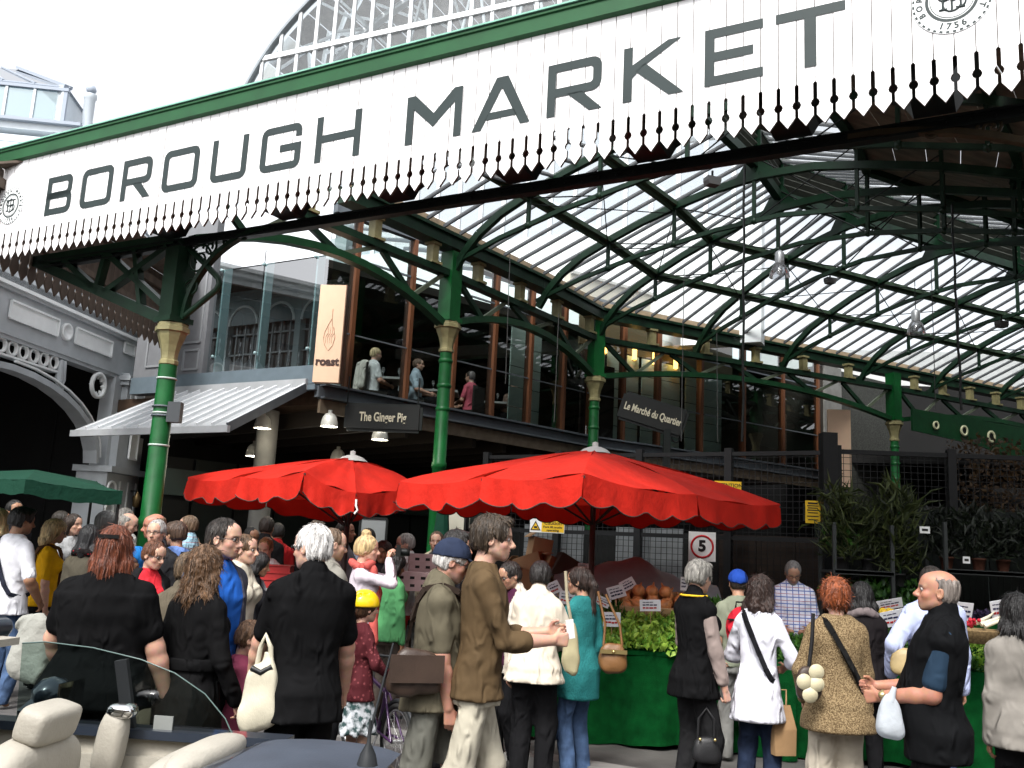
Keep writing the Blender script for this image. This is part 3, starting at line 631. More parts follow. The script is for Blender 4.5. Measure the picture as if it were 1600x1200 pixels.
# painted shopfront panels inside the ground floor
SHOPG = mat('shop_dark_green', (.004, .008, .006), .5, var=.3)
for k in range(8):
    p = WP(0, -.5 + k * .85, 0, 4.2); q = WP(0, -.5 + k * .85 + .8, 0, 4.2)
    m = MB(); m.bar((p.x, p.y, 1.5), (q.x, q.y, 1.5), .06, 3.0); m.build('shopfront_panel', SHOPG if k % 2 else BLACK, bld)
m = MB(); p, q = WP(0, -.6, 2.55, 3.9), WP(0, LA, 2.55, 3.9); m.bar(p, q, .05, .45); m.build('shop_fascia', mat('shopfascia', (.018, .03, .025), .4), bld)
LITE = mat('lamp_glow', (1, .95, .8), .5, emit=((1, .93, .78), 9.0)); SHADE = mat('lamp_shade_metal', (.55, .55, .5), .35, metal=.3)
for px, py, Y, who in ((515, 657, 13.4, 'first'), (594, 678, 13.9, 'b'), (397, 704, 14.6, 'c'), (528, 712, 15.4, 'd'), (411, 660, 13.6, 'e')):
    p = at(px, py, Y)
    lab = {515: 'lit dome pendant lamp left of the butcher sign', 594: 'lit dome pendant lamp directly under the butcher sign', 397: 'lit dome lamp by the concrete column above the left umbrella edge', 528: 'lit dome lamp just above the left red umbrella peak', 411: 'half hidden lit dome lamp under the metal awning corner'}[px]
    l = thing('pendant_lamp', lab, 'lamp', tuple(p), 0, 'lit dome lamps in the ground floor shops')
    m = MB(); m.lathe((0, 0, 0), [(.125, -.09), (.122, -.03), (.10, .05), (.065, .095), (.03, .11), (.03, .15), (.001, .15)], 16); m.build('shade', SHADE, l, True)
    m = MB(); m.ball((0, 0, -.045), (.1, .1, .055), 10); m.build('bulb', LITE, l, True)
    m = MB(); m.tube([(0, 0, .15), (0, 0, 3.55 - p.z)], .008, 5); m.build('cord', BLACK, l, True)
    pl = bpy.data.lights.new('bulb_light', 'POINT'); pl.energy = 4; pl.color = (1, .9, .72); pl.shadow_soft_size = .08
    lo = bpy.data.objects.new('bulb_light', pl); COL.objects.link(lo); lo.parent = l; lo.location = (0, 0, -.14)

# ---- left facade: big glass panes, grey panelled wall, blue-grey spandrel, seen from the street
def FP(s, z, o=0.0): p = W0 + FD * s + FO * o; return Vector((p.x, p.y, z))
m = MB(); m.bar(FP(-.0, 4.08), FP(4.1, 4.08), .2, .28); m.bar(FP(-.0, 3.89, .05), FP(3.4, 3.89, .05), .12, .08); m.build('spandrel_beam', SPANB, bld)
for s0_, s1_ in ((.04, 1.36), (1.38, 2.42)):
    for z0, z1 in ((4.23, 5.93), (5.95, 7.0)):
        m = MB(); m.quad(FP(s0_, z0), FP(s1_, z0), FP(s1_, z1), FP(s0_, z1)); m.build('facade_pane', GLASSF if z0 > 5 else GLASSF2, bld)
m = MB()
for s in (.3, 1.37, 2.3):
    for z in (4.5, 5.94): m.ball(FP(s, z, .02), .03, 6)
    m.bar(FP(s, 4.23, -.12), FP(s, 7.0, -.12), .03, .16, up=FO)
m.build('glass_fin', mat('fin_glass', (.25, .36, .37), .2), bld)
m = MB(); m.bar(FP(2.45, 5.6), FP(4.1, 5.6), .14, 2.75); m.build('panelled_wall', mat('facade_grey', (.17, .175, .185), .6, var=.08), bld)
for s0_, s1_, z0, z1 in ((2.55, 2.95, 4.75, 6.3), (2.55, 2.9, 4.3, 4.62), (3.1, 3.8, 4.4, 6.3)):
    m = MB(); o_ = .075
    for p, q in ((FP(s0_, z0, o_), FP(s1_, z0, o_)), (FP(s0_, z1, o_), FP(s1_, z1, o_)), (FP(s0_, z0, o_), FP(s0_, z1, o_)), (FP(s1_, z0, o_), FP(s1_, z1, o_))): m.bar(p, q, .035, .035, up=FO)
    m.build('panel_moulding', mat('facade_grey_light', (.24, .25, .26), .5), bld)
# added arched-window wall behind the facade glass, stands in for a reflection
PW = mat('reflection_wall_paint', (.30, .36, .37), .6, var=.05)
wallo = -2.6
m = MB(); m.bar(FP(1.9, 6.6, wallo), FP(5.6, 6.6, wallo), .2, 1.4); m.bar(FP(1.9, 4.1, wallo), FP(5.6, 4.1, wallo), .2, .6); m.build('reflection_wall', PW, bld)
m = MB(); m.bar(FP(1.9, 6.45, wallo + .14), FP(5.6, 6.45, wallo + .14), .1, .06); m.bar(FP(1.9, 6.3, wallo + .12), FP(5.6, 6.3, wallo + .12), .06, .04); m.build('wall_cornice', PW, bld)
for s in (2.4, 3.35, 4.3, 5.25):
    m = MB(); m.bar(FP(s - .5, 5.2, wallo), FP(s - .36, 5.2, wallo), .22, 1.9); m.build('wall_pier', PW, bld)
    m = MB(); ctr = FP(s + .05, 5.78, wallo + .11)
    pts = [ctr + FD * (.38 * math.cos(a * math.pi / 10)) + Vector((0, 0, .38 * math.sin(a * math.pi / 10))) for a in range(11)]
    m.tube(pts, .03, 6); m.build('arch_moulding', PALEP, bld); m = MB(); m.add([p + FO * .004 for p in pts], [tuple(range(11))]); m.build('arch_pane', mat('arch_pane', (.10, .14, .15), .2), bld)
    m = MB()
    for k in range(3): m.bar(FP(s - .18 + .23 * k, 4.4, wallo + .02), FP(s - .18 + .23 * k, 6.0, wallo + .02), .03, .03, up=FO)
    for z in (4.8, 5.2, 5.6): m.bar(FP(s - .36, z, wallo + .02), FP(s + .46, z, wallo + .02), .03, .03)
    m.build('window_bars', mat('bars_grey', (.28, .3, .31), .5), bld)
    m = MB(); m.bar(FP(s - .36, 5.2, wallo - .05), FP(s + .46, 5.2, wallo - .05), .02, 1.7); m.build('dark_pane', mat('dark_pane', (.02, .025, .03), .15), bld)

# ================================================================== METAL AWNING
aw = thing('metal_awning', 'grey standing seam metal awning with white seams over the shop corner', 'awning', tuple(FP(1.5, 3.5, .8)))
aT = lambda f: FP(.18 + 3.0 * f, 3.88, .12); aB = lambda f: FP(-.02 + 3.15 * f, 3.06, 1.72)
n = 11
for k in range(n):
    f0, f1 = k / n, (k + .985) / n
    m = MB(); P = [aB(f0), aB(f1), aT(f1), aT(f0)]; th = Vector((0, 0, .025))
    m.add([p + th for p in P] + P, [(0, 1, 2, 3)[::-1], (4, 5, 6, 7), (0, 1, 5, 4), (1, 2, 6, 5), (2, 3, 7, 6), (3, 0, 4, 7)]); m.build('roof_panel', ZINC, aw)
    m = MB(); m.bar(aB(f0) + Vector((0, 0, .045)), aT(f0) + Vector((0, 0, .045)), .03, .05); m.build('standing_seam', mat('seam_white', (.72, .74, .76), .4), aw)
m = MB(); m.bar(aB(-.01) - Vector((0, 0, .02)), aB(1.01) - Vector((0, 0, .02)), .05, .09); m.build('gutter', ZINC, aw)
m = MB(); m.bar(aT(-.01) + Vector((0, 0, .05)), aT(1.01) + Vector((0, 0, .05)), .06, .16); m.build('flashing', ZINC, aw)
m = MB(); m.bar(aB(-.005), aT(-.005), .03, .12); m.build('end_bracket', STEEL, aw)
m = MB(); p = aB(.38); m.tube([p, (p.x, p.y, 2.3)], .014, 6); m.build('hanging_rod', mat('pale_rod', (.6, .6, .58), .5), aw)

# ================================================================== ROAST blade sign and hanging shop signs
PEACH = mat('peach_board', (.72, .50, .35), .5, var=.04)
t = thing('blade_sign', 'tall peach blade sign reading roast with a faint flame outline', 'sign', tuple(at(517, 522, 13.1)))
c = at(517, 522, 13.1); xd = azd(97); yd = Vector((0, 0, 1))
m = MB(); m.frame(c, xd * .195, azd(7) * .06, yd * .72); m.build('board', PEACH, t)
m = MB(); m.frame(c + xd * .203 + azd(7) * .002, xd * .008, azd(7) * .075, yd * .725); m.build('edge_strip', mat('brown_edge', (.10, .05, .03), .5), t)
M = plane_m(c - azd(7) * .066 + Vector((0, 0, -.42)) , xd); text_mesh('lettering', 'roast', .165, mat('print_brown', (.06, .035, .03), .6), M, t, .003, .006)
m = MB(); f0 = c - azd(7) * .064 + Vector((0, 0, .02))
FLAME = mat('flame_line', (.45, .28, .19), .6)
def fl(pts, r): m.tube([f0 + xd * x + yd * z for x, z in pts], r, 4)
fl([(.02, .34), (.02, .2), (-.03, .1), (-.07, .0), (-.085, -.1), (-.06, -.2), (0, -.28), (.06, -.2), (.085, -.08), (.06, .03), (.03, .1), (.02, .2)], .004)
for k in range(4): fl([(-.045 + .03 * k, -.17), (-.055 + .03 * k, -.08), (-.02 + .03 * k, -.02), (-.03 + .03 * k, .07)], .003)
m.build('flame_emblem', FLAME, t)
for z in (-.5, 0, .5):
    m = MB(); m.bar(c + yd * z - xd * .2, FP(.02, c.z + z, 0), .03, .03); m.build('bracket', mat('br', (.2, .05, .05), .5), t)
WORD = mat('sign_cream_letters', (.42, .39, .29), .5)
def hang_sign(nm, px, py, Y, w_, h_, az, txt, sz, label, tilt=0.0, sx=.62, up_to=3.6):
    c = at(px, py, Y); t = thing(nm, label, 'sign', tuple(c)); xd = azd(az); xd = (xd + Vector((0, 0, tilt))).normalized(); nd = Vector((xd.y, -xd.x, 0)).normalized(); yd = nd.cross(xd).normalized()
    if yd.z < 0: yd = -yd
    m = MB(); m.frame(c, xd * w_ / 2, nd * .035, yd * h_ / 2); m.build('board', BLACK, t)
    m = MB()
    for a, b in (((-1, -1), (1, -1)), ((-1, 1), (1, 1)), ((-1, -1), (-1, 1)), ((1, -1), (1, 1))):
        m.bar(c + xd * a[0] * w_ / 2 + yd * a[1] * h_ / 2, c + xd * b[0] * w_ / 2 + yd * b[1] * h_ / 2, .085, .03, up=nd)
    m.build('frame', IRON, t)
    front = nd if nd.dot(c - Vector((0, 0, CAMZ))) < 0 else -nd
    text_mesh('lettering', txt, sz, WORD, plane_m(c + front * .042, xd, yd), t, .002, .004, sx=sx)
    return t, c, xd
t, c, xd = hang_sign('hanging_sign', 599, 653, 13.35, 1.07, .33, 97, 'The Ginger Pig', .185, 'long dark hanging sign reading The Ginger Pig below the restaurant floor', 0.0)
for s in (-.55, .5):
    m = MB(); m.tube([c + xd * s + Vector((0, 0, .16)), c + xd * s + Vector((0, 0, .6))], .012, 5); m.build('hanger_rod', IRON, t)
t, c, xd = hang_sign('post_sign', 1020, 648, 13.6, .92, .36, 100, 'Le Marché du Quartier', .155, 'dark tilted post sign reading Le Marché du Quartier right of a column', -.30, sx=.6)
m = MB(); q = c + xd * .22; m.box((q.x, q.y, (q.z - .15) / 2), (.10, .10, q.z - .15)); m.build('post', IRON, t)
m = MB(); m.tube(scroll(q + Vector((.14, 0, -.28)), Vector((1, 0, 0)), .09, 1.4), .014, 5); m.tube([q + Vector((0, 0, -.1)), q + Vector((.15, 0, -.2))], .014, 5); m.build('scroll', IRON, t)

# ================================================================== GREY IRON ARCADE at the left
AO = Vector((-6.8, 15.5, 0)); AD = -azd(7.3); AN = azd(97.3)
arc = thing('iron_arcade', 'ornate grey painted iron arcade with pale panels and arched openings', 'arcade', tuple(AO))
def AP(a, z, o=0.0): p = AO + AD * a + AN * o; return Vector((p.x, p.y, z))
def apanel(a0, a1_, z0, z1, o0, o1, nm, mt):
    m = MB(); p = AP((a0 + a1_) / 2, (z0 + z1) / 2, (o0 + o1) / 2); m.frame(p, AD * (a1_ - a0) / 2, AN * (o1 - o0) / 2, Vector((0, 0, (z1 - z0) / 2))); return m.build(nm, mt, arc)
apanel(-.95, 6.0, 4.34, 4.92, -.25, 0, 'frieze', GREYP)
apanel(-1.0, 6.0, 4.92, 4.97, -.3, .06, 'cornice', GREYP); apanel(-1.0, 6.0, 4.97, 5.02, -.3, .11, 'cornice', PALEP)
apanel(-.98, 6.0, 4.30, 4.34, -.25, .04, 'string_course', GREYP)
apanel(-.95, 6.0, 5.02, 5.5, -.25, -.1, 'attic_band', GREYP)
def framed(a0, a1_, z0, z1, base=.0):
    apanel(a0, a1_, z0, z1, base, base + .015, 'panel', PALEP); m = MB(); o_ = base + .03
    for p, q in ((AP(a0, z0, o_), AP(a1_, z0, o_)), (AP(a0, z1, o_), AP(a1_, z1, o_)), (AP(a0, z0, o_), AP(a0, z1, o_)), (AP(a1_, z0, o_), AP(a1_, z1, o_))): m.bar(p, q, .03, .03)
    m.build('panel_frame', PALEP, arc)
framed(.1, 1.15, 4.55, 4.80); framed(1.62, 2.75, 4.55, 4.80); framed(3.2, 4.4, 4.55, 4.80); framed(-.62, -.28, 4.72, 4.90); framed(-.75, -.5, 2.9, 4.15, .2)
m = MB(); m.lathe(AP(1.38, 4.67, 0), [(.001, .02), (.10, .02), (.10, .04), (.14, .04), (.14, 0)], 20, axis=AN); m.build('roundel', PALEP, arc)
# pier with cap and lower pedestal
apanel(-.92, -.32, 3.3, 4.36, -.3, .16, 'pier', GREYP); apanel(-1.02, -.22, 4.22, 4.30, -.35, .24, 'pier_cap', GREYP); apanel(-.98, -.26, 4.14, 4.22, -.33, .2, 'pier_cap', GREYP)
apanel(-.80, -.42, 3.35, 4.08, .16, .18, 'pier_panel', PALEP)
apanel(-1.05, .1, 2.62, 2.72, -.4, .3, 'pier_cap', GREYP); apanel(-.98, .05, 0, 2.62, -.35, .2, 'pier', GREYP); apanel(-1.0, -.2, 2.72, 3.3, -.3, .18, 'pier', GREYP)
for k in range(5):
    m = MB(); m.lathe(AP(-.12, 2.35 - .32 * k, .2), [(.105, 0), (.105, .025), (.14, .025), (.14, 0)], 16, axis=AN); m.build('ring_ornament', PALEP, arc)
for a0 in (-.88, -.62, -.36):
    m = MB(); m.bar(AP(a0, .3, .2), AP(a0, 2.5, .2), .03, .04, up=AN); m.build('pier_moulding', PALEP, arc)
# arch ring, spandrel with pierced roundel, ring frieze
m = MB(); ce = 2.55
arcp = [(ce - 2.42 * math.cos(k / 16 * math.pi), 2.75 + 1.12 * math.sin(k / 16 * math.pi)) for k in range(17)]
for (x0, z0), (x1, z1) in zip(arcp, arcp[1:]): m.bar(AP(x0, z0, -.06), AP(x1, z1, -.06), .24, .09)
m.build('arch_ring', GREYP, arc)
m = MB()
for (x0, z0), (x1, z1) in zip(arcp[:8], arcp[1:9]): m.bar(AP(x0 - .05, z0 + .10, .04), AP(x1 - .05, z1 + .10, .04), .05, .03)
m.build('arch_moulding', PALEP, arc)
apanel(-.35, 6.0, 4.24, 4.30, -.2, 0.02, 'spandrel_rail', GREYP); apanel(-.36, -.1, 2.7, 4.25, -.2, .05, 'spandrel_post', GREYP)
c = AP(.32, 4.02, -.02)
m = MB(); m.lathe(c, [(.165, 0), (.165, .05), (.22, .05), (.22, 0)], 24, axis=AN); m.build('roundel', PALEP, arc)
m = MB()
for k in range(8):
    a = k / 8 * 2 * math.pi; p = c + AD * (.165 * math.cos(a)) + Vector((0, 0, .165 * math.sin(a))); q = c + AD * (.10 * math.cos(a)) + Vector((0, 0, .10 * math.sin(a)))
    m.tube([p, q], [.045, .006], 5)
m.build('roundel_star', PALEP, arc)
for k in range(11):
    m = MB(); m.lathe(AP(1.55 + .245 * k, 4.15, -.05), [(.085, 0), (.085, .05), (.115, .05), (.115, 0)], 14, axis=AN); m.build('ring_ornament', PALEP, arc)
apanel(1.4, 6, 4.01, 4.04, -.15, .0, 'spandrel_rail', PALEP)
for a0 in (1.40, 1.32):
    m = MB(); m.lathe(AP(a0, 3.72, .0), [(.02, 0), (.05, .05), (.035, .12), (.06, .2), (.04, .5)], 10); m.build('pendant_boss', GREYP, arc)
# upper storey set back above the arcade: white wall with tall arched windows
UPW = mat('upper_white_wall', (.66, .70, .71), .6, var=.04); UPG = mat('upper_dark_pane', (.03, .04, .045), .15)
for k in range(7):
    a0 = -.9 + 1.0 * k
    apanel(a0, a0 + .26, 5.02, 6.65, -.9, -.6, 'upper_pier', UPW)
    apanel(a0 + .26, a0 + 1.0, 6.38, 6.65, -.9, -.62, 'upper_spandrel', UPW); apanel(a0 + .26, a0 + 1.0, 5.02, 5.3, -.9, -.62, 'upper_apron', UPW)
    apanel(a0 + .26, a0 + 1.0, 5.3, 6.38, -.86, -.82, 'upper_pane', UPG)
    m = MB(); pts = [AP(a0 + .63 + .34 * math.cos(j / 10 * math.pi), 6.05 + .30 * math.sin(j / 10 * math.pi), -.6) for j in range(11)]; m.tube(pts, .05, 6); m.build('arch_moulding', PALEP, arc)
    for x in (.45, .63, .81): m = MB(); m.bar(AP(a0 + x, 5.3, -.78), AP(a0 + x, 6.35, -.78), .035, .035, up=AN); m.build('window_bar', PALEP, arc)
    for z in (5.55, 5.8, 6.05): m = MB(); m.bar(AP(a0 + .27, z, -.775), AP(a0 + .99, z, -.775), .03, .03); m.build('window_bar', PALEP, arc)
apanel(-1.0, 6.2, 6.65, 6.75, -1.0, -.45, 'upper_cornice', UPW); apanel(-1.0, 6.2, 6.75, 6.82, -1.0, -.35, 'upper_cornice', PALEP)
# dark passage behind the arcade
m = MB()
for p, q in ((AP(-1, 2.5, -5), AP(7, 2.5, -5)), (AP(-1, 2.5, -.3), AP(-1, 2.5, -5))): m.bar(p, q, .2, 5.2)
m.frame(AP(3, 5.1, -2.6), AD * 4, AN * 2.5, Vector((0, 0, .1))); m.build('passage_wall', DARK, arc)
for a0 in (.6, 2.1):
    m = MB(); p2 = [(a0 + .9 - .85 * math.cos(k / 10 * math.pi), 2.3 + .9 * math.sin(k / 10 * math.pi)) for k in range(11)]
    for (x0, z0), (x1, z1) in zip(p2, p2[1:]): m.bar(AP(x0, z0, -3.2), AP(x1, z1, -3.2), .2, .06)
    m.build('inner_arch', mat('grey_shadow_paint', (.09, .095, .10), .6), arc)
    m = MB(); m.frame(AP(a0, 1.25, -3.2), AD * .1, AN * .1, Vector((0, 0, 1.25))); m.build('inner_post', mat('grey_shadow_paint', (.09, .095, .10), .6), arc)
t = thing('wall_lantern', 'small brass lantern on the pier below the awning', 'lamp', tuple(AP(-.75, 2.2, .3)))
m = MB(); m.lathe(AP(-.75, 2.2, .33), [(.02, -.12), (.07, -.1), (.075, .06), (.03, .12), (.01, .16)], 8); m.build('glass_body', mat('brass_old', (.16, .11, .05), .4, metal=.7), t); m = MB(); m.bar(AP(-.75, 2.36, .2), AP(-.75, 2.36, .34), .02, .02); m.build('bracket', IRON, t)

# ================================================================== GLAZED ARCH GABLE above the restaurant
gab = thing('glazed_gable', 'tall white framed arched glass gable rising above the restaurant roof', 'building', (-7.8, 25, 6))
GO = Vector((-7.8, 25, 0)); GD = azd(115); GN = Vector((-GD.y, GD.x, 0)) * -1
GLG = glassmat('gable_glass', (0.90, 0.95, 0.97), 1.2, (.88, .93, .95), .12)
def GP(s, z, o=0.0): p = GO + GD * s + GN * o; return Vector((p.x, p.y, z))
GM = mat('gable_white_metal', (.80, .82, .83), .4)
cs, R0, zc = 6.6, 7.75, 11.6      # arch centre, radius, springing height
def arch_z(s): v = R0 * R0 - (s - cs) ** 2; return zc + math.sqrt(max(v, 0)) * .88 if v > 0 else zc
prev = None; m = MB()
for k in range(41):
    s = cs - R0 + 2 * R0 * k / 40; z = arch_z(s) + .06
    if prev: m.bar(GP(*prev), GP(s, z), .2, .07); 
    prev = (s, z)
m.build('arch_rim', mat('gable_dark_rim', (.26, .29, .31), .5), gab)
zl_ = [9.0, 12.2, 13.35, 14.45, 15.37, 17.4]
svals = [cs - R0 + .62 * k for k in range(26)]
for s in svals:
    zt = arch_z(s)
    if zt > 9.1:
        m = MB(); m.bar(GP(s, 9.0), GP(s, zt), .10, .07, up=GN); m.build('mullion', GM, gab)
for z in zl_[1:]:
    hw = math.sqrt(max(0, R0 ** 2 - ((z - zc) / .88) ** 2)) if z > zc else R0
    m = MB(); m.bar(GP(cs - hw, z, .02), GP(cs + hw, z, .02), .10, .14); m.build('transom', GM, gab)
bands = zl_ + [18.5]
for s0_, s1_ in zip(svals, svals[1:]):
    for z0, z1 in zip(bands, bands[1:]):
        za, zb_ = min(z1, arch_z(s0_)), min(z1, arch_z(s1_))
        if max(za, zb_) <= z0 + .03: continue
        m = MB(); m.quad(GP(s0_ + .04, z0), GP(s1_ - .04, z0), GP(s1_ - .04, max(zb_, z0 + .01)), GP(s0_ + .04, max(za, z0 + .01))); m.build('gable_pane', GLG, gab)
# roof frames and glass seen through the gable
for o_ in (-2.2, -5.0):
    m = MB(); prev = None
    for k in range(25):
        s = cs - R0 + 2 * R0 * k / 24; z = arch_z(s)
        if prev: m.bar(GP(*prev, o_), GP(s, z, o_), .2, .16)
        prev = (s, z)
    for k in range(7):
        s = cs - 5.4 + 1.8 * k; m.bar(GP(s, 13.4, o_), GP(s + 1.0, arch_z(s + 1.0), o_), .06, .08); m.bar(GP(s + 1.9, 13.4, o_), GP(s + 1.0, arch_z(s + 1.0), o_), .06, .08)
    m.bar(GP(cs - 7.2, 13.4, o_), GP(cs + 7.2, 13.4, o_), .1, .12)
    m.build('roof_arch', GM, gab)
for k in range(24):
    s0_ = cs - R0 + 2 * R0 * k / 24; s1_ = cs - R0 + 2 * R0 * (k + .97) / 24
    m = MB(); m.quad(GP(s0_, arch_z(s0_), -.2), GP(s1_, arch_z(s1_), -.2), GP(s1_, arch_z(s1_), -6), GP(s0_, arch_z(s0_), -6)); m.build('roof_pane', GLG, gab)
apos = GP(cs, 8.0); m = MB(); m.bar(GP(cs - R0, 7.6), GP(cs + R0, 7.6), .4, 2.8); m.build('base_wall', PALEP, gab)

# ================================================================== white building with glazed roof, upper left
ub = thing('glazed_hall', 'pale building with a glazed hipped roof beyond the sign at the upper left', 'building', (-24, 34, 0))
UE = Vector((-17.0, 32.0, 0)); UD = Vector((-1, -.12, 0)).normalized(); UB = Vector((-UD.y, UD.x, 0)) * -1
if UB.y < 0: UB = -UB
def UP(a, z, o=0.0): p = UE + UD * a + UB * o; return Vector((p.x, p.y, z))
UW = mat('pale_blue_white', (.62, .67, .71), .6, var=.04); UGL = glassmat('upper_glass', (.55, .68, .70), 1.5, (.45, .58, .6), .55); ULEAD = mat('lead_grey', (.30, .34, .40), .5)
m = MB(); m.frame(UP(8, 7.4, 6), UD * 9.0, UB * 5.8, Vector((0, 0, 7.4))); m.build('wall', UW, ub)
for z, o_, h in ((14.9, -.35, .3), (15.3, -.15, .25), (15.9, -.0, .35)):
    m = MB(); m.frame(UP(7.6, z, 5.5 + o_), UD * 8.6, UB * 6, Vector((0, 0, h / 2))); m.build('cornice', UW, ub)
m = MB(); m.frame(UP(8, 16.05, 5.5), UD * 8.9, UB * 6.2, Vector((0, 0, .06))); m.build('cornice', ULEAD, ub)
for k in range(9):
    m = MB(); m.quad(UP(.15 + k * .98, 16.2, 0), UP(1.08 + k * .98, 16.2, 0), UP(1.08 + k * .98, 17.55, 0), UP(.15 + k * .98, 17.55, 0)); m.build('window_pane', UGL, ub)
    m = MB(); m.bar(UP(.1 + k * .98, 16.15, -.02), UP(.1 + k * .98, 17.6, -.02), .09, .09, up=UB); m.build('mullion', UW, ub)
m = MB(); m.bar(UP(-.1, 17.6, 0), UP(9, 17.6, 0), .2, .12); m.bar(UP(-.1, 17.75, .1), UP(9, 17.75, .1), .2, .05); m.bar(UP(0, 16.2, 0), UP(0, 17.6, 0), .14, .14, up=UB); m.build('eaves_beam', ULEAD, ub)
for k in range(8):
    f0, f1 = k / 8, (k + .94) / 8
    m = MB(); m.quad(UP(.0 + 9 * f0, 17.75, 0), UP(9 * f1, 17.75, 0), UP(3.5 + 5.5 * f1, 20.2, 4.0), UP(3.5 + 5.5 * f0, 20.2, 4.0)); m.build('roof_pane', UGL, ub)
    m = MB(); m.bar(UP(9 * f0, 17.78, 0), UP(3.5 + 5.5 * f0, 20.23, 4.0), .08, .06); m.build('roof_bar', ULEAD, ub)
m = MB(); m.add([UP(0, 17.75, 0), UP(3.5, 20.2, 4.0), UP(0, 17.75, 8)], [(0, 1, 2)]); m.build('hip_slope', ULEAD, ub)
m = MB(); m.frame(UP(.2, 17.0, 4), UD * .1, UB * 4, Vector((0, 0, .8))); m.build('end_wall', UW, ub)
m = MB(); m.bar(UP(-.05, 17.75, 0), UP(3.5, 20.25, 4), .3, .12); m.build('hip_ridge', ULEAD, ub)
t = thing('chimney_pot', 'small pale chimney pot with dark cap on the far roof edge', 'chimney', tuple(UP(-.5, 15.9, 1.0)))
m = MB(); m.lathe(UP(-.5, 15.9, 1.0), [(.2, 0), (.2, 1.9), (.24, 1.95), (.24, 2.1)], 10); m.build('pot', UW, t); m = MB(); m.ball(UP(-.5, 18.2, 1.0), .2, 8); m.build('cap', ULEAD, t)

# ================================================================== dark buildings enclosing the hall at the back and the right
bk = thing('back_building', 'dark market buildings closing the hall behind the planters', 'building', (14, 26, 0))
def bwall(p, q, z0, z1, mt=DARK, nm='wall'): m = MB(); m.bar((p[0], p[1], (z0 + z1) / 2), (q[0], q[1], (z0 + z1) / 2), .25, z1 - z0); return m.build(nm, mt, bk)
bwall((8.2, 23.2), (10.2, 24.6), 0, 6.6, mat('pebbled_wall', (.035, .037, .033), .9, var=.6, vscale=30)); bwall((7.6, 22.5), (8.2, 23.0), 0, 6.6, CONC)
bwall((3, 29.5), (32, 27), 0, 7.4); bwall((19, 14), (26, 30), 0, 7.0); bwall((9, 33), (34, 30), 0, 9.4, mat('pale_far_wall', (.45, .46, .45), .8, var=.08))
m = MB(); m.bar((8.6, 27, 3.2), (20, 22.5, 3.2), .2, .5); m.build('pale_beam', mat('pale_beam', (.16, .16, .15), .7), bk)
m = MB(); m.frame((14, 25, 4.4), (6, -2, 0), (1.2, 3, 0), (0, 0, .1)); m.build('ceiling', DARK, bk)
for k in range(6):
    p = Vector((9.0 + k * 1.9, 22.0 - k * .75, 0)); q = p + Vector((1.7, -.67, 0))
    m = MB(); m.bar((p.x, p.y, 1.35), (q.x, q.y, 1.35), .06, 2.7); m.build('shutter_panel', mat('shutter_green', (.004, .009, .007), .6, var=.2), bk)
t = thing('window_banner', 'small peach banner on the concrete wall end behind the mesh fence', 'sign', tuple(at(1311, 700, 21.5)))
c = at(1311, 700, 21.5); m = MB(); m.frame(c, azd(97) * .26, azd(7) * .05, Vector((0, 0, .9))); m.build('board', PEACH, t); text_mesh('lettering', 'st', .2, mat('print_brown', (.06, .035, .03), .6), plane_m(c - azd(7) * .06 + Vector((0, 0, -.55)), azd(97)), t, .002)

# unseen side and street buildings added to hold back sky light (the market goes on to the right, brick houses face it across the street)
BRICK = mat('stock_brick', (.16, .11, .075), .85, var=.3, vscale=8, bump=.2)
sb_ = thing('side_shade_building', 'unseen dark brick market building added to cut light from the right of the hall', 'building', (11, 12, 0))
for p, q in (((6.9, 1.5), (13.5, 9)), ((13.5, 9), (24, 14))): m = MB(); m.bar((p[0], p[1], 3.1), (q[0], q[1], 3.1), .3, 6.2); m.build('wall', BRICK, sb_)
hs2 = thing('street_shade_houses', 'unseen row of brick houses added behind the viewer to cut fill light', 'building', (0, -9, 0))
for k in range(7):
    x = -18 + 6 * k; m = MB(); m.frame((x, -14.5, 3.9), (2.97, 0, 0), (0, 2.5, 0), (0, 0, 3.9)); m.build('house_wall', BRICK, hs2)
    for z in (1.6, 4.6):
        for dx in (-1.5, 1.5): m = MB(); m.frame((x + dx, -11.98, z), (.55, 0, 0), (0, .03, 0), (0, 0, .85)); w_o = m.build('window', PALEP, hs2); m = MB(); m.frame((x + dx, -11.94, z), (.48, 0, 0), (0, .01, 0), (0, 0, .78)); m.build('pane', mat('street_pane', (.03, .035, .04), .1), w_o)
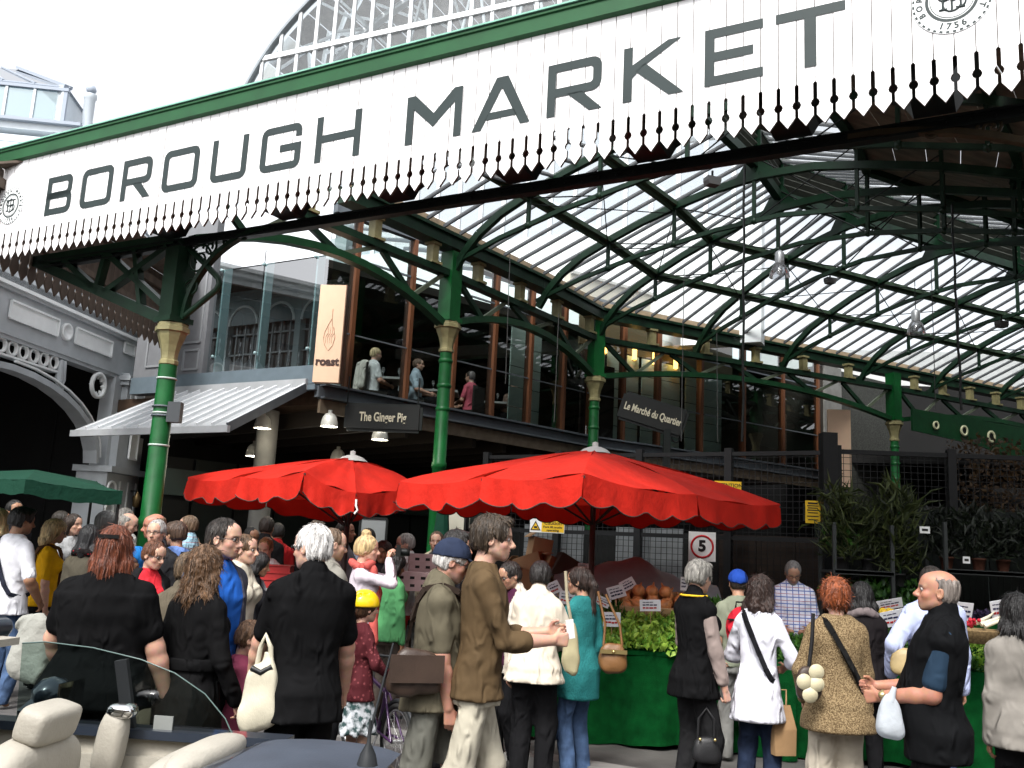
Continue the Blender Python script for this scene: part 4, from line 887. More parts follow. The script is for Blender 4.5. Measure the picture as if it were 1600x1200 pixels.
# ================================================================== canvas
def fabric(name, col, tl=.35, var=.12, wr=.12, wscale=14):
    m = bpy.data.materials.new(name); m.use_nodes = True; n = m.node_tree; b = n.nodes['Principled BSDF']; o = n.nodes['Material Output']
    b.inputs['Roughness'].default_value = .8; b.inputs['Specular IOR Level'].default_value = .2
    tc = n.nodes.new('ShaderNodeTexCoord'); t = n.nodes.new('ShaderNodeTexNoise'); t.inputs['Scale'].default_value = 2.5; t.inputs['Detail'].default_value = 6
    n.links.new(tc.outputs['Object'], t.inputs['Vector'])
    r = n.nodes.new('ShaderNodeValToRGB'); r.color_ramp.elements[0].position = .3; r.color_ramp.elements[1].position = .7
    r.color_ramp.elements[0].color = (*[c * (1 - var) for c in col], 1); r.color_ramp.elements[1].color = (*[min(1, c * (1 + var)) for c in col], 1)
    n.links.new(t.outputs['Fac'], r.inputs[0]); n.links.new(r.outputs[0], b.inputs['Base Color'])
    t2 = n.nodes.new('ShaderNodeTexNoise'); t2.inputs['Scale'].default_value = wscale; t2.inputs['Detail'].default_value = 3; n.links.new(tc.outputs['Object'], t2.inputs['Vector'])
    bp = n.nodes.new('ShaderNodeBump'); bp.inputs['Strength'].default_value = wr * 4; bp.inputs['Distance'].default_value = .02; n.links.new(t2.outputs['Fac'], bp.inputs['Height']); n.links.new(bp.outputs[0], b.inputs['Normal'])
    tr = n.nodes.new('ShaderNodeBsdfTranslucent'); n.links.new(r.outputs[0], tr.inputs[0])
    mx = n.nodes.new('ShaderNodeMixShader'); mx.inputs[0].default_value = tl
    n.links.new(b.outputs[0], mx.inputs[1]); n.links.new(tr.outputs[0], mx.inputs[2]); n.links.new(mx.outputs[0], o.inputs[0]); return m
REDC = fabric('red_canvas', (0.56, 0.020, 0.010), .25, .2)
GREENCV = fabric('green_canvas', (0.006, 0.045, 0.026), .15)
PIPING = mat('valance_piping', (.05, .035, .03), .7)
POLE = mat('dark_pole', (.03, .028, .026), .5)
def parasol(name, label, rim, top, col, val_h=.24, nsc=4, group='red market parasols over the stalls', pole=True, seed=1):
    rr = random.Random(seed); N_ = len(rim)
    t = thing(name, label, 'parasol', (top.x, top.y, 0), 0, group)
    for i in range(N_):
        A, B = Vector(rim[i]), Vector(rim[(i + 1) % N_]); nu, nv = 12, 9; rows = []
        for j in range(nv + 1):
            v = j / nv; row = []
            for k in range(nu + 1):
                u = k / nu; p = top.lerp(A.lerp(B, u), max(v, .02))
                p = p + Vector((0, 0, -.045 * 4 * u * (1 - u) * v + .035 * math.sin(v * math.pi) * (1 if rr else 1) + .010 * v * math.sin(14 * u * (1.3 - v * .5) + 3 * v + i * 2.1) + .008 * math.sin(5 * u + 9 * v + i)))
                row.append(p)
            rows.append(row)
        m = MB(); m.grid(rows); m.build('canopy_gore', col, t)
        L = (B - A).length; out = (A + B) / 2 - Vector((top.x, top.y, (A.z + B.z) / 2)); out.z = 0; out.normalize()
        ns = max(2, round(L / .42)); n = ns * 8; pipe = []; rows = []
        for j in range(5):
            f = j / 4; row = []
            for k in range(n + 1):
                u = k / n; h = val_h * (.76 + .24 * abs(math.sin(u * ns * math.pi + .25 * math.sin(u * 9 + i * 3))) ** .8 + .03 * math.sin(u * 17 + i))
                p = A.lerp(B, u) + Vector((0, 0, -.045 * 4 * u * (1 - u))) + out * (.02 * f + f * .022 * math.sin(u * 11 + i * 2.3) + .012 * f * math.sin(u * 31 + i)) - Vector((0, 0, h * f))
                row.append(p)
                if j == 4: pipe.append(p)
            rows.append(row)
        m = MB(); m.grid(rows); va = m.build('valance', col, t)
        m = MB(); m.tube(pipe, .006, 4); m.build('piping', PIPING, va)
        m = MB(); m.tube([top - Vector((0, 0, .06)), Vector(rim[i]) - Vector((0, 0, .03))], .014, 6); m.build('rib', POLE, t)
        m = MB(); q = top.lerp(Vector(rim[i]), .5) - Vector((0, 0, .04)); m.tube([Vector((top.x, top.y, top.z - .75)), q], .011, 5); m.build('strut', POLE, t)
    m = MB(); m.lathe((top.x, top.y, 0), [(.30, 0), (.30, .05), (.03, .06), (.028, top.z - .05)], 10); m.build('pole', POLE, t)
    m = MB(); m.lathe(top + Vector((0, 0, -.015)), [(.17, -.02), (.12, .022), (.06, .045), (.03, .05), (.03, .09), (.001, .10)], 12); m.build('peak_cap', mat('cap_grey_canvas', (.42, .40, .38), .7), t)
    return t
top = Vector((.87, 9.3, 2.70))
Lc, Fc, Rc = at(624, 752, 8.8), at(912, 739, 7.2), at(1219, 788, 9.8)
Bc = Vector((2 * top.x - Fc.x, 2 * top.y - Fc.y, Fc.z))
def mid(a, b, dz=0): return (a + b) / 2 + Vector((0, 0, dz))
rim = [Lc, mid(Lc, Fc, .01), Fc, mid(Fc, Rc, -.03), Rc, mid(Rc, Bc), Bc, mid(Bc, Lc)]
parasol('market_parasol', 'nearer red square parasol over the vegetable stall with wavy valance', rim, top, REDC, seed=3)
top2 = at(551, 716, 10.1)
L2, F2, D2, R2 = at(294, 746, 10.6), at(476, 736, 8.75), at(556, 769, 9.0), at(650, 757, 10.0)
B2 = Vector((2 * top2.x - F2.x, 2 * top2.y - F2.y, F2.z)); B3 = Vector((2 * top2.x - D2.x, 2 * top2.y - D2.y, D2.z))
parasol('market_parasol', 'farther red parasol on the left, half behind the other red parasol', [L2, mid(L2, F2, -.02), F2, D2, R2, B2, B3, mid(B3, L2)], top2, REDC, seed=5)
m = MB(); q = at(556, 790, 8.98); m.tube([q + Vector((0, 0, .06)), q, q + Vector((.02, 0, -.04)), q + Vector((-.01, 0, -.08))], .012, 5); o = m.build('tie_rope', mat('white_rope', (.75, .74, .7), .7)); tag(o, 'short knotted white rope tied at the corner of the left red parasol', 'rope'); 
# green flat awning at the left
t = thing('market_awning', 'dark green flat canvas stall awning at the left edge', 'awning', (-4.9, 9.2, 0))
P = [at(-60, 741, 8.6), at(40, 749, 8.3), at(192, 768, 9.0), at(150, 752, 10.8), at(-60, 738, 10.6)]
c = sum(P, Vector()) / 5 + Vector((0, 0, .10))
for i in range(5):
    A, B = P[i], P[(i + 1) % 5]; rows = [[c.lerp(A.lerp(B, k / 8), max(.02, j / 6)) + Vector((0, 0, -.02 * math.sin(k / 8 * math.pi) * j / 6)) for k in range(9)] for j in range(7)]
    m = MB(); m.grid(rows); m.build('canopy_gore', GREENCV, t)
    m = MB(); rows = [[A.lerp(B, k / 16) + Vector((0, 0, -.13 * j / 3 - .02 * math.sin(k / 16 * math.pi) + .008 * math.sin(k * 1.3))) for k in range(17)] for j in range(4)]; m.grid(rows); m.build('valance', GREENCV, t)
for p in (P[2], P[3]):
    m = MB(); m.tube([(p.x - .05, p.y + .05, 0), (p.x - .05, p.y + .05, p.z - .02)], .016, 6); m.build('leg', POLE, t)
# closed dark green parasol in the background
p = at(690, 830, 12.6); t = thing('closed_parasol', 'closed dark green parasol standing behind the stall', 'parasol', (p.x, p.y, 0))
m = MB(); m.lathe((p.x, p.y, 0), [(.02, 0), (.02, 1.1), (.17, 1.15), (.13, 1.6), (.06, 2.35), (.02, 2.5), (.001, 2.55)], 10, smooth=False); m.build('folded_canopy', GREENCV, t)

# ================================================================== VEGETABLE STALL
TURF = mat('green_stall_cloth', (0.002, 0.046, 0.010), .95, spec=.05, var=.35, vscale=9, bump=.5, bscale=220)
WOODC = mat('crate_wood', (.34, .22, .11), .7, var=.3, vscale=14, stretch=(.3, 1, 1)); WICK = mat('wicker', (.28, .19, .09), .7, var=.4, vscale=60)
stall = thing('vegetable_stall', 'long vegetable stall draped with bright green artificial grass cloth', 'stall', (1.6, 9.2, 0))
s0, s1 = Vector((-.3, 8.84, 0)), Vector((5.4, 8.02, 0)); sd = (s1 - s0).normalized(); sn = Vector((-sd.y, sd.x, 0))
Ls = (s1 - s0).length
def SPt(a, o, z): p = s0 + sd * a + sn * o; return Vector((p.x, p.y, z))
nseg = 6
for k in range(nseg):                      # separate lengths of cloth hanging in folds
    a0, a1_ = Ls * k / nseg, Ls * (k + 1) / nseg + .05; rows = []
    for j in range(9):
        f = j / 8; row = []
        for i in range(25):
            a = a0 + (a1_ - a0) * i / 24; fold = (.014 + .05 * f) * math.sin(a * 9 + k * 2) + .022 * f * math.sin(a * 23 + k)
            row.append(SPt(a, -.02 - .05 * f + fold + .012 * (k % 2), .84 - .80 * f + .02 * f * math.sin(a * 4)))
        rows.append(row)
    m = MB(); m.grid(rows); m.build('cloth_drop', TURF, stall)
m = MB(); m.prism([SPt(0, -.03, .80), SPt(Ls, -.03, .80), SPt(Ls, 1.15, .80), SPt(0, 1.15, .80)], (0, 0, .035)); m.build('table_top', TURF, stall)
m = MB(); m.add([SPt(0, .12, .84), SPt(Ls * .47, .12, .84), SPt(Ls * .47, 1.1, 1.22), SPt(0, 1.1, 1.22), SPt(0, 1.1, .84), SPt(Ls * .47, 1.1, .84)], [(0, 1, 2, 3), (3, 2, 5, 4), (0, 3, 4), (1, 5, 2)]); m.build('sloping_display', TURF, stall)
m = MB(); m.add([SPt(Ls * .60, .12, .84), SPt(Ls, .12, .84), SPt(Ls, 1.1, 1.2), SPt(Ls * .60, 1.1, 1.2), SPt(Ls * .60, 1.1, .84), SPt(Ls, 1.1, .84)], [(0, 1, 2, 3), (3, 2, 5, 4), (0, 3, 4), (1, 5, 2)]); m.build('sloping_display', TURF, stall)
for a in (.2, 1.6, 3.0, 4.4, 5.6):
    for o_ in (.08, 1.05):
        m = MB(); p = SPt(a, o_, .4); m.box(p, (.05, .05, .8)); m.build('trestle_leg', WOODC, stall)
def leafmat(name, c0, c1, rough=.55, tl=.3):
    m = bpy.data.materials.new(name); m.use_nodes = True; n = m.node_tree; b = n.nodes['Principled BSDF']; o = n.nodes['Material Output']; b.inputs['Roughness'].default_value = rough
    g_ = n.nodes.new('ShaderNodeNewGeometry'); r = n.nodes.new('ShaderNodeValToRGB'); r.color_ramp.elements[0].color = (*c0, 1); r.color_ramp.elements[1].color = (*c1, 1)
    n.links.new(g_.outputs['Random Per Island'], r.inputs[0]); n.links.new(r.outputs[0], b.inputs['Base Color'])
    tr = n.nodes.new('ShaderNodeBsdfTranslucent'); n.links.new(r.outputs[0], tr.inputs[0]); mx = n.nodes.new('ShaderNodeMixShader'); mx.inputs[0].default_value = tl
    n.links.new(b.outputs[0], mx.inputs[1]); n.links.new(tr.outputs[0], mx.inputs[2]); n.links.new(mx.outputs[0], o.inputs[0]); return m
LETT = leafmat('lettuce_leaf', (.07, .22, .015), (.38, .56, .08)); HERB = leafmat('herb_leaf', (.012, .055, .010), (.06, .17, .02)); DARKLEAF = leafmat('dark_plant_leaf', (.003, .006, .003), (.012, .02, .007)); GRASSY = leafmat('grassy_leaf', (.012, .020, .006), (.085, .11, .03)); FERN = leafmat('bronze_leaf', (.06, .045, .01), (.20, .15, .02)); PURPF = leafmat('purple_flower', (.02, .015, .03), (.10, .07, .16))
nprng = np.random.default_rng(5)
def leaves(name, pts, nrm, size, mt, parent=None, droop=.3, width=.5, kind='stuff', jitter=.8):
    """many small folded leaf blades at pts (N,3) pointing along nrm with jitter"""
    N_ = len(pts); d = nrm + nprng.normal(0, jitter, (N_, 3)); d /= np.linalg.norm(d, axis=1)[:, None]
    r = nprng.normal(0, 1, (N_, 3)); s = np.cross(d, r); s /= np.linalg.norm(s, axis=1)[:, None] + 1e-9; nn = np.cross(s, d)
    L = size * nprng.uniform(.6, 1.4, N_)[:, None]; w_ = L * width
    V = np.stack([pts, pts + d * L * .5 + s * w_ * .5 + nn * L * .08, pts + d * L + nn * -droop * L, pts + d * L * .5 - s * w_ * .5 + nn * L * .08, pts + d * L * .55 - nn * L * .06], 1)
    F = np.array([(0, 1, 4), (1, 2, 4), (2, 3, 4), (3, 0, 4)])
    V = V.reshape(-1, 3); F = (F[None] + (np.arange(N_) * 5)[:, None, None]).reshape(-1, 3)
    if parent is not None: V = V - np.array(ROOT[parent].translation)
    me = bpy.data.meshes.new(name); me.vertices.add(len(V)); me.vertices.foreach_set('co', V.ravel()); me.loops.add(F.size); me.loops.foreach_set('vertex_index', F.ravel().astype(np.int32))
    me.polygons.add(len(F)); me.polygons.foreach_set('loop_start', np.arange(0, F.size, 3, dtype=np.int32)); me.polygons.foreach_set('use_smooth', np.ones(len(F), bool)); me.update(calc_edges=True); me.materials.append(mt)
    o = link_mesh(name, me, parent)
    if kind: o['kind'] = kind
    return o
def heap(name, label, a0, a1_, o0, o1, n, size, mt, zf, hump=.10, width=.55):
    a = nprng.uniform(a0, a1_, n); o_ = nprng.uniform(o0, o1, n); ua = (a - a0) / (a1_ - a0); uo = (o_ - o0) / (o1 - o0)
    h = hump * (1 - np.abs(2 * ua - 1) ** 3) * (1 - np.abs(2 * uo - 1) ** 3) * (1 + .35 * np.sin(a * 17) * np.sin(o_ * 19))
    base = np.array([zf(x) for x in o_])
    P = np.stack([s0.x + sd.x * a + sn.x * o_, s0.y + sd.y * a + sn.y * o_, base + h * nprng.uniform(.35, 1, n)], 1)
    o = leaves(name, P, np.tile([0, -.35, .8], (n, 1)), size, mt, None, width=width); return tag(o, label, 'greens')
slope = lambda o_: .85 + max(0, o_ - .12) * .385
flat = lambda o_: .84
heap('lettuce_heap', 'bright green heap of curly lettuce leaves on the stall front', .95, 2.40, -.06, .62, 3200, .062, LETT, slope, .15)
heap('herb_heap', 'dark green bunched herbs behind the lettuce heap', .9, 1.75, .55, .95, 900, .07, HERB, slope, .10, .3)
heap('dill_heap', 'bronze green feathery herb bunch under the onion basket', 1.35, 1.95, .50, .70, 500, .07, FERN, slope, .10, .15)
heap('herb_heap', 'green herb bunches on the stall in front of the check shirted vendor', 2.6, 3.3, -.05, .55, 1500, .06, HERB, flat, .16)
heap('parsley_heap', 'dense dark parsley heap between the red haired woman and the blue shirt', 3.5, 4.5, .05, .75, 1900, .06, HERB, slope, .22)
heap('salad_heap', 'pale green salad heap by the right hand end of the stall', 4.5, 5.7, -.02, .6, 1300, .06, LETT, slope, .16)
heap('leek_heap', 'dark leafy leeks behind the teal cardigan', 1.1, 1.55, .4, .9, 500, .12, HERB, slope, .10, .15)
heap('carrot_tops', 'leafy green tops to the right of the onion basket', 2.0, 2.5, .6, 1.0, 500, .07, HERB, slope, .16)
def onz(p, rise=0): return p
ONION = mat('onion_skin', (.44, .18, .065), .4, var=.5, vscale=18, stretch=(1, 1, .2)); LEMON = mat('lemon_skin', (.75, .50, .03), .4, var=.1); RADM = mat('radish_red', (.50, .02, .04), .35)
# onion basket
t = thing('onion_basket', 'shallow wooden basket of brown onions tilted on the stall', 'basket', tuple(SPt(1.70, .82, 1.18)))
bc = SPt(1.70, .80, 1.16); bx_, by_ = sd, (sn * .93 + Vector((0, 0, .36))).normalized(); bz_ = bx_.cross(by_)
m = MB(); m.frame(bc, bx_ * .36, by_ * .2, bz_ * .01); m.build('base', WICK, t)
for sg in (-1, 1):
    m = MB(); m.frame(bc + bx_ * .36 * sg + bz_ * .05, bx_ * .01, by_ * .2, bz_ * .06); m.build('side_slat', WOODC, t)
    m = MB(); m.frame(bc + by_ * .2 * sg + bz_ * .05, bx_ * .36, by_ * .01, bz_ * .06); m.build('side_slat', WOODC, t)
m = MB(); m.lathe((0, 0, 0), [(.001, -.055), (.03, -.052), (.055, -.03), (.064, 0), (.055, .032), (.03, .05), (.012, .062), (.008, .09), (.001, .10)], 12); om = m.mesh('onion', ONION)
k = 0
for i in range(5):
    for j in range(3):
        p = bc + bx_ * (-.27 + .135 * i + rnd.uniform(-.02, .02)) + by_ * (-.12 + .12 * j) + bz_ * (.075 + .03 * ((i + j) % 2))
        o = link_mesh('onion', om); o.location = p; o.rotation_euler = (rnd.uniform(-.9, .9), rnd.uniform(-.9, .9), rnd.uniform(0, 6)); tag(o, 'brown skinned onion heaped in the tilted basket', 'onion', 'onions heaped in the basket')
for i in range(3):
    p = bc + bx_ * (-.14 + .13 * i) + by_ * .03 + bz_ * .18; o = link_mesh('onion', om); o.location = p; o.rotation_euler = (rnd.uniform(-.9, .9), .4, i); tag(o, 'brown skinned onion heaped in the tilted basket', 'onion', 'onions heaped in the basket')
# lemon crate
lc = at(1380, 962, 9.0); t = thing('lemon_crate', 'small wooden crate heaped with yellow lemons', 'crate', tuple(lc))
m = MB(); m.frame(lc - Vector((0, 0, .09)), sd * .2, sn * .14, Vector((0, 0, .05))); m.build('crate_box', WOODC, t)
m = MB(); m.ball((0, 0, 0), (.045, .036, .036), 10); m.ball((.043, 0, 0), (.012, .01, .01), 6); lm = m.mesh('lemon', LEMON)
for i in range(14):
    o = link_mesh('lemon', lm); o.location = lc + sd * (-.14 + .07 * (i % 5)) + sn * (-.08 + .07 * (i // 5)) + Vector((0, 0, -.01 + .045 * (i % 2))); o.rotation_euler = (rnd.uniform(0, 3), rnd.uniform(0, 1), rnd.uniform(0, 6)); tag(o, 'yellow lemon heaped in the small crate', 'lemon', 'lemons heaped in the crate')
# radishes and spring onions in a basket at the right
rc = at(1527, 985, 7.9); t = thing('radish_basket', 'round wicker basket of radishes and white roots', 'basket', tuple(rc))
m = MB(); m.lathe(rc - Vector((0, 0, .1)), [(.001, 0), (.16, 0), (.21, .10), (.215, .11), (.2, .11), (.15, .02), (.001, .02)], 16); m.build('basket_body', WICK, t)
m = MB(); m.ball((0, 0, 0), (.017, .017, .02), 8); m.tube([(0, 0, -.018), (0, 0, -.05)], [.004, .001], 4); rm = m.mesh('radish', RADM)
for i in range(12):
    o = link_mesh('radish', rm); o.location = rc + Vector((rnd.uniform(-.12, .02), rnd.uniform(-.1, .1), .03 + rnd.uniform(0, .06))); o.rotation_euler = (rnd.uniform(0, 6), rnd.uniform(0, 6), 0); tag(o, 'small red radish in the wicker basket', 'radish', 'radishes in the wicker basket')
m = MB(); m.tube([(0, 0, 0), (.14, 0, .01), (.22, .0, .03)], [.02, .014, .003], 8); cm_ = m.mesh('parsnip', mat('root_white', (.72, .68, .52), .5))
for i in range(3):
    o = link_mesh('parsnip', cm_); o.location = rc + Vector((.02, -.08 + .06 * i, .04 + .01 * i)); o.rotation_euler = (0, -.3, rnd.uniform(-.4, .4)); tag(o, 'pale white root laid in the wicker basket', 'parsnip', 'white roots in the wicker basket')
# price cards
CARD = mat('card_white', (.74, .74, .78), .5); INK = mat('card_ink', (.02, .02, .07), .6); INKR = mat('card_red_ink', (.45, .02, .02), .6)
def card(px, py, Y, w_, h_, roll, label, lean=-.4, az=97):
    c = at(px, py, Y); t = thing('price_card', label, 'price card', tuple(c), 0, 'white price cards on the stall')
    xd = azd(az); up = (Vector((0, 0, 1)) + Vector((0, .0, 0)) - azd(az - 90) * lean * -1).normalized(); nd = xd.cross(up)
    x2 = (xd * math.cos(roll) + up * math.sin(roll)); y2 = (up * math.cos(roll) - xd * math.sin(roll))
    m = MB(); m.frame(c, x2 * w_ / 2, nd * .003, y2 * h_ / 2); m.build('card', CARD, t)
    rr = random.Random(int(px)); f = nd if nd.dot(c - Vector((0, 0, CAMZ))) < 0 else -nd
    for row, (zz, n, sc, ink) in enumerate(((.30, 3, .05, INK), (.06, 4, .10, INK), (-.2, 4, .12, INK if px % 2 else INKR))):
        m = MB(); x = -.36
        for k in range(n):
            wd = rr.uniform(.10, .2); m.frame(c + f * .005 + x2 * w_ * (x + wd / 2) + y2 * h_ * (zz + rr.uniform(-.02, .02)), x2 * w_ * wd / 2, f * .0008, y2 * h_ * sc / 2); x += wd + .03
        m.build('print', ink, t)
    m = MB(); m.tube([c - y2 * h_ * .5, c - y2 * (h_ * .5 + .12)], .004, 4); m.build('stick', WOODC, t)
card(886, 934, 8.9, .15, .13, -.1, 'white price card just right of the pale jacket shoulder'); card(866, 918, 9.1, .12, .12, .5, 'small tilted price card behind the dark haired shopper')
card(963, 925, 9.3, .17, .13, .35, 'price card left of the onions overlapped by another card'); card(981, 913, 9.4, .15, .11, .55, 'steeply tilted price card directly left of the onion basket'); card(1016, 946, 8.75, .19, .11, .06, 'price card on the front rim of the onion basket')
card(956, 968, 8.7, .16, .14, .02, 'dim grey price card above the lettuce by the teal cardigan'); card(942, 940, 9.0, .14, .09, -.4, 'low price card close to the teal shoulder'); card(1069, 912, 9.3, .07, .14, .0, 'narrow upright price card beside the grey haired shopper'); card(912, 884, 9.9, .12, .05, .0, 'thin price card high at the back behind the teal cardigan')
card(1396, 966, 8.5, .22, .15, .3, 'large price card with red figures in front of the lemons'); card(1390, 944, 9.2, .24, .10, .25, 'flat tilted price card above the lemons'); card(1507, 956, 8.2, .13, .17, -.05, 'upright price card behind the bald man'); card(1560, 952, 8.0, .12, .16, .25, 'price card at the right edge beside the black haired woman'); card(1490, 950, 8.6, .10, .12, .1, 'small price card half hidden by the bald man')
# tarpaulin hump behind the stall
TARP = mat('grey_tarpaulin', (.16, .18, .19), .5, var=.2, vscale=4, bump=.3, bscale=9)
rows = []
for j in range(13):
    v = j / 12; row = []
    for i in range(25):
        u = i / 24; x = .55 + 1.75 * u; h = .35 + .25 * math.exp(-((u - .5) / .22) ** 2) + .10 * math.exp(-((u - .15) / .2) ** 2)
        z = 1.05 + h * math.sin(v * math.pi) ** .7 + .02 * math.sin(u * 30 + v * 9); row.append((x, 9.75 + 1.0 * v, z if 0 < j < 12 else .9))
    rows.append(row)
m = MB(); m.grid(rows); tag(m.build('tarpaulin', TARP), 'crumpled grey tarpaulin over goods behind the stall', 'tarpaulin')
m = MB(); m.box((1.4, 10.25, .5), (1.6, .8, 1.0)); t = thing('pallet_stack', 'dark stacked goods under the grey tarpaulin', 'pallet', (1.4, 10.25, 0)); m.build('load', BLACK, t)
# cardboard boxes and fruit crates behind the stall
CARDB = mat('cardboard', (.30, .19, .10), .8, var=.15, vscale=5); PINKB = mat('pink_crate_board', (.42, .30, .30), .7, var=.15)
def cbox(px, py, Y, w_, d_, h_, rz, tiltx, label, mt=CARDB):
    c = at(px, py, Y); t = thing('cardboard_box', label, 'box', tuple(c), rz, 'cardboard boxes piled behind the stall'); q = Matrix.Rotation(tiltx, 3, 'Y')
    for nm, a, b in (('side', (0, -d_ / 2, 0), (w_ / 2, .004, h_ / 2)), ('side', (0, d_ / 2, 0), (w_ / 2, .004, h_ / 2)), ('side', (-w_ / 2, 0, 0), (.004, d_ / 2, h_ / 2)), ('side', (w_ / 2, 0, 0), (.004, d_ / 2, h_ / 2)), ('base', (0, 0, -h_ / 2), (w_ / 2, d_ / 2, .004))):
        m = MB(); m.frame(q @ Vector(a), q @ Vector((b[0], 0, 0)), q @ Vector((0, b[1], 0)), q @ Vector((0, 0, b[2]))); m.build(nm, mt, t, True)
    m = MB(); m.frame(q @ Vector((-w_ * .62, 0, h_ * .55)), q @ Vector((w_ * .15, 0, h_ * .1)), q @ Vector((0, d_ / 2, 0)), q @ Vector((-.001, 0, .003))); m.build('flap', mt, t, True)
cbox(842, 862, 10.6, .22, .2, .3, .3, .15, 'tall open cardboard box with raised flaps on top of the pile'); cbox(830, 885, 10.4, .3, .25, .25, -.3, -.35, 'leaning cardboard box at the left of the pile'); cbox(862, 890, 10.4, .26, .25, .22, .5, .4, 'tilted cardboard box under the tall open one'); cbox(885, 890, 10.3, .3, .22, .26, .2, .5, 'dark cardboard box at the right of the pile', mat('dark_cardboard', (.05, .038, .03), .8)); cbox(826, 906, 10.3, .24, .3, .22, .1, 0, 'lowest cardboard box of the pile')
m = MB(); p = at(850, 930, 10.5); m.box((p.x, p.y, p.z / 2), (.9, .5, p.z)); tag(m.build('trestle_box', BLACK), 'black trestle box carrying the cardboard pile', 'trestle')
def fcrate(px, py, Y, label):
    c = at(px, py, Y); t = thing('fruit_crate', label, 'crate', tuple(c), .15, 'pink fruit crates stacked behind the photographer')
    m = MB(); m.box((0, 0, 0), (.42, .3, .12)); m.build('crate_body', PINKB, t, True)
    for x in (-.12, 0, .12):
        m = MB(); m.box((x, -.151, .0), (.05, .004, .03)); m.build('hand_hole', BLACK, t, True)
for i in range(4): fcrate(667, 874 + i * 12, 11.0, ['topmost', 'second', 'third', 'lowest'][i] + ' pink fruit crate of the stack behind the capped man')
for i in range(2): fcrate(643, 902 + i * 12, 10.6, ['upper', 'lower'][i] + ' pink fruit crate of the short stack beside the green hoodie')
for i in range(3):
    c = at(432, 890 + i * 11, 10.2); t = thing('red_tray', ['top', 'middle', 'bottom'][i] + ' red plastic tray of the stack behind the black hooded girl', 'tray', tuple(c), .1, 'red plastic trays in a stack'); m = MB(); m.box((0, 0, 0), (.32, .3, .08)); m.build('tray_body', mat('red_plastic', (.35, .03, .03), .4), t, True); m = MB(); m.box((0, 0, .045), (.34, .32, .012)); m.build('rim', mat('red_plastic', (.35, .03, .03), .4), t, True)

# ================================================================== MESH FENCE, NOTICES
FPOST = mat('fence_post_black', (.004, .0045, .005), .5)
fe = thing('mesh_fence', 'tall black wire mesh security fence behind the stall', 'fence', (3.7, 10.56, 0))
F0, F1, F2_ = Vector((-.3, 13.3, 0)), Vector((3.72, 10.75, 0)), Vector((7.6, 10.3, 0))
def fence_run(A, B, n, z0, z1, solid=None):
    d = (B - A); L = d.length; d.normalize(); nn = Vector((-d.y, d.x, 0))
    for k in range(n + 1):
        p = A + d * (L * k / n); m = MB(); m.box((p.x, p.y, z1 / 2 + .02), (.09, .09, z1 + .04), math.atan2(d.y, d.x)); m.build('post', FPOST, fe)
    for z in (z0, 1.95, z1 - .03):
        m = MB(); m.bar((A.x, A.y, z), (B.x, B.y, z), .05, .05); m.build('rail', FPOST, fe)
    m = MB(); s = .0
    while s < L: p = A + d * s; m.bar((p.x, p.y, z0), (p.x, p.y, z1), .006, .006, up=d); s += .075
    z = z0
    while z < z1: m.bar((A.x, A.y, z), (B.x, B.y, z), .006, .006); z += .075
    o = m.build('wire_mesh', FPOST, fe); o['kind'] = 'stuff'
fence_run(F0, F1, 4, .3, 3.0); fence_run(F1 + Vector((.1, 0, 0)), F2_, 3, .3, 3.02)
m = MB(); m.box((F1.x, F1.y, 1.6), (.17, .17, 3.2)); m.build('gate_post', FPOST, fe)
# boarding behind the lower half of the fence
hb = thing('hoarding', 'boarded hoarding of dark and pale grey panels behind the mesh fence', 'hoarding', (2, 12, 0))
PALEPAN = mat('grey_hoarding', (.15, .16, .165), .6, var=.15); BROWNP = mat('brown_boarding', (.018, .011, .007), .7, var=.4, stretch=(.2, 1, 4))
d = (F1 - F0).normalized(); nn = Vector((-d.y, d.x, 0)) * -1
if nn.y < 0: nn = -nn
for k in range(10):
    p0_, p1_ = F0 + d * (.477 * k) + nn * .35, F0 + d * (.477 * (k + .98)) + nn * .35
    mt = PALEPAN if 1 <= k <= 5 and k != 3 else (BROWNP if k >= 7 else BLACK); m = MB(); m.bar((p0_.x, p0_.y, 1.0), (p1_.x, p1_.y, 1.0), .03, 2.0 if mt is not PALEPAN else 2.1); m.build('panel', mt, hb)
for k in range(4):
    p0_, p1_ = F1 + Vector((.98 * k, -.12 * k + .5, 0)), F1 + Vector((.98 * (k + .98), -.12 * (k + .98) + .5, 0)); m = MB(); m.bar((p0_.x, p0_.y, 1.2), (p1_.x, p1_.y, 1.2), .03, 2.4); m.build('panel', SHOPG, hb)
YEL = mat('sign_yellow', (.70, .44, .02), .5); RED = mat('sign_red', (.50, .015, .02), .5); SWH = mat('sign_white', (.72, .73, .72), .45); SBL = mat('sign_black', (.012, .012, .012), .5)
def plate(nm, label, px, py, Y, w_, h_, mt, az=95):
    c = at(px, py, Y); t = thing(nm, label, 'sign', tuple(c)); xd = azd(az); nd = Vector((-xd.y, xd.x, 0)); nd = nd if nd.y < 0 else -nd
    m = MB(); m.frame(c, xd * w_ / 2, nd * .004, Vector((0, 0, h_ / 2))); m.build('plate', mt, t); return t, c, xd, nd
t, c, xd, nd = plate('speed_sign', 'square white speed sign with red ring and black 5', 1097, 854, 10.9, .31, .335, SWH)
m = MB(); m.lathe(c + nd * .005, [(.112, 0), (.112, .003), (.135, .003), (.135, 0)], 32, axis=nd); m.build('red_ring', RED, t); text_mesh('numeral', '5', .17, SBL, plane_m(c + nd * .007 + Vector((0, 0, .002)), xd), t, .001, .008, sx=1.05)
t, c, xd, nd = plate('caution_sign', 'white and yellow caution sign with a forklift triangle', 855, 822, 11.7, .43, .165, SWH)
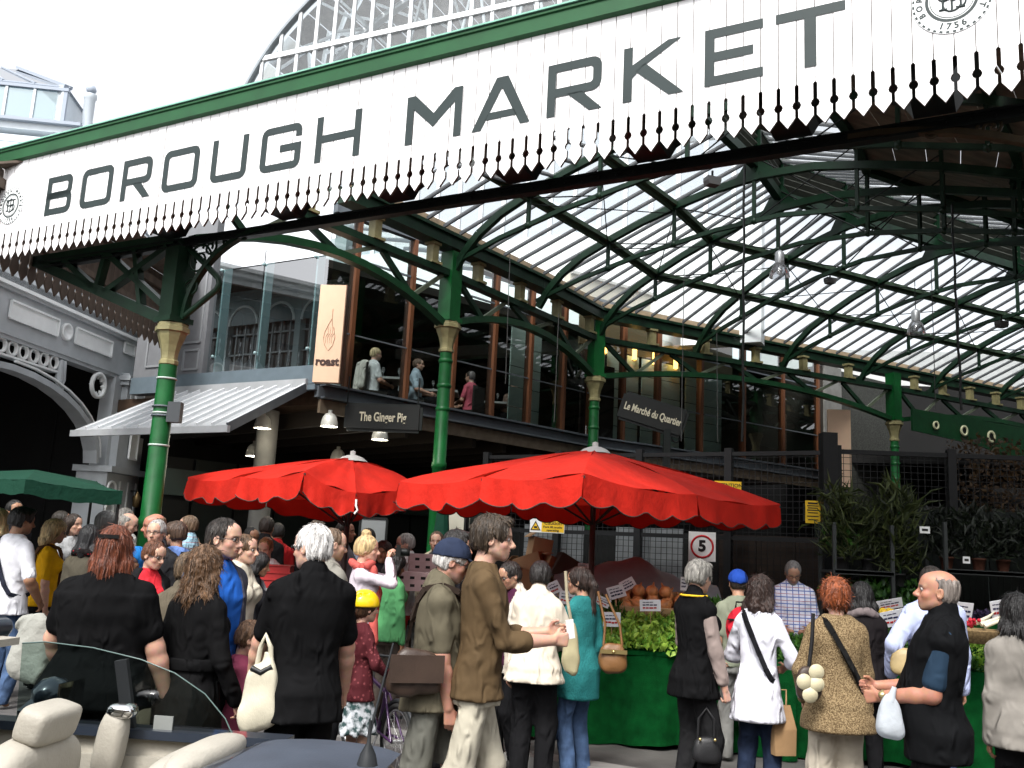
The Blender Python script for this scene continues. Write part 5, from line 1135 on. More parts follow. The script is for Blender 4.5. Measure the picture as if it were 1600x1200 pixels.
m = MB(); m.frame(c + nd * .006 + xd * .07, xd * .14, nd * .001, Vector((0, 0, .073))); m.build('yellow_field', YEL, t)
for i, (s_, zz, tx) in enumerate(((.062, .038, 'Caution'), (.036, -.012, 'Fork lift trucks'), (.036, -.05, 'operating'))): text_mesh('lettering', tx, s_, SBL, plane_m(c + nd * .009 + xd * .07 + Vector((0, 0, zz)), xd), t, .0005, .001, sx=1.1)
m = MB(); q = c - xd * .145 + nd * .006
m.prism([q - xd * .065 - Vector((0, 0, .058)), q + xd * .065 - Vector((0, 0, .058)), q + Vector((0, 0, .06))], nd * .001); m.build('triangle_border', SBL, t)
m = MB(); q2 = q + nd * .003; m.prism([q2 - xd * .046 - Vector((0, 0, .047)), q2 + xd * .046 - Vector((0, 0, .047)), q2 + Vector((0, 0, .038))], nd * .001); m.build('triangle', YEL, t)
m = MB(); q3 = q + nd * .006 - Vector((0, 0, .02)); m.frame(q3, xd * .018, nd * .0005, Vector((0, 0, .012))); m.frame(q3 + xd * .02, xd * .002, nd * .0005, Vector((0, 0, .022))); m.frame(q3 + xd * .028 - Vector((0, 0, .018)), xd * .01, nd * .0005, Vector((0, 0, .002))); m.build('forklift_symbol', SBL, t)
t, c, xd, nd = plate('yellow_notice', 'yellow ATTENTION notice partly hidden by the red parasol edge', 1137, 782, 11.2, .32, .46, YEL)
text_mesh('lettering', 'ATTENTION', .062, SBL, plane_m(c + nd * .006 + Vector((0, 0, .18)), xd), t, .0005, .001)
for i, zz in enumerate((.1, .05, 0, -.06, -.11, -.16)):
    m = MB(); m.frame(c + nd * .006 + Vector((0, 0, zz)), xd * (.13 if i % 2 else .11), nd * .0005, Vector((0, 0, .010))); m.build('print', SBL, t)
t, c, xd, nd = plate('yellow_notice', 'small portrait yellow notice left of the black gate post', 1270, 800, 10.8, .17, .26, YEL)
for i, zz in enumerate((.10, .07, .045, .02, -.01, -.05, -.09)):
    m = MB(); m.frame(c + nd * .006 + Vector((0, 0, zz)), xd * (.065 if i % 2 else .055), nd * .0005, Vector((0, 0, .006 if i else .010))); m.build('print', SBL, t)
# pale boards behind the stalls
for nm, lab, px, py, Y, w_, h_, mt in (('notice_board', 'pale grey blank notice board behind the photographer', 583, 830, 12.5, .36, .34, mat('board_grey', (.2, .215, .215), .6)), ('wall_panel', 'cream panel between dark posts behind the two parasols', 713, 812, 13.0, .25, .55, mat('cream_panel', (.48, .46, .37), .6)), ('wall_panel', 'cream wall panel with a dark green blackboard behind the brown shirted man', 757, 805, 13.2, .45, .40, mat('cream_panel', (.48, .46, .37), .6))):
    t, c, xd, nd = plate(nm, lab, px, py, Y, w_, h_, mt)
    m = MB()
    for a, b in (((-1, -1), (1, -1)), ((-1, 1), (1, 1)), ((-1, -1), (-1, 1)), ((1, -1), (1, 1))): m.bar(c + xd * a[0] * w_ / 2 + Vector((0, 0, a[1] * h_ / 2)), c + xd * b[0] * w_ / 2 + Vector((0, 0, b[1] * h_ / 2)), .03, .03, up=nd)
    m.bar((c.x, c.y + .05, 0), (c.x, c.y + .05, c.z - h_ / 2), .04, .04, up=nd); m.build('frame', BLACK, t)
    if px == 757: m = MB(); m.frame(c + nd * .01 - xd * .05, xd * .15, nd * .006, Vector((0, 0, .14))); m.build('blackboard', SHOPG, t)

# ================================================================== PLANT RACKS at the right
RACKM = mat('rack_grey_metal', (.045, .05, .05), .45, metal=.4)
def rack(x0, x1, y, zs, label):
    t = thing('plant_rack', label, 'rack', ((x0 + x1) / 2, y, 0), 0, 'metal plant racks by the mesh fence')
    for x in (x0, x1):
        for dy in (-.22, .22): m = MB(); m.box((x, y + dy, zs[-1] / 2 + .25), (.035, .035, zs[-1] + .5)); m.build('upright', RACKM, t)
    for z in zs: m = MB(); m.box(((x0 + x1) / 2, y, z), (x1 - x0, .5, .03)); m.bar((x0, y - .24, z), (x1, y - .24, z), .02, .05); m.build('shelf', RACKM, t)
    return t
rack(3.42, 4.02, 9.95, (.4, 1.15, 1.62), 'narrow metal plant rack with leafy herbs'); rack(4.55, 6.2, 9.9, (.4, 1.05, 1.68), 'wide metal rack of dim potted flowers at the right')
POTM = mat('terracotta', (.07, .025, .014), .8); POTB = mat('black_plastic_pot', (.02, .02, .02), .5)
def plant(x, y, z, h, kind, label, spread=.18):
    t = thing('potted_plant', label, 'plant', (x, y, z), 0, 'potted plants on the racks'); m = MB(); m.lathe((0, 0, 0), [(.05, 0), (.07, .11), (.075, .11), (.075, .13), (.06, .13), (.05, .1)], 10); m.build('pot', POTM if kind in ('dark', 'tall') else POTB, t, True)
    n = 260 if kind != 'grass' else 420
    if kind == 'grass':
        P = np.zeros((n, 3)); P[:, 0] = nprng.normal(0, spread * .6, n); P[:, 1] = nprng.normal(0, spread * .5, n); P[:, 2] = .1 + nprng.uniform(0, h * .75, n); mt, sz, wd = GRASSY, h * .20, .07
    elif kind == 'bush':
        P = nprng.normal(0, 1, (n, 3)); P /= np.linalg.norm(P, axis=1)[:, None]; P *= nprng.uniform(.3, 1, n)[:, None]; P *= np.array([spread, spread * .8, h * .5]); P[:, 2] += .12 + h * .5; mt, sz, wd = HERB, .075, .5
    elif kind == 'flower':
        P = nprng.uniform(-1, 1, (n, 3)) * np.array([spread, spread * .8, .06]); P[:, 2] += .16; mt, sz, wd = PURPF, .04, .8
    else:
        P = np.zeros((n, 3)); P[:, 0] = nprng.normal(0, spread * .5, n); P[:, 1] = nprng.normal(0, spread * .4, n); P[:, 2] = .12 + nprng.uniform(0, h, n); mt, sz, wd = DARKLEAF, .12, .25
    P += np.array([x, y, z]); o = leaves('foliage', P, np.tile([0, 0, .9], (n, 1)), sz, mt, t, width=wd, kind=None)
    return t
for i, (x, z, h, k, lab, sp) in enumerate(((3.55, 1.64, .95, 'grass', 'tall feathery grass in a pot on the narrow rack top', .16), (3.86, 1.64, .75, 'grass', 'shorter feathery grass next to the tall one', .16), (4.15, 1.5, 1.15, 'grass', 'loose spiky grass with long stems between the racks', .15), (3.6, 1.64, .4, 'bush', 'bushy green herb under the tall grass', .2), (3.88, 1.17, .32, 'bush', 'yellow green leafy plant on the middle shelf', .22), (3.55, 1.17, .3, 'bush', 'dark leafy plant on the middle shelf left end', .2), (4.3, 1.05, .4, 'bush', 'dim bushy plant low between the racks', .22),
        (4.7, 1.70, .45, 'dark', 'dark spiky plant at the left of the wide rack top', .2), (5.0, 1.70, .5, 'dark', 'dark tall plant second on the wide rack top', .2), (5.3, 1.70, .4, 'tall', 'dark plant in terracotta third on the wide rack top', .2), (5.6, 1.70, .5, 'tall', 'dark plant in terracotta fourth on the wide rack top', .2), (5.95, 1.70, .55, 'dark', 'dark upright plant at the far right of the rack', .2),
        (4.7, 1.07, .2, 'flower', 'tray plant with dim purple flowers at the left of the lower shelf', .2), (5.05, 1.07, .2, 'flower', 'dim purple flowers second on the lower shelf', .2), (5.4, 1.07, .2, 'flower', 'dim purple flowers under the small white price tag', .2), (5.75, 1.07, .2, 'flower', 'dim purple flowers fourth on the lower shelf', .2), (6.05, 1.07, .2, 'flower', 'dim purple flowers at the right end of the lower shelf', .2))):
    plant(x, 9.9 + (i % 2) * .08, z, h, k, lab, sp)
for px, py, w_ in ((1510, 875, .07), (1445, 828, .10)):
    t, c, xd, nd = plate('plant_tag', 'small white tag on the wide plant rack, ' + ('lower' if py > 850 else 'upper') + ' one', px, py, 9.6, w_, .07, SWH)
    m = MB(); m.frame(c + nd * .005, xd * w_ * .3, nd * .0005, Vector((0, 0, .012))); m.build('print', SBL, t)
# hop-like autumn bush far right behind the fence
p = at(1575, 760, 15.0); n = 1500; P = nprng.uniform(-1, 1, (n, 3)) * np.array([.75, .5, .75]) + np.array(p); t = thing('autumn_shrub', 'reddish brown leafy shrub behind the fence at the far right', 'shrub', (p.x, p.y, 0)); leaves('foliage', P, np.tile([0, 0, .4], (n, 1)), .09, leafmat('autumn_leaf', (.025, .012, .006), (.11, .06, .02)), t, kind=None)
m = MB(); m.tube([(p.x, p.y, 0), (p.x + .05, p.y, 1.6)], [.06, .03], 8); m.build('stem', mat('bark', (.06, .045, .03), .9), t)

# ================================================================== things hanging in the hall roof
def hbay(px, py, Y, label):
    c = at(px, py, Y); t = thing('highbay_lamp', label, 'lamp', tuple(c), 0, 'glass high bay lamps hanging in the hall')
    m = MB(); m.lathe((0, 0, 0), [(.16, -.22), (.15, -.16), (.11, -.05), (.07, .0)], 16); m.build('glass_bell', glassmat('bell_glass', (.8, .82, .85), 1.5, (.5, .5, .52), .35), t, True)
    m = MB(); m.lathe((0, 0, 0), [(.07, 0), (.075, .17), (.05, .2), (.02, .22)], 12); m.ball((0, 0, -.1), (.05, .05, .09), 8); m.build('housing', mat('aluminium', (.4, .41, .42), .4, metal=.5), t, True)
    m = MB(); m.tube([(0, 0, .2), (0, 0, .75)], .008, 5); m.build('cable', IRON, t, True)
hbay(1218, 412, 14.0, 'glass bell lamp hanging in the middle of the hall roof'); hbay(1431, 502, 15.6, 'glass bell lamp hanging further right in the hall roof')
for px, py, Y, lab in ((1113, 284, 10.5, 'grey floodlight box clamped to the truss nearest the sign'), (1297, 439, 15.5, 'grey floodlight box on the truss in mid roof'), (1565, 507, 14.5, 'dark floodlight box on the truss at the right')):
    c = at(px, py, Y); t = thing('floodlight', lab, 'floodlight', tuple(c), .3, 'floodlights clamped to the roof trusses'); m = MB(); m.prism([(-.07, -.06, -.05), (.07, -.06, -.05), (.09, -.06, 0), (.09, -.06, .05), (-.09, -.06, .05), (-.09, -.06, 0)], (0, .12, 0)); m.build('housing', mat('flood_grey', (.10, .10, .10), .5), t, True); m = MB(); m.bar((0, 0, .05), (0, 0, .14), .02, .02, up=(1, 0, 0)); m.build('clamp', IRON, t, True)
for i, (px, y0, y1, Y, r, lab) in enumerate(((1163, 235, 690, 11.0, .016, 'thick black cable hanging from the girder down past the hall'), (1487, 320, 640, 10.6, .016, 'thick knotted black cable hanging at the right of the hall'), (1069, 420, 690, 13.0, .006, 'thin grey chain hanging left of the thick cable'), (1120, 520, 690, 13.5, .006, 'thin grey chain hanging right of the thick cable'), (1455, 420, 640, 13.0, .006, 'thin grey chain beside the right glass bell lamp'), (797, 395, 600, 12.5, .006, 'thin grey chain hanging in front of the diners'), (873, 490, 660, 12.5, .006, 'thin grey chain just left of the middle green column'))):
    a, b = at(px, y0, Y), at(px, y1, Y); b = Vector((a.x + .03 * (i % 2), a.y, b.z)); m = MB(); n = 14
    m.tube([a.lerp(b, k / n) + Vector(((.008 if r > .01 else .002) * math.sin(k * 1.7 + i), 0, 0)) for k in range(n + 1)], r, 5); tag(m.build('hanging_cable', IRON if r > .01 else mat('chain_grey', (.06, .06, .058), .6)), lab, 'cable', 'cables and chains hanging in the hall')
# ================================================================== PEOPLE: signed-distance bodies and clothes meshed with surface nets
def _cone(P, a, b, r1, r2):
    ab = b - a; t = np.clip(((P - a) @ ab) / max(1e-9, ab @ ab), 0, 1); return np.linalg.norm(P - a - t[..., None] * ab, axis=-1) - (r1 + (r2 - r1) * t)
def _ell(P, c, r, M=None):
    q = P - c
    if M is not None: q = q @ M
    k0 = np.linalg.norm(q / r, axis=-1); k1 = np.linalg.norm(q / (r * r), axis=-1) + 1e-9; return k0 * (k0 - 1) / k1
class Field:
    def __init__(s, lo, hi, h):
        s.h = h; s.lo = np.array(lo, float); n = np.maximum(4, np.ceil((np.array(hi) - s.lo) / h).astype(int) + 1); s.n = n
        s.ax = [s.lo[i] + h * np.arange(n[i]) for i in range(3)]; s.F = np.full(n, 1.0, np.float64)
    def box(s, lo, hi):
        i0 = np.clip(np.floor((lo - s.lo) / s.h).astype(int), 0, s.n); i1 = np.clip(np.ceil((hi - s.lo) / s.h).astype(int) + 1, 0, s.n)
        if np.any(i1 - i0 <= 0): return None, None
        sl = tuple(slice(a, b) for a, b in zip(i0, i1)); P = np.stack(np.meshgrid(*[s.ax[i][sl[i]] for i in range(3)], indexing='ij'), -1); return sl, P
    def put(s, sl, d, k):
        f = s.F[sl]
        if k <= 0: s.F[sl] = np.minimum(f, d); return
        h_ = np.clip(.5 + .5 * (d - f) / k, 0, 1); s.F[sl] = d + (f - d) * h_ - k * h_ * (1 - h_)
    def cone(s, a, b, r1, r2, k=.012):
        a, b = np.array(a, float), np.array(b, float); m = max(r1, r2) + k + 2.5 * s.h; sl, P = s.box(np.minimum(a, b) - m, np.maximum(a, b) + m)
        if sl: s.put(sl, _cone(P, a, b, r1, r2), k)
        return s
    def chain(s, pts, rs, k=.012):
        for i in range(len(pts) - 1): s.cone(pts[i], pts[i + 1], rs[i], rs[i + 1], k)
        return s
    def ell(s, c, r, k=.012, M=None, sub=False):
        c, r = np.array(c, float), np.array(r, float); m = r.max() + k + 2.5 * s.h; sl, P = s.box(c - m, c + m)
        if not sl: return s
        d = _ell(P, c, r, M)
        if sub:
            f = -s.F[sl]; h_ = np.clip(.5 + .5 * (d - f) / k, 0, 1); s.F[sl] = -(d + (f - d) * h_ - k * h_ * (1 - h_))
        else: s.put(sl, d, k)
        return s
    def all(s): return np.stack(np.meshgrid(*s.ax, indexing='ij'), -1)
    def cut(s, p, n):                    # keep the side where (x-p).n < 0
        p, n = np.array(p, float), np.array(n, float); n = n / np.linalg.norm(n)
        g = (s.ax[0][:, None, None] - p[0]) * n[0] + (s.ax[1][None, :, None] - p[1]) * n[1] + (s.ax[2][None, None, :] - p[2]) * n[2]
        s.F = np.maximum(s.F, g); return s
    def mesh(s):
        F = s.F; F[0], F[-1] = np.maximum(F[0], .01), np.maximum(F[-1], .01); F[:, 0] = np.maximum(F[:, 0], .01); F[:, -1] = np.maximum(F[:, -1], .01); F[:, :, 0] = np.maximum(F[:, :, 0], .01); F[:, :, -1] = np.maximum(F[:, :, -1], .01)
        S_ = F < 0; c = np.zeros(s.n - 1, np.int8)
        for i in (0, 1):
            for j in (0, 1):
                for k in (0, 1): c += S_[i:s.n[0] - 1 + i, j:s.n[1] - 1 + j, k:s.n[2] - 1 + k]
        act = (c > 0) & (c < 8); I = np.argwhere(act)
        if not len(I): return np.zeros((0, 3)), np.zeros((0, 4), int)
        idx = np.full(act.shape, -1); idx[act] = np.arange(len(I)); acc = np.zeros((len(I), 3)); cnt = np.zeros(len(I))
        for ax in range(3):
            o1, o2 = [a for a in range(3) if a != ax]
            for u in (0, 1):
                for v in (0, 1):
                    a = np.zeros(3, int); a[o1] = u; a[o2] = v; b = a.copy(); b[ax] = 1
                    f0 = F[tuple((I + a).T)]; f1 = F[tuple((I + b).T)]; x = (f0 < 0) != (f1 < 0); t = np.where(x, f0 / np.where(x, f0 - f1, 1), 0)
                    p = np.tile(a.astype(float), (len(I), 1)); p[:, ax] += t; acc[x] += p[x]; cnt[x] += 1
        V = s.lo + s.h * (I + acc / cnt[:, None]); Q = []
        for ax in range(3):
            o1, o2 = (ax + 1) % 3, (ax + 2) % 3; n = s.n.copy(); sl0 = [slice(None)] * 3; sl1 = [slice(None)] * 3; sl0[ax] = slice(0, -1); sl1[ax] = slice(1, None)
            A, B = S_[tuple(sl0)], S_[tuple(sl1)]; x = A != B; E = np.argwhere(x); ok = (E[:, o1] > 0) & (E[:, o2] > 0) & (E[:, o1] < n[o1] - 1) & (E[:, o2] < n[o2] - 1); E = E[ok]
            e1 = np.zeros(3, int); e1[o1] = 1; e2 = np.zeros(3, int); e2[o2] = 1
            q = np.stack([idx[tuple((E - e1 - e2).T)], idx[tuple((E - e2).T)], idx[tuple(E.T)], idx[tuple((E - e1).T)]], 1); fl = ~A[tuple(E.T)]; q[fl] = q[fl][:, ::-1]; Q.append(q)
        return V, np.concatenate(Q)
def np_mesh(name, V, Q, mtl, parent, col=None):
    me = bpy.data.meshes.new(name); me.vertices.add(len(V)); me.vertices.foreach_set('co', np.asarray(V, np.float32).ravel()); me.loops.add(Q.size); me.loops.foreach_set('vertex_index', Q.ravel().astype(np.int32))
    me.polygons.add(len(Q)); me.polygons.foreach_set('loop_start', np.arange(0, Q.size, Q.shape[1], dtype=np.int32)); me.polygons.foreach_set('use_smooth', np.ones(len(Q), bool)); me.update(calc_edges=True)
    me.materials.append(mtl)
    if col is not None:
        at_ = me.color_attributes.new('Col', 'FLOAT_COLOR', 'POINT'); at_.data.foreach_set('color', np.concatenate([col, np.ones((len(V), 1))], 1).astype(np.float32).ravel())
    return link_mesh(name, me, parent)
def _attr_skin():
    m = bpy.data.materials.new('skin'); m.use_nodes = True; n = m.node_tree; b = n.nodes['Principled BSDF']; a = n.nodes.new('ShaderNodeAttribute'); a.attribute_name = 'Col'
    t = n.nodes.new('ShaderNodeTexNoise'); t.inputs['Scale'].default_value = 38; t.inputs['Detail'].default_value = 4; tc = n.nodes.new('ShaderNodeTexCoord'); n.links.new(tc.outputs['Object'], t.inputs['Vector'])
    mx = n.nodes.new('ShaderNodeMixRGB'); mx.blend_type = 'MULTIPLY'; mx.inputs[0].default_value = .35; n.links.new(a.outputs['Color'], mx.inputs[1]); n.links.new(t.outputs['Color'], mx.inputs[2])
    hs_ = n.nodes.new('ShaderNodeHueSaturation'); hs_.inputs['Value'].default_value = 1.22; n.links.new(mx.outputs[0], hs_.inputs['Color'])
    n.links.new(hs_.outputs[0], b.inputs['Base Color']); b.inputs['Roughness'].default_value = .48; b.inputs['Specular IOR Level'].default_value = .35
    b.inputs['Subsurface Weight'].default_value = .12; b.inputs['Subsurface Radius'].default_value = (.012, .005, .003); b.inputs['Subsurface Scale'].default_value = 1.0
    return m
SKIN = _attr_skin()
def hairmat(col):
    nm = 'hair_%d_%d_%d' % tuple(int(c * 999) for c in col)
    if nm in _MC: return _MC[nm]
    m = mat(nm, col, .42, var=.6, vscale=38, bump=.8, bscale=60, spec=.4, stretch=(1.6, 1.6, .16)); n = m.node_tree; b = n.nodes['Principled BSDF']; src = b.inputs['Base Color'].links[0].from_socket
    g_ = n.nodes.new('ShaderNodeNewGeometry'); mr = n.nodes.new('ShaderNodeMapRange'); mr.inputs['To Min'].default_value = .62; mr.inputs['To Max'].default_value = 1.45; n.links.new(g_.outputs['Random Per Island'], mr.inputs['Value'])
    hsv = n.nodes.new('ShaderNodeHueSaturation'); n.links.new(mr.outputs[0], hsv.inputs['Value']); n.links.new(src, hsv.inputs['Color']); n.links.new(hsv.outputs[0], b.inputs['Base Color']); return m
def clothmat(spec):
    """spec: colour tuple, or (pattern, colour, colour2)"""
    key = 'cloth' + repr(spec)
    if key in _MC: return _MC[key]
    pat = spec[0] if isinstance(spec[0], str) else None; col = spec[1] if pat else spec
    m = bpy.data.materials.new('cloth_' + (pat or 'plain')); m.use_nodes = True; n = m.node_tree; b = n.nodes['Principled BSDF']; L = n.links.new
    b.inputs['Roughness'].default_value = .45 if pat == 'leather' else .82; b.inputs['Specular IOR Level'].default_value = .4 if pat == 'leather' else (.04 if max(col) < .03 else .12)
    tc = n.nodes.new('ShaderNodeTexCoord'); ob = tc.outputs['Object']
    def noise(sc, det=4, src=ob): t = n.nodes.new('ShaderNodeTexNoise'); t.inputs['Scale'].default_value = sc; t.inputs['Detail'].default_value = det; L(src, t.inputs['Vector']); return t.outputs['Fac']
    def ramp(f, c0, c1, p0=.35, p1=.65): r = n.nodes.new('ShaderNodeValToRGB'); r.color_ramp.elements[0].position = p0; r.color_ramp.elements[1].position = p1; r.color_ramp.elements[0].color = (*c0, 1); r.color_ramp.elements[1].color = (*c1, 1); L(f, r.inputs[0]); return r.outputs[0]
    def math_(op, a, b_=None):
        q = n.nodes.new('ShaderNodeMath'); q.operation = op
        for i, v in enumerate((a, b_)):
            if v is None: continue
            if isinstance(v, (int, float)): q.inputs[i].default_value = v
            else: L(v, q.inputs[i])
        return q.outputs[0]
    dk = tuple(c * .82 for c in col); lt = tuple(min(1, c * 1.12) for c in col)
    c = ramp(noise(7), dk, lt)
    if pat == 'denim': c = ramp(noise(9), tuple(x * .6 for x in col), tuple(min(1, x * 1.7) for x in col), .3, .75)
    if pat in ('melange', 'dots', 'camo', 'batik'):
        f = {'melange': noise(140, 2), 'camo': noise(16, 4), 'batik': noise(24, 3)}.get(pat)
        if pat == 'dots': v = n.nodes.new('ShaderNodeTexVoronoi'); v.inputs['Scale'].default_value = 30; L(ob, v.inputs['Vector']); c = ramp(v.outputs['Distance'], spec[2], col, .22, .30)
        else: c = ramp(f, col, spec[2], .42, .6)
    if pat == 'check':
        sx = n.nodes.new('ShaderNodeSeparateXYZ'); L(ob, sx.inputs[0])
        fx = math_('FRACT', math_('MULTIPLY', math_('ADD', sx.outputs[0], 2), 17.0)); fz = math_('FRACT', math_('MULTIPLY', sx.outputs[2], 15.0)); fy = math_('FRACT', math_('MULTIPLY', math_('ADD', sx.outputs[1], 2), 17.0))
        g_ = math_('MAXIMUM', math_('LESS_THAN', fx, .16), math_('LESS_THAN', fz, .16)); r2 = math_('LESS_THAN', math_('ABSOLUTE', math_('SUBTRACT', fz, .55)), .05)
        c1 = ramp(g_, col, spec[2], .4, .6); mx = n.nodes.new('ShaderNodeMixRGB'); L(r2, mx.inputs[0]); L(c1, mx.inputs[1]); mx.inputs[2].default_value = (.35, .16, .2, 1); c = mx.outputs[0]
    L(c, b.inputs['Base Color'])
    wn = n.nodes.new('ShaderNodeTexNoise'); wn.noise_type = 'RIDGED_MULTIFRACTAL' if pat not in ('knit', 'melange', 'leather') else 'FBM'; wn.inputs['Scale'].default_value = 8.0 if pat not in ('knit', 'melange', 'leather') else 70; wn.inputs['Detail'].default_value = 3; wn.inputs['Distortion'].default_value = .9; mpn = n.nodes.new('ShaderNodeMapping'); mpn.inputs['Scale'].default_value = (1.5, 1.5, .8); L(ob, mpn.inputs[0]); L(mpn.outputs[0], wn.inputs['Vector']); wave = wn.outputs['Fac']; bp = n.nodes.new('ShaderNodeBump'); bp.inputs['Strength'].default_value = 1.0 if pat != 'leather' else .2; bp.inputs['Distance'].default_value = .05 if pat not in ('knit', 'melange', 'leather') else .008; wv = math_('MULTIPLY', wave, math_('ADD', math_('MULTIPLY', noise(3.2, 2), 2.6), -.55)) if pat not in ('knit', 'melange', 'leather') else wave; L(wv, bp.inputs['Height']); L(bp.outputs[0], b.inputs['Normal'])
    _MC[key] = m; return m
def folds(P, seed, amp):
    """soft directional cloth folds, mostly drawn out along the body"""
    r = np.random.default_rng(seed); n = np.zeros(P.shape[:-1])
    for k in range(4):
        d = r.normal(0, 1, 3); d[2] *= 1.3 if k % 2 else .5; d /= np.linalg.norm(d); f = r.uniform(17, 26) if k < 2 else r.uniform(34, 58); e = r.normal(0, 1, 3); e /= np.linalg.norm(e)
        v = np.sin((P @ d) * f + 1.9 * np.sin((P @ e) * f * .4 + r.uniform(0, 6)) + r.uniform(0, 6)); n += v * np.abs(v) ** .6 * (.34 if k < 2 else .2)
    q = .55 + .45 * np.sin(P[..., 2] * 9 + seed) * np.sin(P[..., 0] * 13 + seed * .7); return -amp * 1.05 * n * q
MPROF = [(.40, .098, .082, 0), (.47, .100, .080, -.006), (.52, .102, .080, -.010), (.57, .093, .068, -.002), (.62, .089, .065, .003), (.68, .095, .068, .004), (.74, .104, .072, .003), (.79, .103, .064, -.004), (.818, .082, .050, -.008), (.848, .050, .042, -.010), (.862, .036, .036, -.008)]
FPROF = [(.40, .100, .082, 0), (.47, .106, .082, -.010), (.52, .106, .082, -.012), (.57, .090, .066, -.004), (.62, .076, .057, .002), (.68, .081, .060, .002), (.74, .088, .066, .004), (.79, .088, .056, -.004), (.818, .070, .044, -.008), (.848, .044, .038, -.010), (.862, .032, .032, -.008)]
def strands(V, Q, crown, hk, style, n, seed):
    """loose locks lying on the hair surface, so that its edge is soft"""
    r = np.random.default_rng(seed); N_ = np.zeros_like(V); a, b, c, d = V[Q[:, 0]], V[Q[:, 1]], V[Q[:, 2]], V[Q[:, 3]]; fn = np.cross(c - a, d - b)
    for k in range(4): np.add.at(N_, Q[:, k], fn)
    N_ /= np.linalg.norm(N_, axis=1)[:, None] + 1e-12
    i = r.integers(0, len(V), n); p = V[i]; nn = N_[i]; g = p - crown; g /= np.linalg.norm(g, axis=1)[:, None] + 1e-9; g = g * .8 + np.array([0, 0, -1.0]); curl = {'curly': .9, 'frizz': 1.4, 'wavy': .6}.get(style, .22)
    t = g - nn * (g * nn).sum(1)[:, None]; t += r.normal(0, curl * .6, t.shape); t /= np.linalg.norm(t, axis=1)[:, None] + 1e-9; s = np.cross(t, nn); s /= np.linalg.norm(s, axis=1)[:, None] + 1e-9
    sh_ = style in ('short', 'thick', 'receding'); L = hk * r.uniform(.022, .06, n)[:, None] * (.6 if sh_ else 1.25 if style in ('long', 'pony', 'wavy', 'bob') else .9); w_ = hk * r.uniform(.0012, .0030, n)[:, None]; lift = hk * r.uniform(.0006, .0022 if sh_ else .005 if curl < .5 else .012, n)[:, None]
    p0 = p - nn * .001 * hk; bend_ = r.normal(0, 1, (n, 1)) * curl * .5
    p1 = p0 + t * L * .5 + nn * lift + s * L * .25 * bend_; p2 = p0 + t * L + nn * lift * r.uniform(-.3, 1.4, (n, 1)) + s * L * .1 * bend_
    v = np.stack([p0 - s * w_, p0 + s * w_, p1 - s * w_, p1 + s * w_, p2 - s * w_ * .2, p2 + s * w_ * .2], 1).reshape(-1, 3); q = np.array([(0, 1, 3, 2), (2, 3, 5, 4)]); q = (q[None] + (np.arange(n) * 6)[:, None, None]).reshape(-1, 4) + len(V)
    return np.concatenate([V, v]), np.concatenate([Q, q])
def rotm(yaw=0, pitch=0, roll=0):
    """columns: head x (right), y (forward), z (up); yaw>0 turns to the person's left, pitch>0 looks down"""
    cy, sy, cp, sp, cr, sr = math.cos(yaw), math.sin(yaw), math.cos(pitch), math.sin(pitch), math.cos(roll), math.sin(roll)
    Rz = np.array([[cy, -sy, 0], [sy, cy, 0], [0, 0, 1]]); Rx = np.array([[1, 0, 0], [0, cp, sp], [0, -sp, cp]]); Ry = np.array([[cr, 0, sr], [0, 1, 0], [-sr, 0, cr]]); return Rz @ Rx @ Ry
def ik(S_, T, l1, l2, hint):
    d = T - S_; L = np.linalg.norm(d); L = min(max(L, 1e-4), (l1 + l2) * .998); u = d / np.linalg.norm(d); a = (l1 * l1 - l2 * l2 + L * L) / (2 * L); h = math.sqrt(max(0, l1 * l1 - a * a)); hv = np.array(hint, float); hv -= u * (hv @ u); hv /= np.linalg.norm(hv) + 1e-9
    return S_ + u * a + hv * h, S_ + u * L
PEOPLE = {}
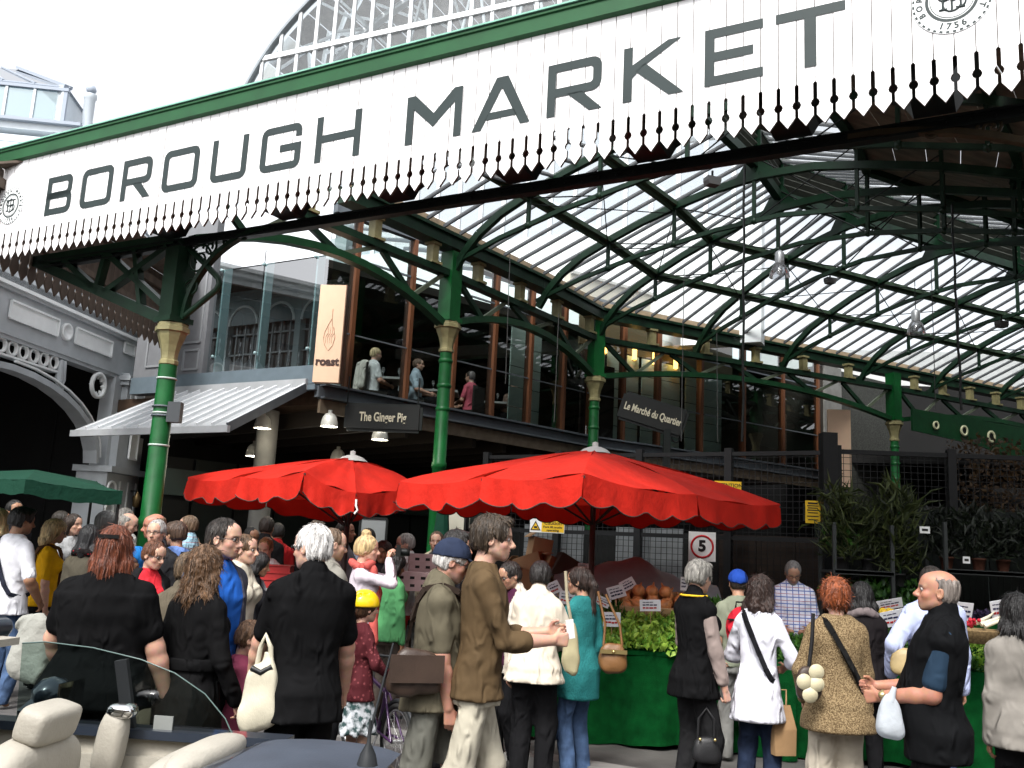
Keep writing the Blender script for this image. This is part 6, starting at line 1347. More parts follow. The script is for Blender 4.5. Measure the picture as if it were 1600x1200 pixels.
def person(label, head, yaw=0, sex='m', build=1.0, belly=0.0, skin=(.42, .25, .17), hair=('short', (.03, .02, .014)), top=('tee', (.5, .5, .5)), bottom=('trousers', (.03, .03, .04)), shoes=(.02, .02, .02),
           L=None, R=None, feet=None, lean=0.0, look=(0, 0), H=None, base=None, extra=(), group=None, hold=(.5, .5), seat=False, child=False, key=None, seed=None, hscale=1.0):
    px, py, Y = head; sd_ = seed or int(px * 7 + py); rr = random.Random(sd_)
    near, midd = Y < 6.0, Y < 7.8; build = build * .93 if build < 1.3 else build
    hv, hd, cv = (.0055, .0062, .0125) if near else ((.0070, .008, .017) if midd else (.0095, .0105, .023))
    prof = np.array(MPROF if sex == 'm' else FPROF); hh = .1295 if not child else .165; hh *= hscale
    # ---- pose in units of stature, facing +y
    drop = .245 if seat else 0.0; hipz = .53 - drop
    def bend(p):
        p = np.array(p, float); t = np.clip((p[..., 2] - .53) / .2, 0, 1); th = lean * t * t * (3 - 2 * t) if lean else 0 * t
        z = p[..., 2] - .53; y = p[..., 1]; q = p.copy(); q[..., 1] = y * np.cos(th) + z * np.sin(th); q[..., 2] = .53 + z * np.cos(th) - y * np.sin(th); q[..., 2] -= drop; return q
    neckb = bend([0, -.012, .832]); necku = bend([0, .006, .880])
    hR = rotm(look[0], look[1] + lean * .35); hs_ = hh / .225; hc = necku + hR @ (np.array([0, .012, -.022]) * hs_ * 1.0)   # chin-level origin of the head
    topl = hc + hR @ (np.array([0, -.01, .225]) * hs_)
    if base is None:
        Pw = at(px, py, Y); Hh = H or Pw.z / topl[2]; cz, sz = math.cos(yaw), math.sin(yaw); loc = (Pw.x - (topl[0] * cz - topl[1] * sz) * Hh, Pw.y - (topl[0] * sz + topl[1] * cz) * Hh, 0)
    else: Hh = H; loc = base
    root = thing('person', label, 'person', loc, yaw, group); PEOPLE[key or label] = (root, Hh)
    sw = (.094 if sex == 'm' else .081) * (build * .55 + .45); arms = {}
    for sgn_, spec in ((-1, L), (1, R)):
        s_ = bend([sgn_ * sw, -.008, .797]); spec = spec or 'down'
        if isinstance(spec, str):
            spec = {'down': ((sgn_ * (sw + .034 + .03 * (build - 1)), .015, .478), (sgn_ * .3, -1, 0)), 'fwd': ((sgn_ * .07, .17, .60), (sgn_ * .6, -.6, -1)), 'hips': ((sgn_ * .14, .05, .52), (sgn_ * 1, -.6, 0)), 'phone': ((sgn_ * .05, .15, .70), (sgn_ * .7, -.3, -1)), 'cam': ((sgn_ * .035, .13, .862), (sgn_ * .8, .2, -1)), 'back': ((sgn_ * .09, -.06, .50), (sgn_ * .5, -1, 0))}[spec]
        W_ = np.array(spec[0], float); W_[2] -= drop if W_[2] > .5 else 0
        e, w_ = ik(s_, W_, .172, .150, spec[1]); arms[sgn_] = (s_, e, w_)
    feet = feet or (((-.055, .0, 0), (.055, .02, 0)) if not seat else ((-.055, .24, 0), (.055, .24, 0))); legs = {}
    for sgn_, fpos in zip((-1, 1), feet):
        h_ = np.array([sgn_ * .046 * min(build, 1.15), -.004, hipz - .025]); a = np.array(fpos, float) + np.array([0, -.012, .042]); k, a2_ = ik(h_, a, .237, .237, (sgn_ * .1, 1, .15)); legs[sgn_] = (h_, k, a2_)
    S1 = Hh; J = lambda p: np.asarray(p) * S1
    # ---- torso distance (metres), evaluated un-bent
    def torso(P, off, hem, flare=0.0, ztop=.87):
        q = P / S1; z = q[..., 2] + drop; y = q[..., 1]
        if lean:
            for _ in range(2):
                t = np.clip((z - .53) / .2, 0, 1); th = lean * t * t * (3 - 2 * t); dz = q[..., 2] + drop - .53; z = .53 + dz * np.cos(th) + q[..., 1] * np.sin(th); y = q[..., 1] * np.cos(th) - dz * np.sin(th)
        zz = np.clip(z, .40, .862); a = np.interp(zz, prof[:, 0], prof[:, 1]) * (build * np.where(zz < .8, 1, .5) + np.where(zz < .8, 0, .5)); b = np.interp(zz, prof[:, 0], prof[:, 2]) * (.5 + .5 * build); cy_ = np.interp(zz, prof[:, 0], prof[:, 3])
        if hem < .5: f = np.clip((.50 - z) / max(.05, .50 - hem), 0, 1); a = a + flare * f; b = b + flare * f
        if belly: g_ = belly * np.exp(-((z - .60) / .075) ** 2); b = b + g_ * .5; cy_ = cy_ + g_ * .6
        x = np.abs(q[..., 0]); e = 2.4; d = ((x / a) ** e + (np.abs(y - cy_) / b) ** e) ** (1 / e); d = (d - 1) * np.minimum(a, b) * S1 - off
        return np.maximum(np.maximum(d, (z - ztop) * S1), (hem - z) * S1 - off * 0)
    def torso_into(F, off, hem, flare=0, ztop=.87, k=.02):
        m = .42 * S1; sl, P = F.box(np.array([-m, -m, (hem - drop) * S1 - .05]), np.array([m, m + .3 * S1 * math.sin(abs(lean)) + .1, .95 * S1]))
        d = torso(P, off, hem, flare, ztop); F.put(sl, d, k); return sl
    def bust(F, off):
        if sex == 'f' and not child:
            for s_ in (-1, 1): F.ell(J(bend([s_ * .042, .058, .735])), np.array([.034, .030, .036]) * S1 + off, .03)
    r_arm = np.array([.0295, .026, .0245, .0170]) * (.45 + .55 * build) * (1 if sex == 'm' else .88); r_leg = np.array([.0485, .036, .034, .021]) * (.5 + .5 * build)
    # ---- body
    VV, QQ, CC = [], [], []
    skin = np.array(skin)
    def push(F, colf=None):
        V, Q = F.mesh()
        if not len(V): return
        QQ.append(Q + sum(len(v) for v in VV)); VV.append(V); CC.append(np.tile(skin, (len(V), 1)) if colf is None else colf(V))
    hstyle, hcol = hair[0], np.array(hair[1]); HW = lambda p: J(hc) + (hR @ (np.array(p, float) * hs_)) * S1      # head local (for a .225 m head) -> body
    hk = hs_ * S1; Mh = hR
    F = Field(np.minimum(HW([0, 0, .11]) - .17 * hk, J(neckb) - .09 * S1), HW([0, 0, .11]) + .17 * hk, hv)
    hel = lambda c, r, k=.012, sub=False: F.ell(HW(c), np.array(r) * hk, k * hk, Mh, sub)
    hcn = lambda a, b, r1, r2, k=.012: F.cone(HW(a), HW(b), r1 * hk, r2 * hk, k * hk)
    wf = .93 if sex == 'f' else 1.0
    hel((0, -.012, .137), (.0735, .094, .088)); hel((0, .022, .075), (.058 * wf, .068, .070), .03); hel((0, .036, .048), (.044 * wf, .052, .040), .025); hcn((0, .066, .016), (0, .072, .022), .017 * wf, .015, .02)
    for s_ in (-1, 1): hcn((s_ * .048 * wf, -.002, .055), (s_ * .018, .060, .018), .018 * wf, .013, .02); hel((s_ * .040, .058, .082), (.020, .020, .020), .02); hcn((s_ * .012, .086, .126), (s_ * .046, .070, .124), .011 if sex == 'm' else .008, .008, .016)
    hel((0, .052, .155), (.052, .040, .042), .03)
    for s_ in (-1, 1): hel((s_ * .031, .096, .111), (.017, .014, .0095), .012, True)
    hcn((0, .088, .112), (0, .1115, .078), .0085, .0125, .012); hel((0, .103, .074), (.0155, .012, .009), .008)
    for s_ in (-1, 1): hel((s_ * .011, .0985, .0725), (.0085, .010, .0085), .006)
    hcn((-.019, .084, .0505), (.019, .084, .0505), .0062, .0062, .008); hcn((0, .089, .052), (0, .0895, .0515), .0070, .0075, .008); hcn((-.014, .083, .0405), (.014, .083, .0405), .0070, .0070, .010)
    hel((0, .093, .0455), (.020, .009, .0018), .004, True)
    if hstyle not in ('hood',):
        for s_ in (-1, 1):
            hel((s_ * .0765, -.008, .100), (.009, .019, .031), .006); hel((s_ * .082, -.003, .103), (.006, .009, .018), .004, True)
    F.cone(J(neckb) + np.array([0, -.005, -.01]) * S1, HW((0, -.018, .055)), (.034 if sex == 'm' else .029) * S1 * (.6 + .4 * build), .052 * hk, .02)
    if build > 1.25: hel((0, .03, .02), (.055, .06, .035), .03)
    def facecol(V):
        q = ((V - J(hc)) @ hR) / hk; c = np.tile(skin, (len(V), 1)); gs = lambda p, r: np.exp(-(((q - np.array(p)) / np.array(r)) ** 2).sum(1))[:, None]
        lip = np.clip(gs((0, .093, .046), (.024, .02, .0085)) * 1.6, 0, 1); c = c * (1 - lip * .75) + skin * np.array([1.0, .60, .58]) * lip * .75
        for s_ in (-1, 1): ch = gs((s_ * .045, .07, .075), (.026, .03, .024)); c = c * (1 - ch * .35) + skin * np.array([1.06, .74, .68]) * ch * .35
        no = gs((0, .11, .078), (.016, .02, .016)); c = c * (1 - no * .3) + skin * np.array([1.06, .74, .68]) * no * .3
        if sex == 'm' and not child: bs = np.clip((.062 - q[:, 2]) / .03, 0, 1)[:, None] * (q[:, 1] > .0)[:, None] * (1 - lip) * (q[:, 2] > .0)[:, None]; c = c * (1 - bs * .28) + np.minimum(hcol, .25) * bs * .28
        if 'beard' in extra: bs = np.clip((.068 - q[:, 2]) / .012, 0, 1)[:, None] * (q[:, 1] > .02)[:, None] * (1 - lip); c = c * (1 - bs * .8) + hcol * bs * .8
        for s_ in (-1, 1):
            br = np.clip(gs((s_ * .032, .088, .1275), (.020, .03, .0052)) * 1.8, 0, 1); c = c * (1 - br * .7) + np.minimum(hcol * .6, .2) * br * .7
            ey = np.clip(gs((s_ * .031, .093, .1085), (.013, .02, .004)) * 1.5, 0, 1); c = c * (1 - ey * .4) + skin * np.array([.45, .33, .3]) * ey * .4
        return c
    push(F, facecol)
    hand_scale = S1 / 1.75 * (1.0 if sex == 'm' else .92)
    hand_pts = {}
    for s_ in (-1, 1):
        sh, el, wr = [J(p) for p in arms[s_]]; fd = (wr - el) / np.linalg.norm(wr - el); curl = hold[0 if s_ < 0 else 1]
        side = np.cross(fd, np.array([0, 0, 1.0])); side = side if np.linalg.norm(side) > .35 else np.array([0, 1.0, 0]); 
        # thumb side forwards when the arm hangs, upwards when the forearm is level
        th = np.array([0, 1.0, 0]) if abs(fd[2]) > .8 else np.array([0, 0, 1.0]); th = th - fd * (th @ fd); th /= np.linalg.norm(th); pn = np.cross(fd, th) * s_ * -1; pn = pn if (pn @ np.array([-s_, 0, 0])) > -.2 else -pn
        lo = np.minimum(np.minimum(sh, el), wr) - .21; hi = np.maximum(np.maximum(sh, el), wr) + .21; cutsl = top[0] in ('long', 'coat', 'jacket')
        a0 = el + (wr - el) * .25 if cutsl else sh
        pts = [a0, el, wr] if not cutsl else [a0, wr]
        lo = np.minimum.reduce([p for p in pts] + [wr + fd * .2 * hand_scale]) - .07 * S1; hi = np.maximum.reduce([p for p in pts] + [wr + fd * .2 * hand_scale]) + .07 * S1
        F = Field(lo, hi, hd)
        if cutsl: F.cone(a0, wr, r_arm[2] * S1, r_arm[3] * S1)
        else:
            F.cone(sh, el, r_arm[0] * S1, r_arm[1] * S1); m_ = el + (wr - el) * .3; F.cone(el, m_, r_arm[1] * S1, r_arm[2] * S1 * 1.08, .02); F.cone(m_, wr, r_arm[2] * S1 * 1.08, r_arm[3] * S1, .02)
        u = hand_scale; fr = max(.0086 * u, hd * .95)
        for k, (off, ln) in enumerate(((.027, .072), (.0095, .080), (-.009, .075), (-.026, .060))):
            kn = wr + fd * (.088 - .004 * abs(k - 1)) * u + th * off * u; F.cone(wr + fd * .012 * u + th * off * .55 * u, kn, .0135 * u, .0115 * u, .008 * u)
            ca = curl * (1.15 + .1 * k); d1 = fd * math.cos(ca) + pn * math.sin(ca); m1 = kn + d1 * ln * .52 * u; ca2 = ca * 1.9; d2 = fd * math.cos(ca2) + pn * math.sin(ca2); t1 = m1 + d2 * ln * .48 * u
            F.cone(kn, m1, fr, fr * .95, .003 * u); F.cone(m1, t1, fr * .95, fr * .8, .003 * u)
        tb = wr + fd * .025 * u + th * .02 * u; t1 = tb + (fd * .6 + th * .65 + pn * .35) * .045 * u; t2 = t1 + (fd * .85 + th * .15 + pn * (.25 + .4 * curl)) * .034 * u; F.cone(tb, t1, .014 * u, .0105 * u, .008 * u); F.cone(t1, t2, .0102 * u, .0085 * u, .003 * u)
        hand_pts[s_] = wr + fd * .075 * u + pn * .025 * u
        push(F, lambda V: np.tile(skin * np.array([1.0, .94, .93]), (len(V), 1)))
    # legs and trunk
    F = Field((-.2 * S1, -.35 * S1, 0), (.2 * S1, .45 * S1, (hipz + .05) * S1), max(cv, .016) if bottom[0] in ('shorts', 'skirt', 'none') else .03)
    lgs = {'trousers': .74, 'shorts': .9}.get(bottom[0], .92)
    for s_ in (-1, 1):
        h_, k_, a_ = [J(p) for p in legs[s_]]; r_leg0 = r_leg; r_leg = r_leg * lgs; F.cone(h_, k_, r_leg[0] * S1 * .85, r_leg[1] * S1); c_ = k_ + (a_ - k_) * .28 + np.array([0, -.008, 0]) * S1; F.cone(k_, c_, r_leg[1] * S1 * .93, r_leg[2] * S1 * 1.05, .02); F.cone(c_, a_, r_leg[2] * S1 * 1.05, r_leg[3] * S1, .02); F.cone(a_, a_ + np.array([0, .03, -.03]) * S1, r_leg[3] * S1, .016 * S1); r_leg = r_leg0
    push(F)
    F = Field((-.3 * S1, -.3 * S1, (.42 - drop) * S1), (.3 * S1, .5 * S1, (.9 - drop * .9) * S1), .03); torso_into(F, -.034, .50); push(F)
    np_mesh('body', np.concatenate(VV), np.concatenate(QQ), SKIN, root, np.concatenate(CC))
    # ---- eyes
    if near or midd:
        for s_ in (-1, 1):
            m = MB(); c = Vector(HW((s_ * .031, .0795, .1095))); r = .0118 * hk; m.ball(c, r, 8, 0); fw = Vector(hR @ np.array([0, 1, -.05])); m.lathe(c + fw * r * .66, [(.001, r * .40), (r * .5, r * .33), (r * .72, r * .1)], 10, 1, axis=fw)
            m.build('eye', [mat('eye_white', (.34, .30, .28), .3), mat('iris', (.03, .022, .015), .2)], root, True)
    # ---- hair
    if hstyle != 'none':
        big = hstyle in ('curly', 'wavy', 'frizz'); lf = hair[2] if len(hair) > 2 else .2
        ex = .05 if big else .03; lo = HW([0, 0, .12]) - (.14 + ex) * hk; hi = HW([0, 0, .12]) + (.14 + ex) * hk
        if hstyle in ('long', 'pony', 'curly', 'wavy', 'bob'): lo = lo - np.array([.05, .06, lf + .06]) * hk; hi = hi + np.array([.05, 0, 0]) * hk
        if hstyle == 'bun': hi = hi + np.array([.02, .02, .06]) * hk; lo = lo - .03 * hk
        F = Field(lo, hi, hv * (1.15 if not big else 1.3)); t_ = {'short': .010, 'crop': .005, 'bald': .004, 'receding': .008, 'thick': .017, 'curly': .028, 'frizz': .030, 'wavy': .024, 'long': .014, 'bob': .020, 'bun': .015, 'pony': .013, 'hood': .026}.get(hstyle, .013)
        hel((0, -.014, .137), (.0735 + t_, .094 + t_, .088 + t_ * 1.05), .01)
        if hstyle not in ('crop', 'bald', 'hood'): hel((0, -.042, .085), (.062 + t_ * .8, .058 + t_, .060), .03)
        else: hel((0, -.036, .09), (.062 + t_, .060 + t_, .055), .03)
        fz = {'receding': .028, 'bald': .06, 'crop': .008}.get(hstyle, 0.0)
        hel((0, .10 + fz * .1, .070 + fz * .9), (.072 + fz * .35, .075 + fz * 1.1, .098 + fz * .25), .012, True)
        if hstyle == 'bald': hel((0, -.005, .23), (.075, .10, .085), .01, True)
        if hstyle in ('short', 'crop', 'bald', 'receding', 'thick'):
            for s_ in (-1, 1): hel((s_ * .085, .022, .068), (.03, .045, .052), .008, True)
            Pb = HW((0, 0, .038)); F.cut(Pb, Mh @ np.array([0, -.25, -1.0]))
        if hstyle == 'thick': hel((0, .062, .205), (.055, .04, .026), .02)
        if hstyle == 'bun': hel((0, -.02, .252), (.047, .047, .036), .012); Pb = HW((0, 0, .035)); F.cut(Pb, Mh @ np.array([0, -.2, -1.0]))
        if hstyle == 'hood': hel((0, -.02, .03), (.085, .085, .06), .03)
        dn = lambda p, z: np.array(HW(p)) + np.array([0, -.10 * math.sin(lean) * z, -z]) * hk
        if hstyle in ('long', 'wavy', 'curly', 'bob'):
            w_ = .066 + t_ * .7
            F.chain([HW((0, -.060, .13)), dn((0, -.085, .10), .09), dn((0, -.100, .10), lf * .6 + .06), dn((0, -.102, .10), lf + .06)], [r * hk for r in (.065, .058, .05, .03)], .03 * hk)
            for s_ in (-1, 1): F.chain([HW((s_ * .062, -.012, .12)), dn((s_ * w_, -.035, .10), .07), dn((s_ * (w_ + .004), -.070, .10), lf * .6 + .06), dn((s_ * w_ * .72, -.085, .10), lf * .95 + .06)], [r * hk for r in (.030, .034, .036, .018)], .035 * hk)
        if hstyle == 'pony': F.chain([HW((0, -.105, .14)), dn((0, -.130, .12), .05), dn((0, -.125, .10), lf * .6), dn((0, -.115, .10), lf)], [r * hk for r in (.030, .034, .030, .012)], .02 * hk)
        P = F.all(); q = ((P - J(hc)) @ hR) / hk
        if big or hstyle == 'wavy': f = {'frizz': 190., 'curly': 130., 'wavy': 90.}[hstyle]; nz = np.sin(q[..., 0] * f + 2 * np.sin(q[..., 2] * f * .6)) * np.sin(q[..., 1] * f * .9 + 1.7 * np.sin(q[..., 0] * f * .5)) * np.sin(q[..., 2] * f * .8 + 1.3); F.F += nz * (.0085 if hstyle != 'frizz' else .008) * hk
        elif hstyle not in ('hood',): ph = np.arctan2(q[..., 0], q[..., 1] + .02); F.F += (np.sin(ph * 34 + 3 * np.sin(q[..., 2] * 40)) * .0016 + np.sin(ph * 13 + q[..., 2] * 30) * .0022) * hk
        V, Q = F.mesh(); nm = 'hood' if hstyle == 'hood' else 'hair'
        if hstyle not in ('hood', 'crop', 'bald') and len(V) and (near or midd) and not any(isinstance(e, tuple) and e[0] in ('cap', 'capback', 'helmet') for e in extra): V, Q = strands(V, Q, HW((0, -.03, .21)), hk, hstyle, 1500 if near else 800, sd_)
        if len(V): np_mesh(nm, V, Q, clothmat(tuple(hcol)) if hstyle == 'hood' else hairmat(tuple(hcol)), root)
    # ---- top garment
    kind, tcol = top[0], top[1]; opt = top[2] if len(top) > 2 else {}
    off = opt.get('off', {'tee': .010, 'polo': .011, 'shirt': .012, 'long': .010, 'rolled': .010, 'jacket': .018, 'coat': .018, 'vest': .018, 'dress': .010, 'blouse': .012}[kind]); hem = opt.get('hem', {'tee': .49, 'polo': .485, 'shirt': .475, 'long': .485, 'rolled': .50, 'jacket': .46, 'coat': .30, 'vest': .45, 'dress': .33, 'blouse': .42}[kind]); fl = opt.get('flare', (.012 if hem > .42 else .03) if build < 1.2 else 0)
    slv = {'tee': .78, 'polo': .82, 'shirt': .88, 'long': 2, 'rolled': 1.32, 'jacket': 2, 'coat': 2, 'vest': 0, 'dress': .5, 'blouse': 1.25}[kind]; slv = opt.get('sleeve', slv)
    def armspan(s_, f):          # point along the arm: 0 shoulder, 1 elbow, 2 wrist
        sh, el, wr = [J(p) for p in arms[s_]]; return sh + (el - sh) * min(f, 1) + (wr - el) * max(0, min(f, 2) - 1)
    allp = [armspan(s_, f) for s_ in (-1, 1) for f in (0, 1, 2) if f <= slv + .99] + [J(bend([0, 0, .87]))]
    m_ = .085 * S1 + off; lo = np.minimum(np.minimum.reduce(allp) - m_, np.array([-.15 * build * S1 - off - (fl + belly) * S1, -.13 * S1 - off - (fl + belly) * S1, (hem - drop) * S1 - .04])); hi = np.maximum(np.maximum.reduce(allp) + m_, np.array([.15 * build * S1 + off + (fl + belly) * S1, .13 * S1 + off + (fl + belly) * S1 + belly * S1, 0]))
    F = Field(lo, hi, cv); torso_into(F, off, hem, fl, .858, .03); bust(F, off * .8)
    for s_ in (-1, 1):
        sh, el, wr = [J(p) for p in arms[s_]]
        F.cone(J(bend([s_ * .045, -.012, .832])), sh + np.array([0, 0, -.004]) * S1, .022 * S1 + off * .8, r_arm[0] * S1 + off * .8, .03)
        if slv <= 0: F.cone(sh, sh + (el - sh) * .03, r_arm[0] * S1 + off * .45, r_arm[0] * S1 + off * .45, .03); continue
        G = Field(lo, hi, cv); loose = opt.get('loose', 1.0); G.cone(sh, el, r_arm[0] * S1 + off * .9, r_arm[1] * S1 + off * loose, .01)
        if slv > 1: G.cone(el, wr, r_arm[1] * S1 + off * loose, r_arm[3] * S1 + off * .75 * loose + .004, .02)
        e = armspan(s_, slv); dirv = (wr - el) if slv > 1 else (el - sh); dirv = dirv / np.linalg.norm(dirv)
        if slv < 2: 
            # cut only near the sleeve end, not across the trunk
            G.cut(e, dirv) if slv <= 1 else None
            if slv > 1:
                G2 = Field(lo, hi, cv); G2.cone(sh, el, r_arm[0] * S1 + off * .9, r_arm[1] * S1 + off * loose, .01); G3 = Field(lo, hi, cv); G3.cone(el, e, r_arm[1] * S1 + off * loose + .003, r_arm[2] * S1 * 1.1 + off * .9 + .005, .02); G.F = np.minimum(G2.F, G3.F)
            if kind in ('rolled', 'polo', 'shirt', 'tee'): G.cone(e - dirv * .012, e - dirv * .004, (r_arm[1] if slv <= 1 else r_arm[2]) * S1 + off * 1.15, (r_arm[1] if slv <= 1 else r_arm[2]) * S1 + off * 1.15, .004)
        F.put((slice(None),) * 3, G.F, .022)
    nr = (.036 if sex == 'm' else .031) * S1 * (.6 + .4 * build)
    if kind in ('polo', 'shirt', 'jacket', 'coat', 'vest', 'blouse') and not opt.get('nocollar'): up = opt.get('collar', .022); F.cone(J(neckb) + np.array([0, 0, .0]), J(neckb + (necku - neckb) * .3) + np.array([0, -.004, up]) * S1 * .6, nr + .020, nr + .012, .012)
    else: F.cone(J(neckb), J(neckb + (necku - neckb) * .12), nr + .010, nr + .006, .014)
    if belly > .02 or kind == 'vest': pass
    P = F.all(); F.F += folds(P, sd_, opt.get('fold', .0105 if kind not in ('coat', 'jacket') else .012))
    if opt.get('open'):      # open front: a wedge cut away down the middle
        wdt = opt['open'] * S1; q = P; z = q[..., 2] / S1; yy = q[..., 1]; g_ = np.minimum(np.abs(q[..., 0]) - wdt * (.5 + 1.2 * np.clip((.80 - z), 0, .4)), 0); F.F = np.maximum(F.F, np.where((yy > .02 * S1), -np.maximum(np.abs(q[..., 0]) - 1, 0) + np.minimum(wdt - np.abs(q[..., 0]), .02), -1))
    V, Q = F.mesh(); np_mesh({'tee': 'tee_shirt', 'polo': 'polo_shirt', 'shirt': 'shirt', 'long': 'sweater', 'rolled': 'sweater', 'jacket': 'jacket', 'coat': 'coat', 'vest': 'body_warmer', 'dress': 'dress', 'blouse': 'tunic'}[kind], V, Q, clothmat(tcol), root)
    under = opt.get('under')
    if under:                # garment worn under an open jacket or a sleeveless one
        F = Field(lo, hi, cv); uo = off * (.1 if kind == 'vest' else .55); torso_into(F, uo, max(hem, .48), 0, .858, .03); bust(F, uo * .8); us = under[1]
        for s_ in (-1, 1):
            sh, el, wr = [J(p) for p in arms[s_]]
            if us > 0 and kind == 'vest':
                e = armspan(s_, us); F.cone(sh, armspan(s_, min(1, us)), r_arm[0] * S1 + .014, r_arm[1] * S1 + .014, .02)
                if us > 1: F.cone(el, e, r_arm[1] * S1 + .014, r_arm[3 if us > 1.8 else 2] * S1 + .012, .02)
        F.cone(J(neckb), J(neckb + (necku - neckb) * .25), nr + .010, nr + .007, .014); P = F.all(); F.F += folds(P, sd_ + 3, .005); V, Q = F.mesh(); np_mesh('shirt', V, Q, clothmat(under[0]), root)
    # ---- bottoms
    bk_, bcol = bottom[0], bottom[1]
    if bk_ != 'none':
        bo = bottom[2] if len(bottom) > 2 else {}; lz = {'trousers': .022, 'shorts': .255, 'skirt': .24}[bk_]; lz = bo.get('hem', lz); wd = bo.get('wide', .016)
        F = Field((-.21 * S1 * build, -.42 * S1, (lz - .02) * S1 if not seat else 0), (.21 * S1 * build, .45 * S1, (.60 - drop) * S1), max(.0135 if near else .018, cv))
        if bk_ == 'skirt': torso_into(F, .002, lz, .045, .575); P = F.all(); an = np.arctan2(P[..., 0], P[..., 1]); F.F += np.sin(an * 11 + 4 * np.sin(P[..., 2] * 9)) * .011 * np.clip((.5 * S1 - P[..., 2]) / (.25 * S1), 0, 1)
        else:
            torso_into(F, -.002, .455, 0, .575)
            for s_ in (-1, 1):
                h_, k_, a_ = [J(p) for p in legs[s_]]; F.cone(h_, k_, min(r_leg[0] * S1 + wd * .5, (prof[2, 1] * build - .046 * min(build, 1.15) - .006) * S1), r_leg[1] * S1 + wd, .02)
                F.cone(k_, a_ + np.array([0, 0, -.012 * S1]), r_leg[1] * S1 + wd, r_leg[3] * S1 + wd * bo.get('flare', 1.3), .02)
            if not seat: F.cut((0, 0, lz * S1), (0, 0, -1))
            P = F.all(); F.F += folds(P * np.array([1, 1, .8]), sd_ + 9, .0095) * np.clip((.50 * S1 - P[..., 2]) / (.05 * S1), 0, 1)
        V, Q = F.mesh(); np_mesh({'trousers': 'trousers', 'shorts': 'shorts', 'skirt': 'skirt'}[bk_], V, Q, clothmat(bcol), root)
    # ---- shoes
    if shoes is not None and (near or midd):
        for s_, fp in zip((-1, 1), feet):
            a_ = J(legs[s_][2]); F = Field(a_ - np.array([.07, .10, .12]) * S1 / 1.75 * 1.1, a_ + np.array([.07, .22, .05]) * S1 / 1.75 * 1.1, .012); u = S1 / 1.75
            g0 = a_[2] - .042 * S1
            F.cone((a_[0], a_[1] - .03 * u, g0 + .036 * u), (a_[0] + s_ * .01 * u, a_[1] + .14 * u, g0 + .032 * u), .034 * u, .033 * u); F.cone((a_[0], a_[1] - .02 * u, g0 + .05 * u), (a_[0], a_[1] + .05 * u, g0 + .055 * u), .037 * u, .034 * u); F.cut((0, 0, g0 + .004), (0, 0, -1)); V, Q = F.mesh()
            np_mesh('shoe', V, Q, clothmat(('leather', tuple(shoes))), root)
    # ---- extras
    hv3 = lambda p: Vector(HW(p)); GM_ = mat('spectacle_frame', (.02, .018, .018), .3)
    if 'glasses' in extra or 'sunglasses' in extra:
        m = MB()
        for s_ in (-1, 1):
            pts = [hv3((s_ * .032 + .021 * math.cos(a), .102 - .006 * abs(math.cos(a)), .110 + .014 * math.sin(a))) for a in [k / 12 * 2 * math.pi for k in range(13)]]; m.tube(pts, .0022 * hk, 5); m.tube([hv3((s_ * .052, .096, .112)), hv3((s_ * .076, .05, .113)), hv3((s_ * .079, -.005, .112))], .0022 * hk, 5)
        m.tube([hv3((-.011, .104, .112)), hv3((.011, .104, .112))], .0022 * hk, 5); go = m.build('glasses', GM_, root, True)
        if 'sunglasses' in extra:
            m = MB()
            for s_ in (-1, 1): m.add([hv3((s_ * .032 + .021 * math.cos(a), .101, .110 + .014 * math.sin(a))) for a in [k / 12 * 2 * math.pi for k in range(12)]], [tuple(range(12))])
            m.build('lens', mat('dark_lens', (.012, .012, .014), .1), go, True)
    for e in extra:
        if isinstance(e, tuple) and e[0] in ('cap', 'helmet', 'capback'):
            F = Field(HW([0, 0, .15]) - .19 * hk, HW([0, 0, .15]) + .19 * hk, hv * 1.1); kk = .020 if e[0] != 'helmet' else .034; hel((0, -.014, .137), (.0735 + kk, .094 + kk, .088 + kk), .01); F.cut(HW((0, 0, .135 if e[0] != 'helmet' else .12)), Mh @ np.array([0, .22 if e[0] != 'helmet' else 0, -1.0])); sb = 1 if e[0] == 'cap' else -1
            if e[0] == 'cap': hel((0, .115, .148), (.066, .075, .0085), .008)
            if e[0] == 'helmet':
                for cx, cy_, cz_ in ((.05, .05, .24), (-.05, .05, .24), (0, -.02, .262), (.07, -.04, .225), (-.07, -.04, .225), (.045, -.09, .215), (-.045, -.09, .215)): hel((cx, cy_, cz_), (.017, .026, .017), .005, True)
            V, Q = F.mesh(); np_mesh('cap' if e[0] != 'helmet' else 'cycle_helmet', V, Q, clothmat(e[1]) if e[0] != 'helmet' else mat('helmet_yellow', e[1], .3, coat=.4), root)
        if isinstance(e, tuple) and e[0] == 'scarf':
            F = Field(J(neckb) - .2 * S1, J(neckb) + .14 * S1, max(cv * .8, .010))
            for k in range(12): a0_, a1__ = k / 12 * 2 * math.pi, (k + 1) / 12 * 2 * math.pi; pt = lambda a: J(neckb) + np.array([.058 * math.sin(a), .052 * math.cos(a) + .004, .018 + .012 * math.cos(a * 2)]) * S1; F.cone(pt(a0_), pt(a1__), .021 * S1, .021 * S1, .006)
            P = F.all(); F.F += folds(P * 1.6, sd_, .010); V, Q = F.mesh(); sc_ = np_mesh('scarf', V, Q, clothmat(e[1]), root)
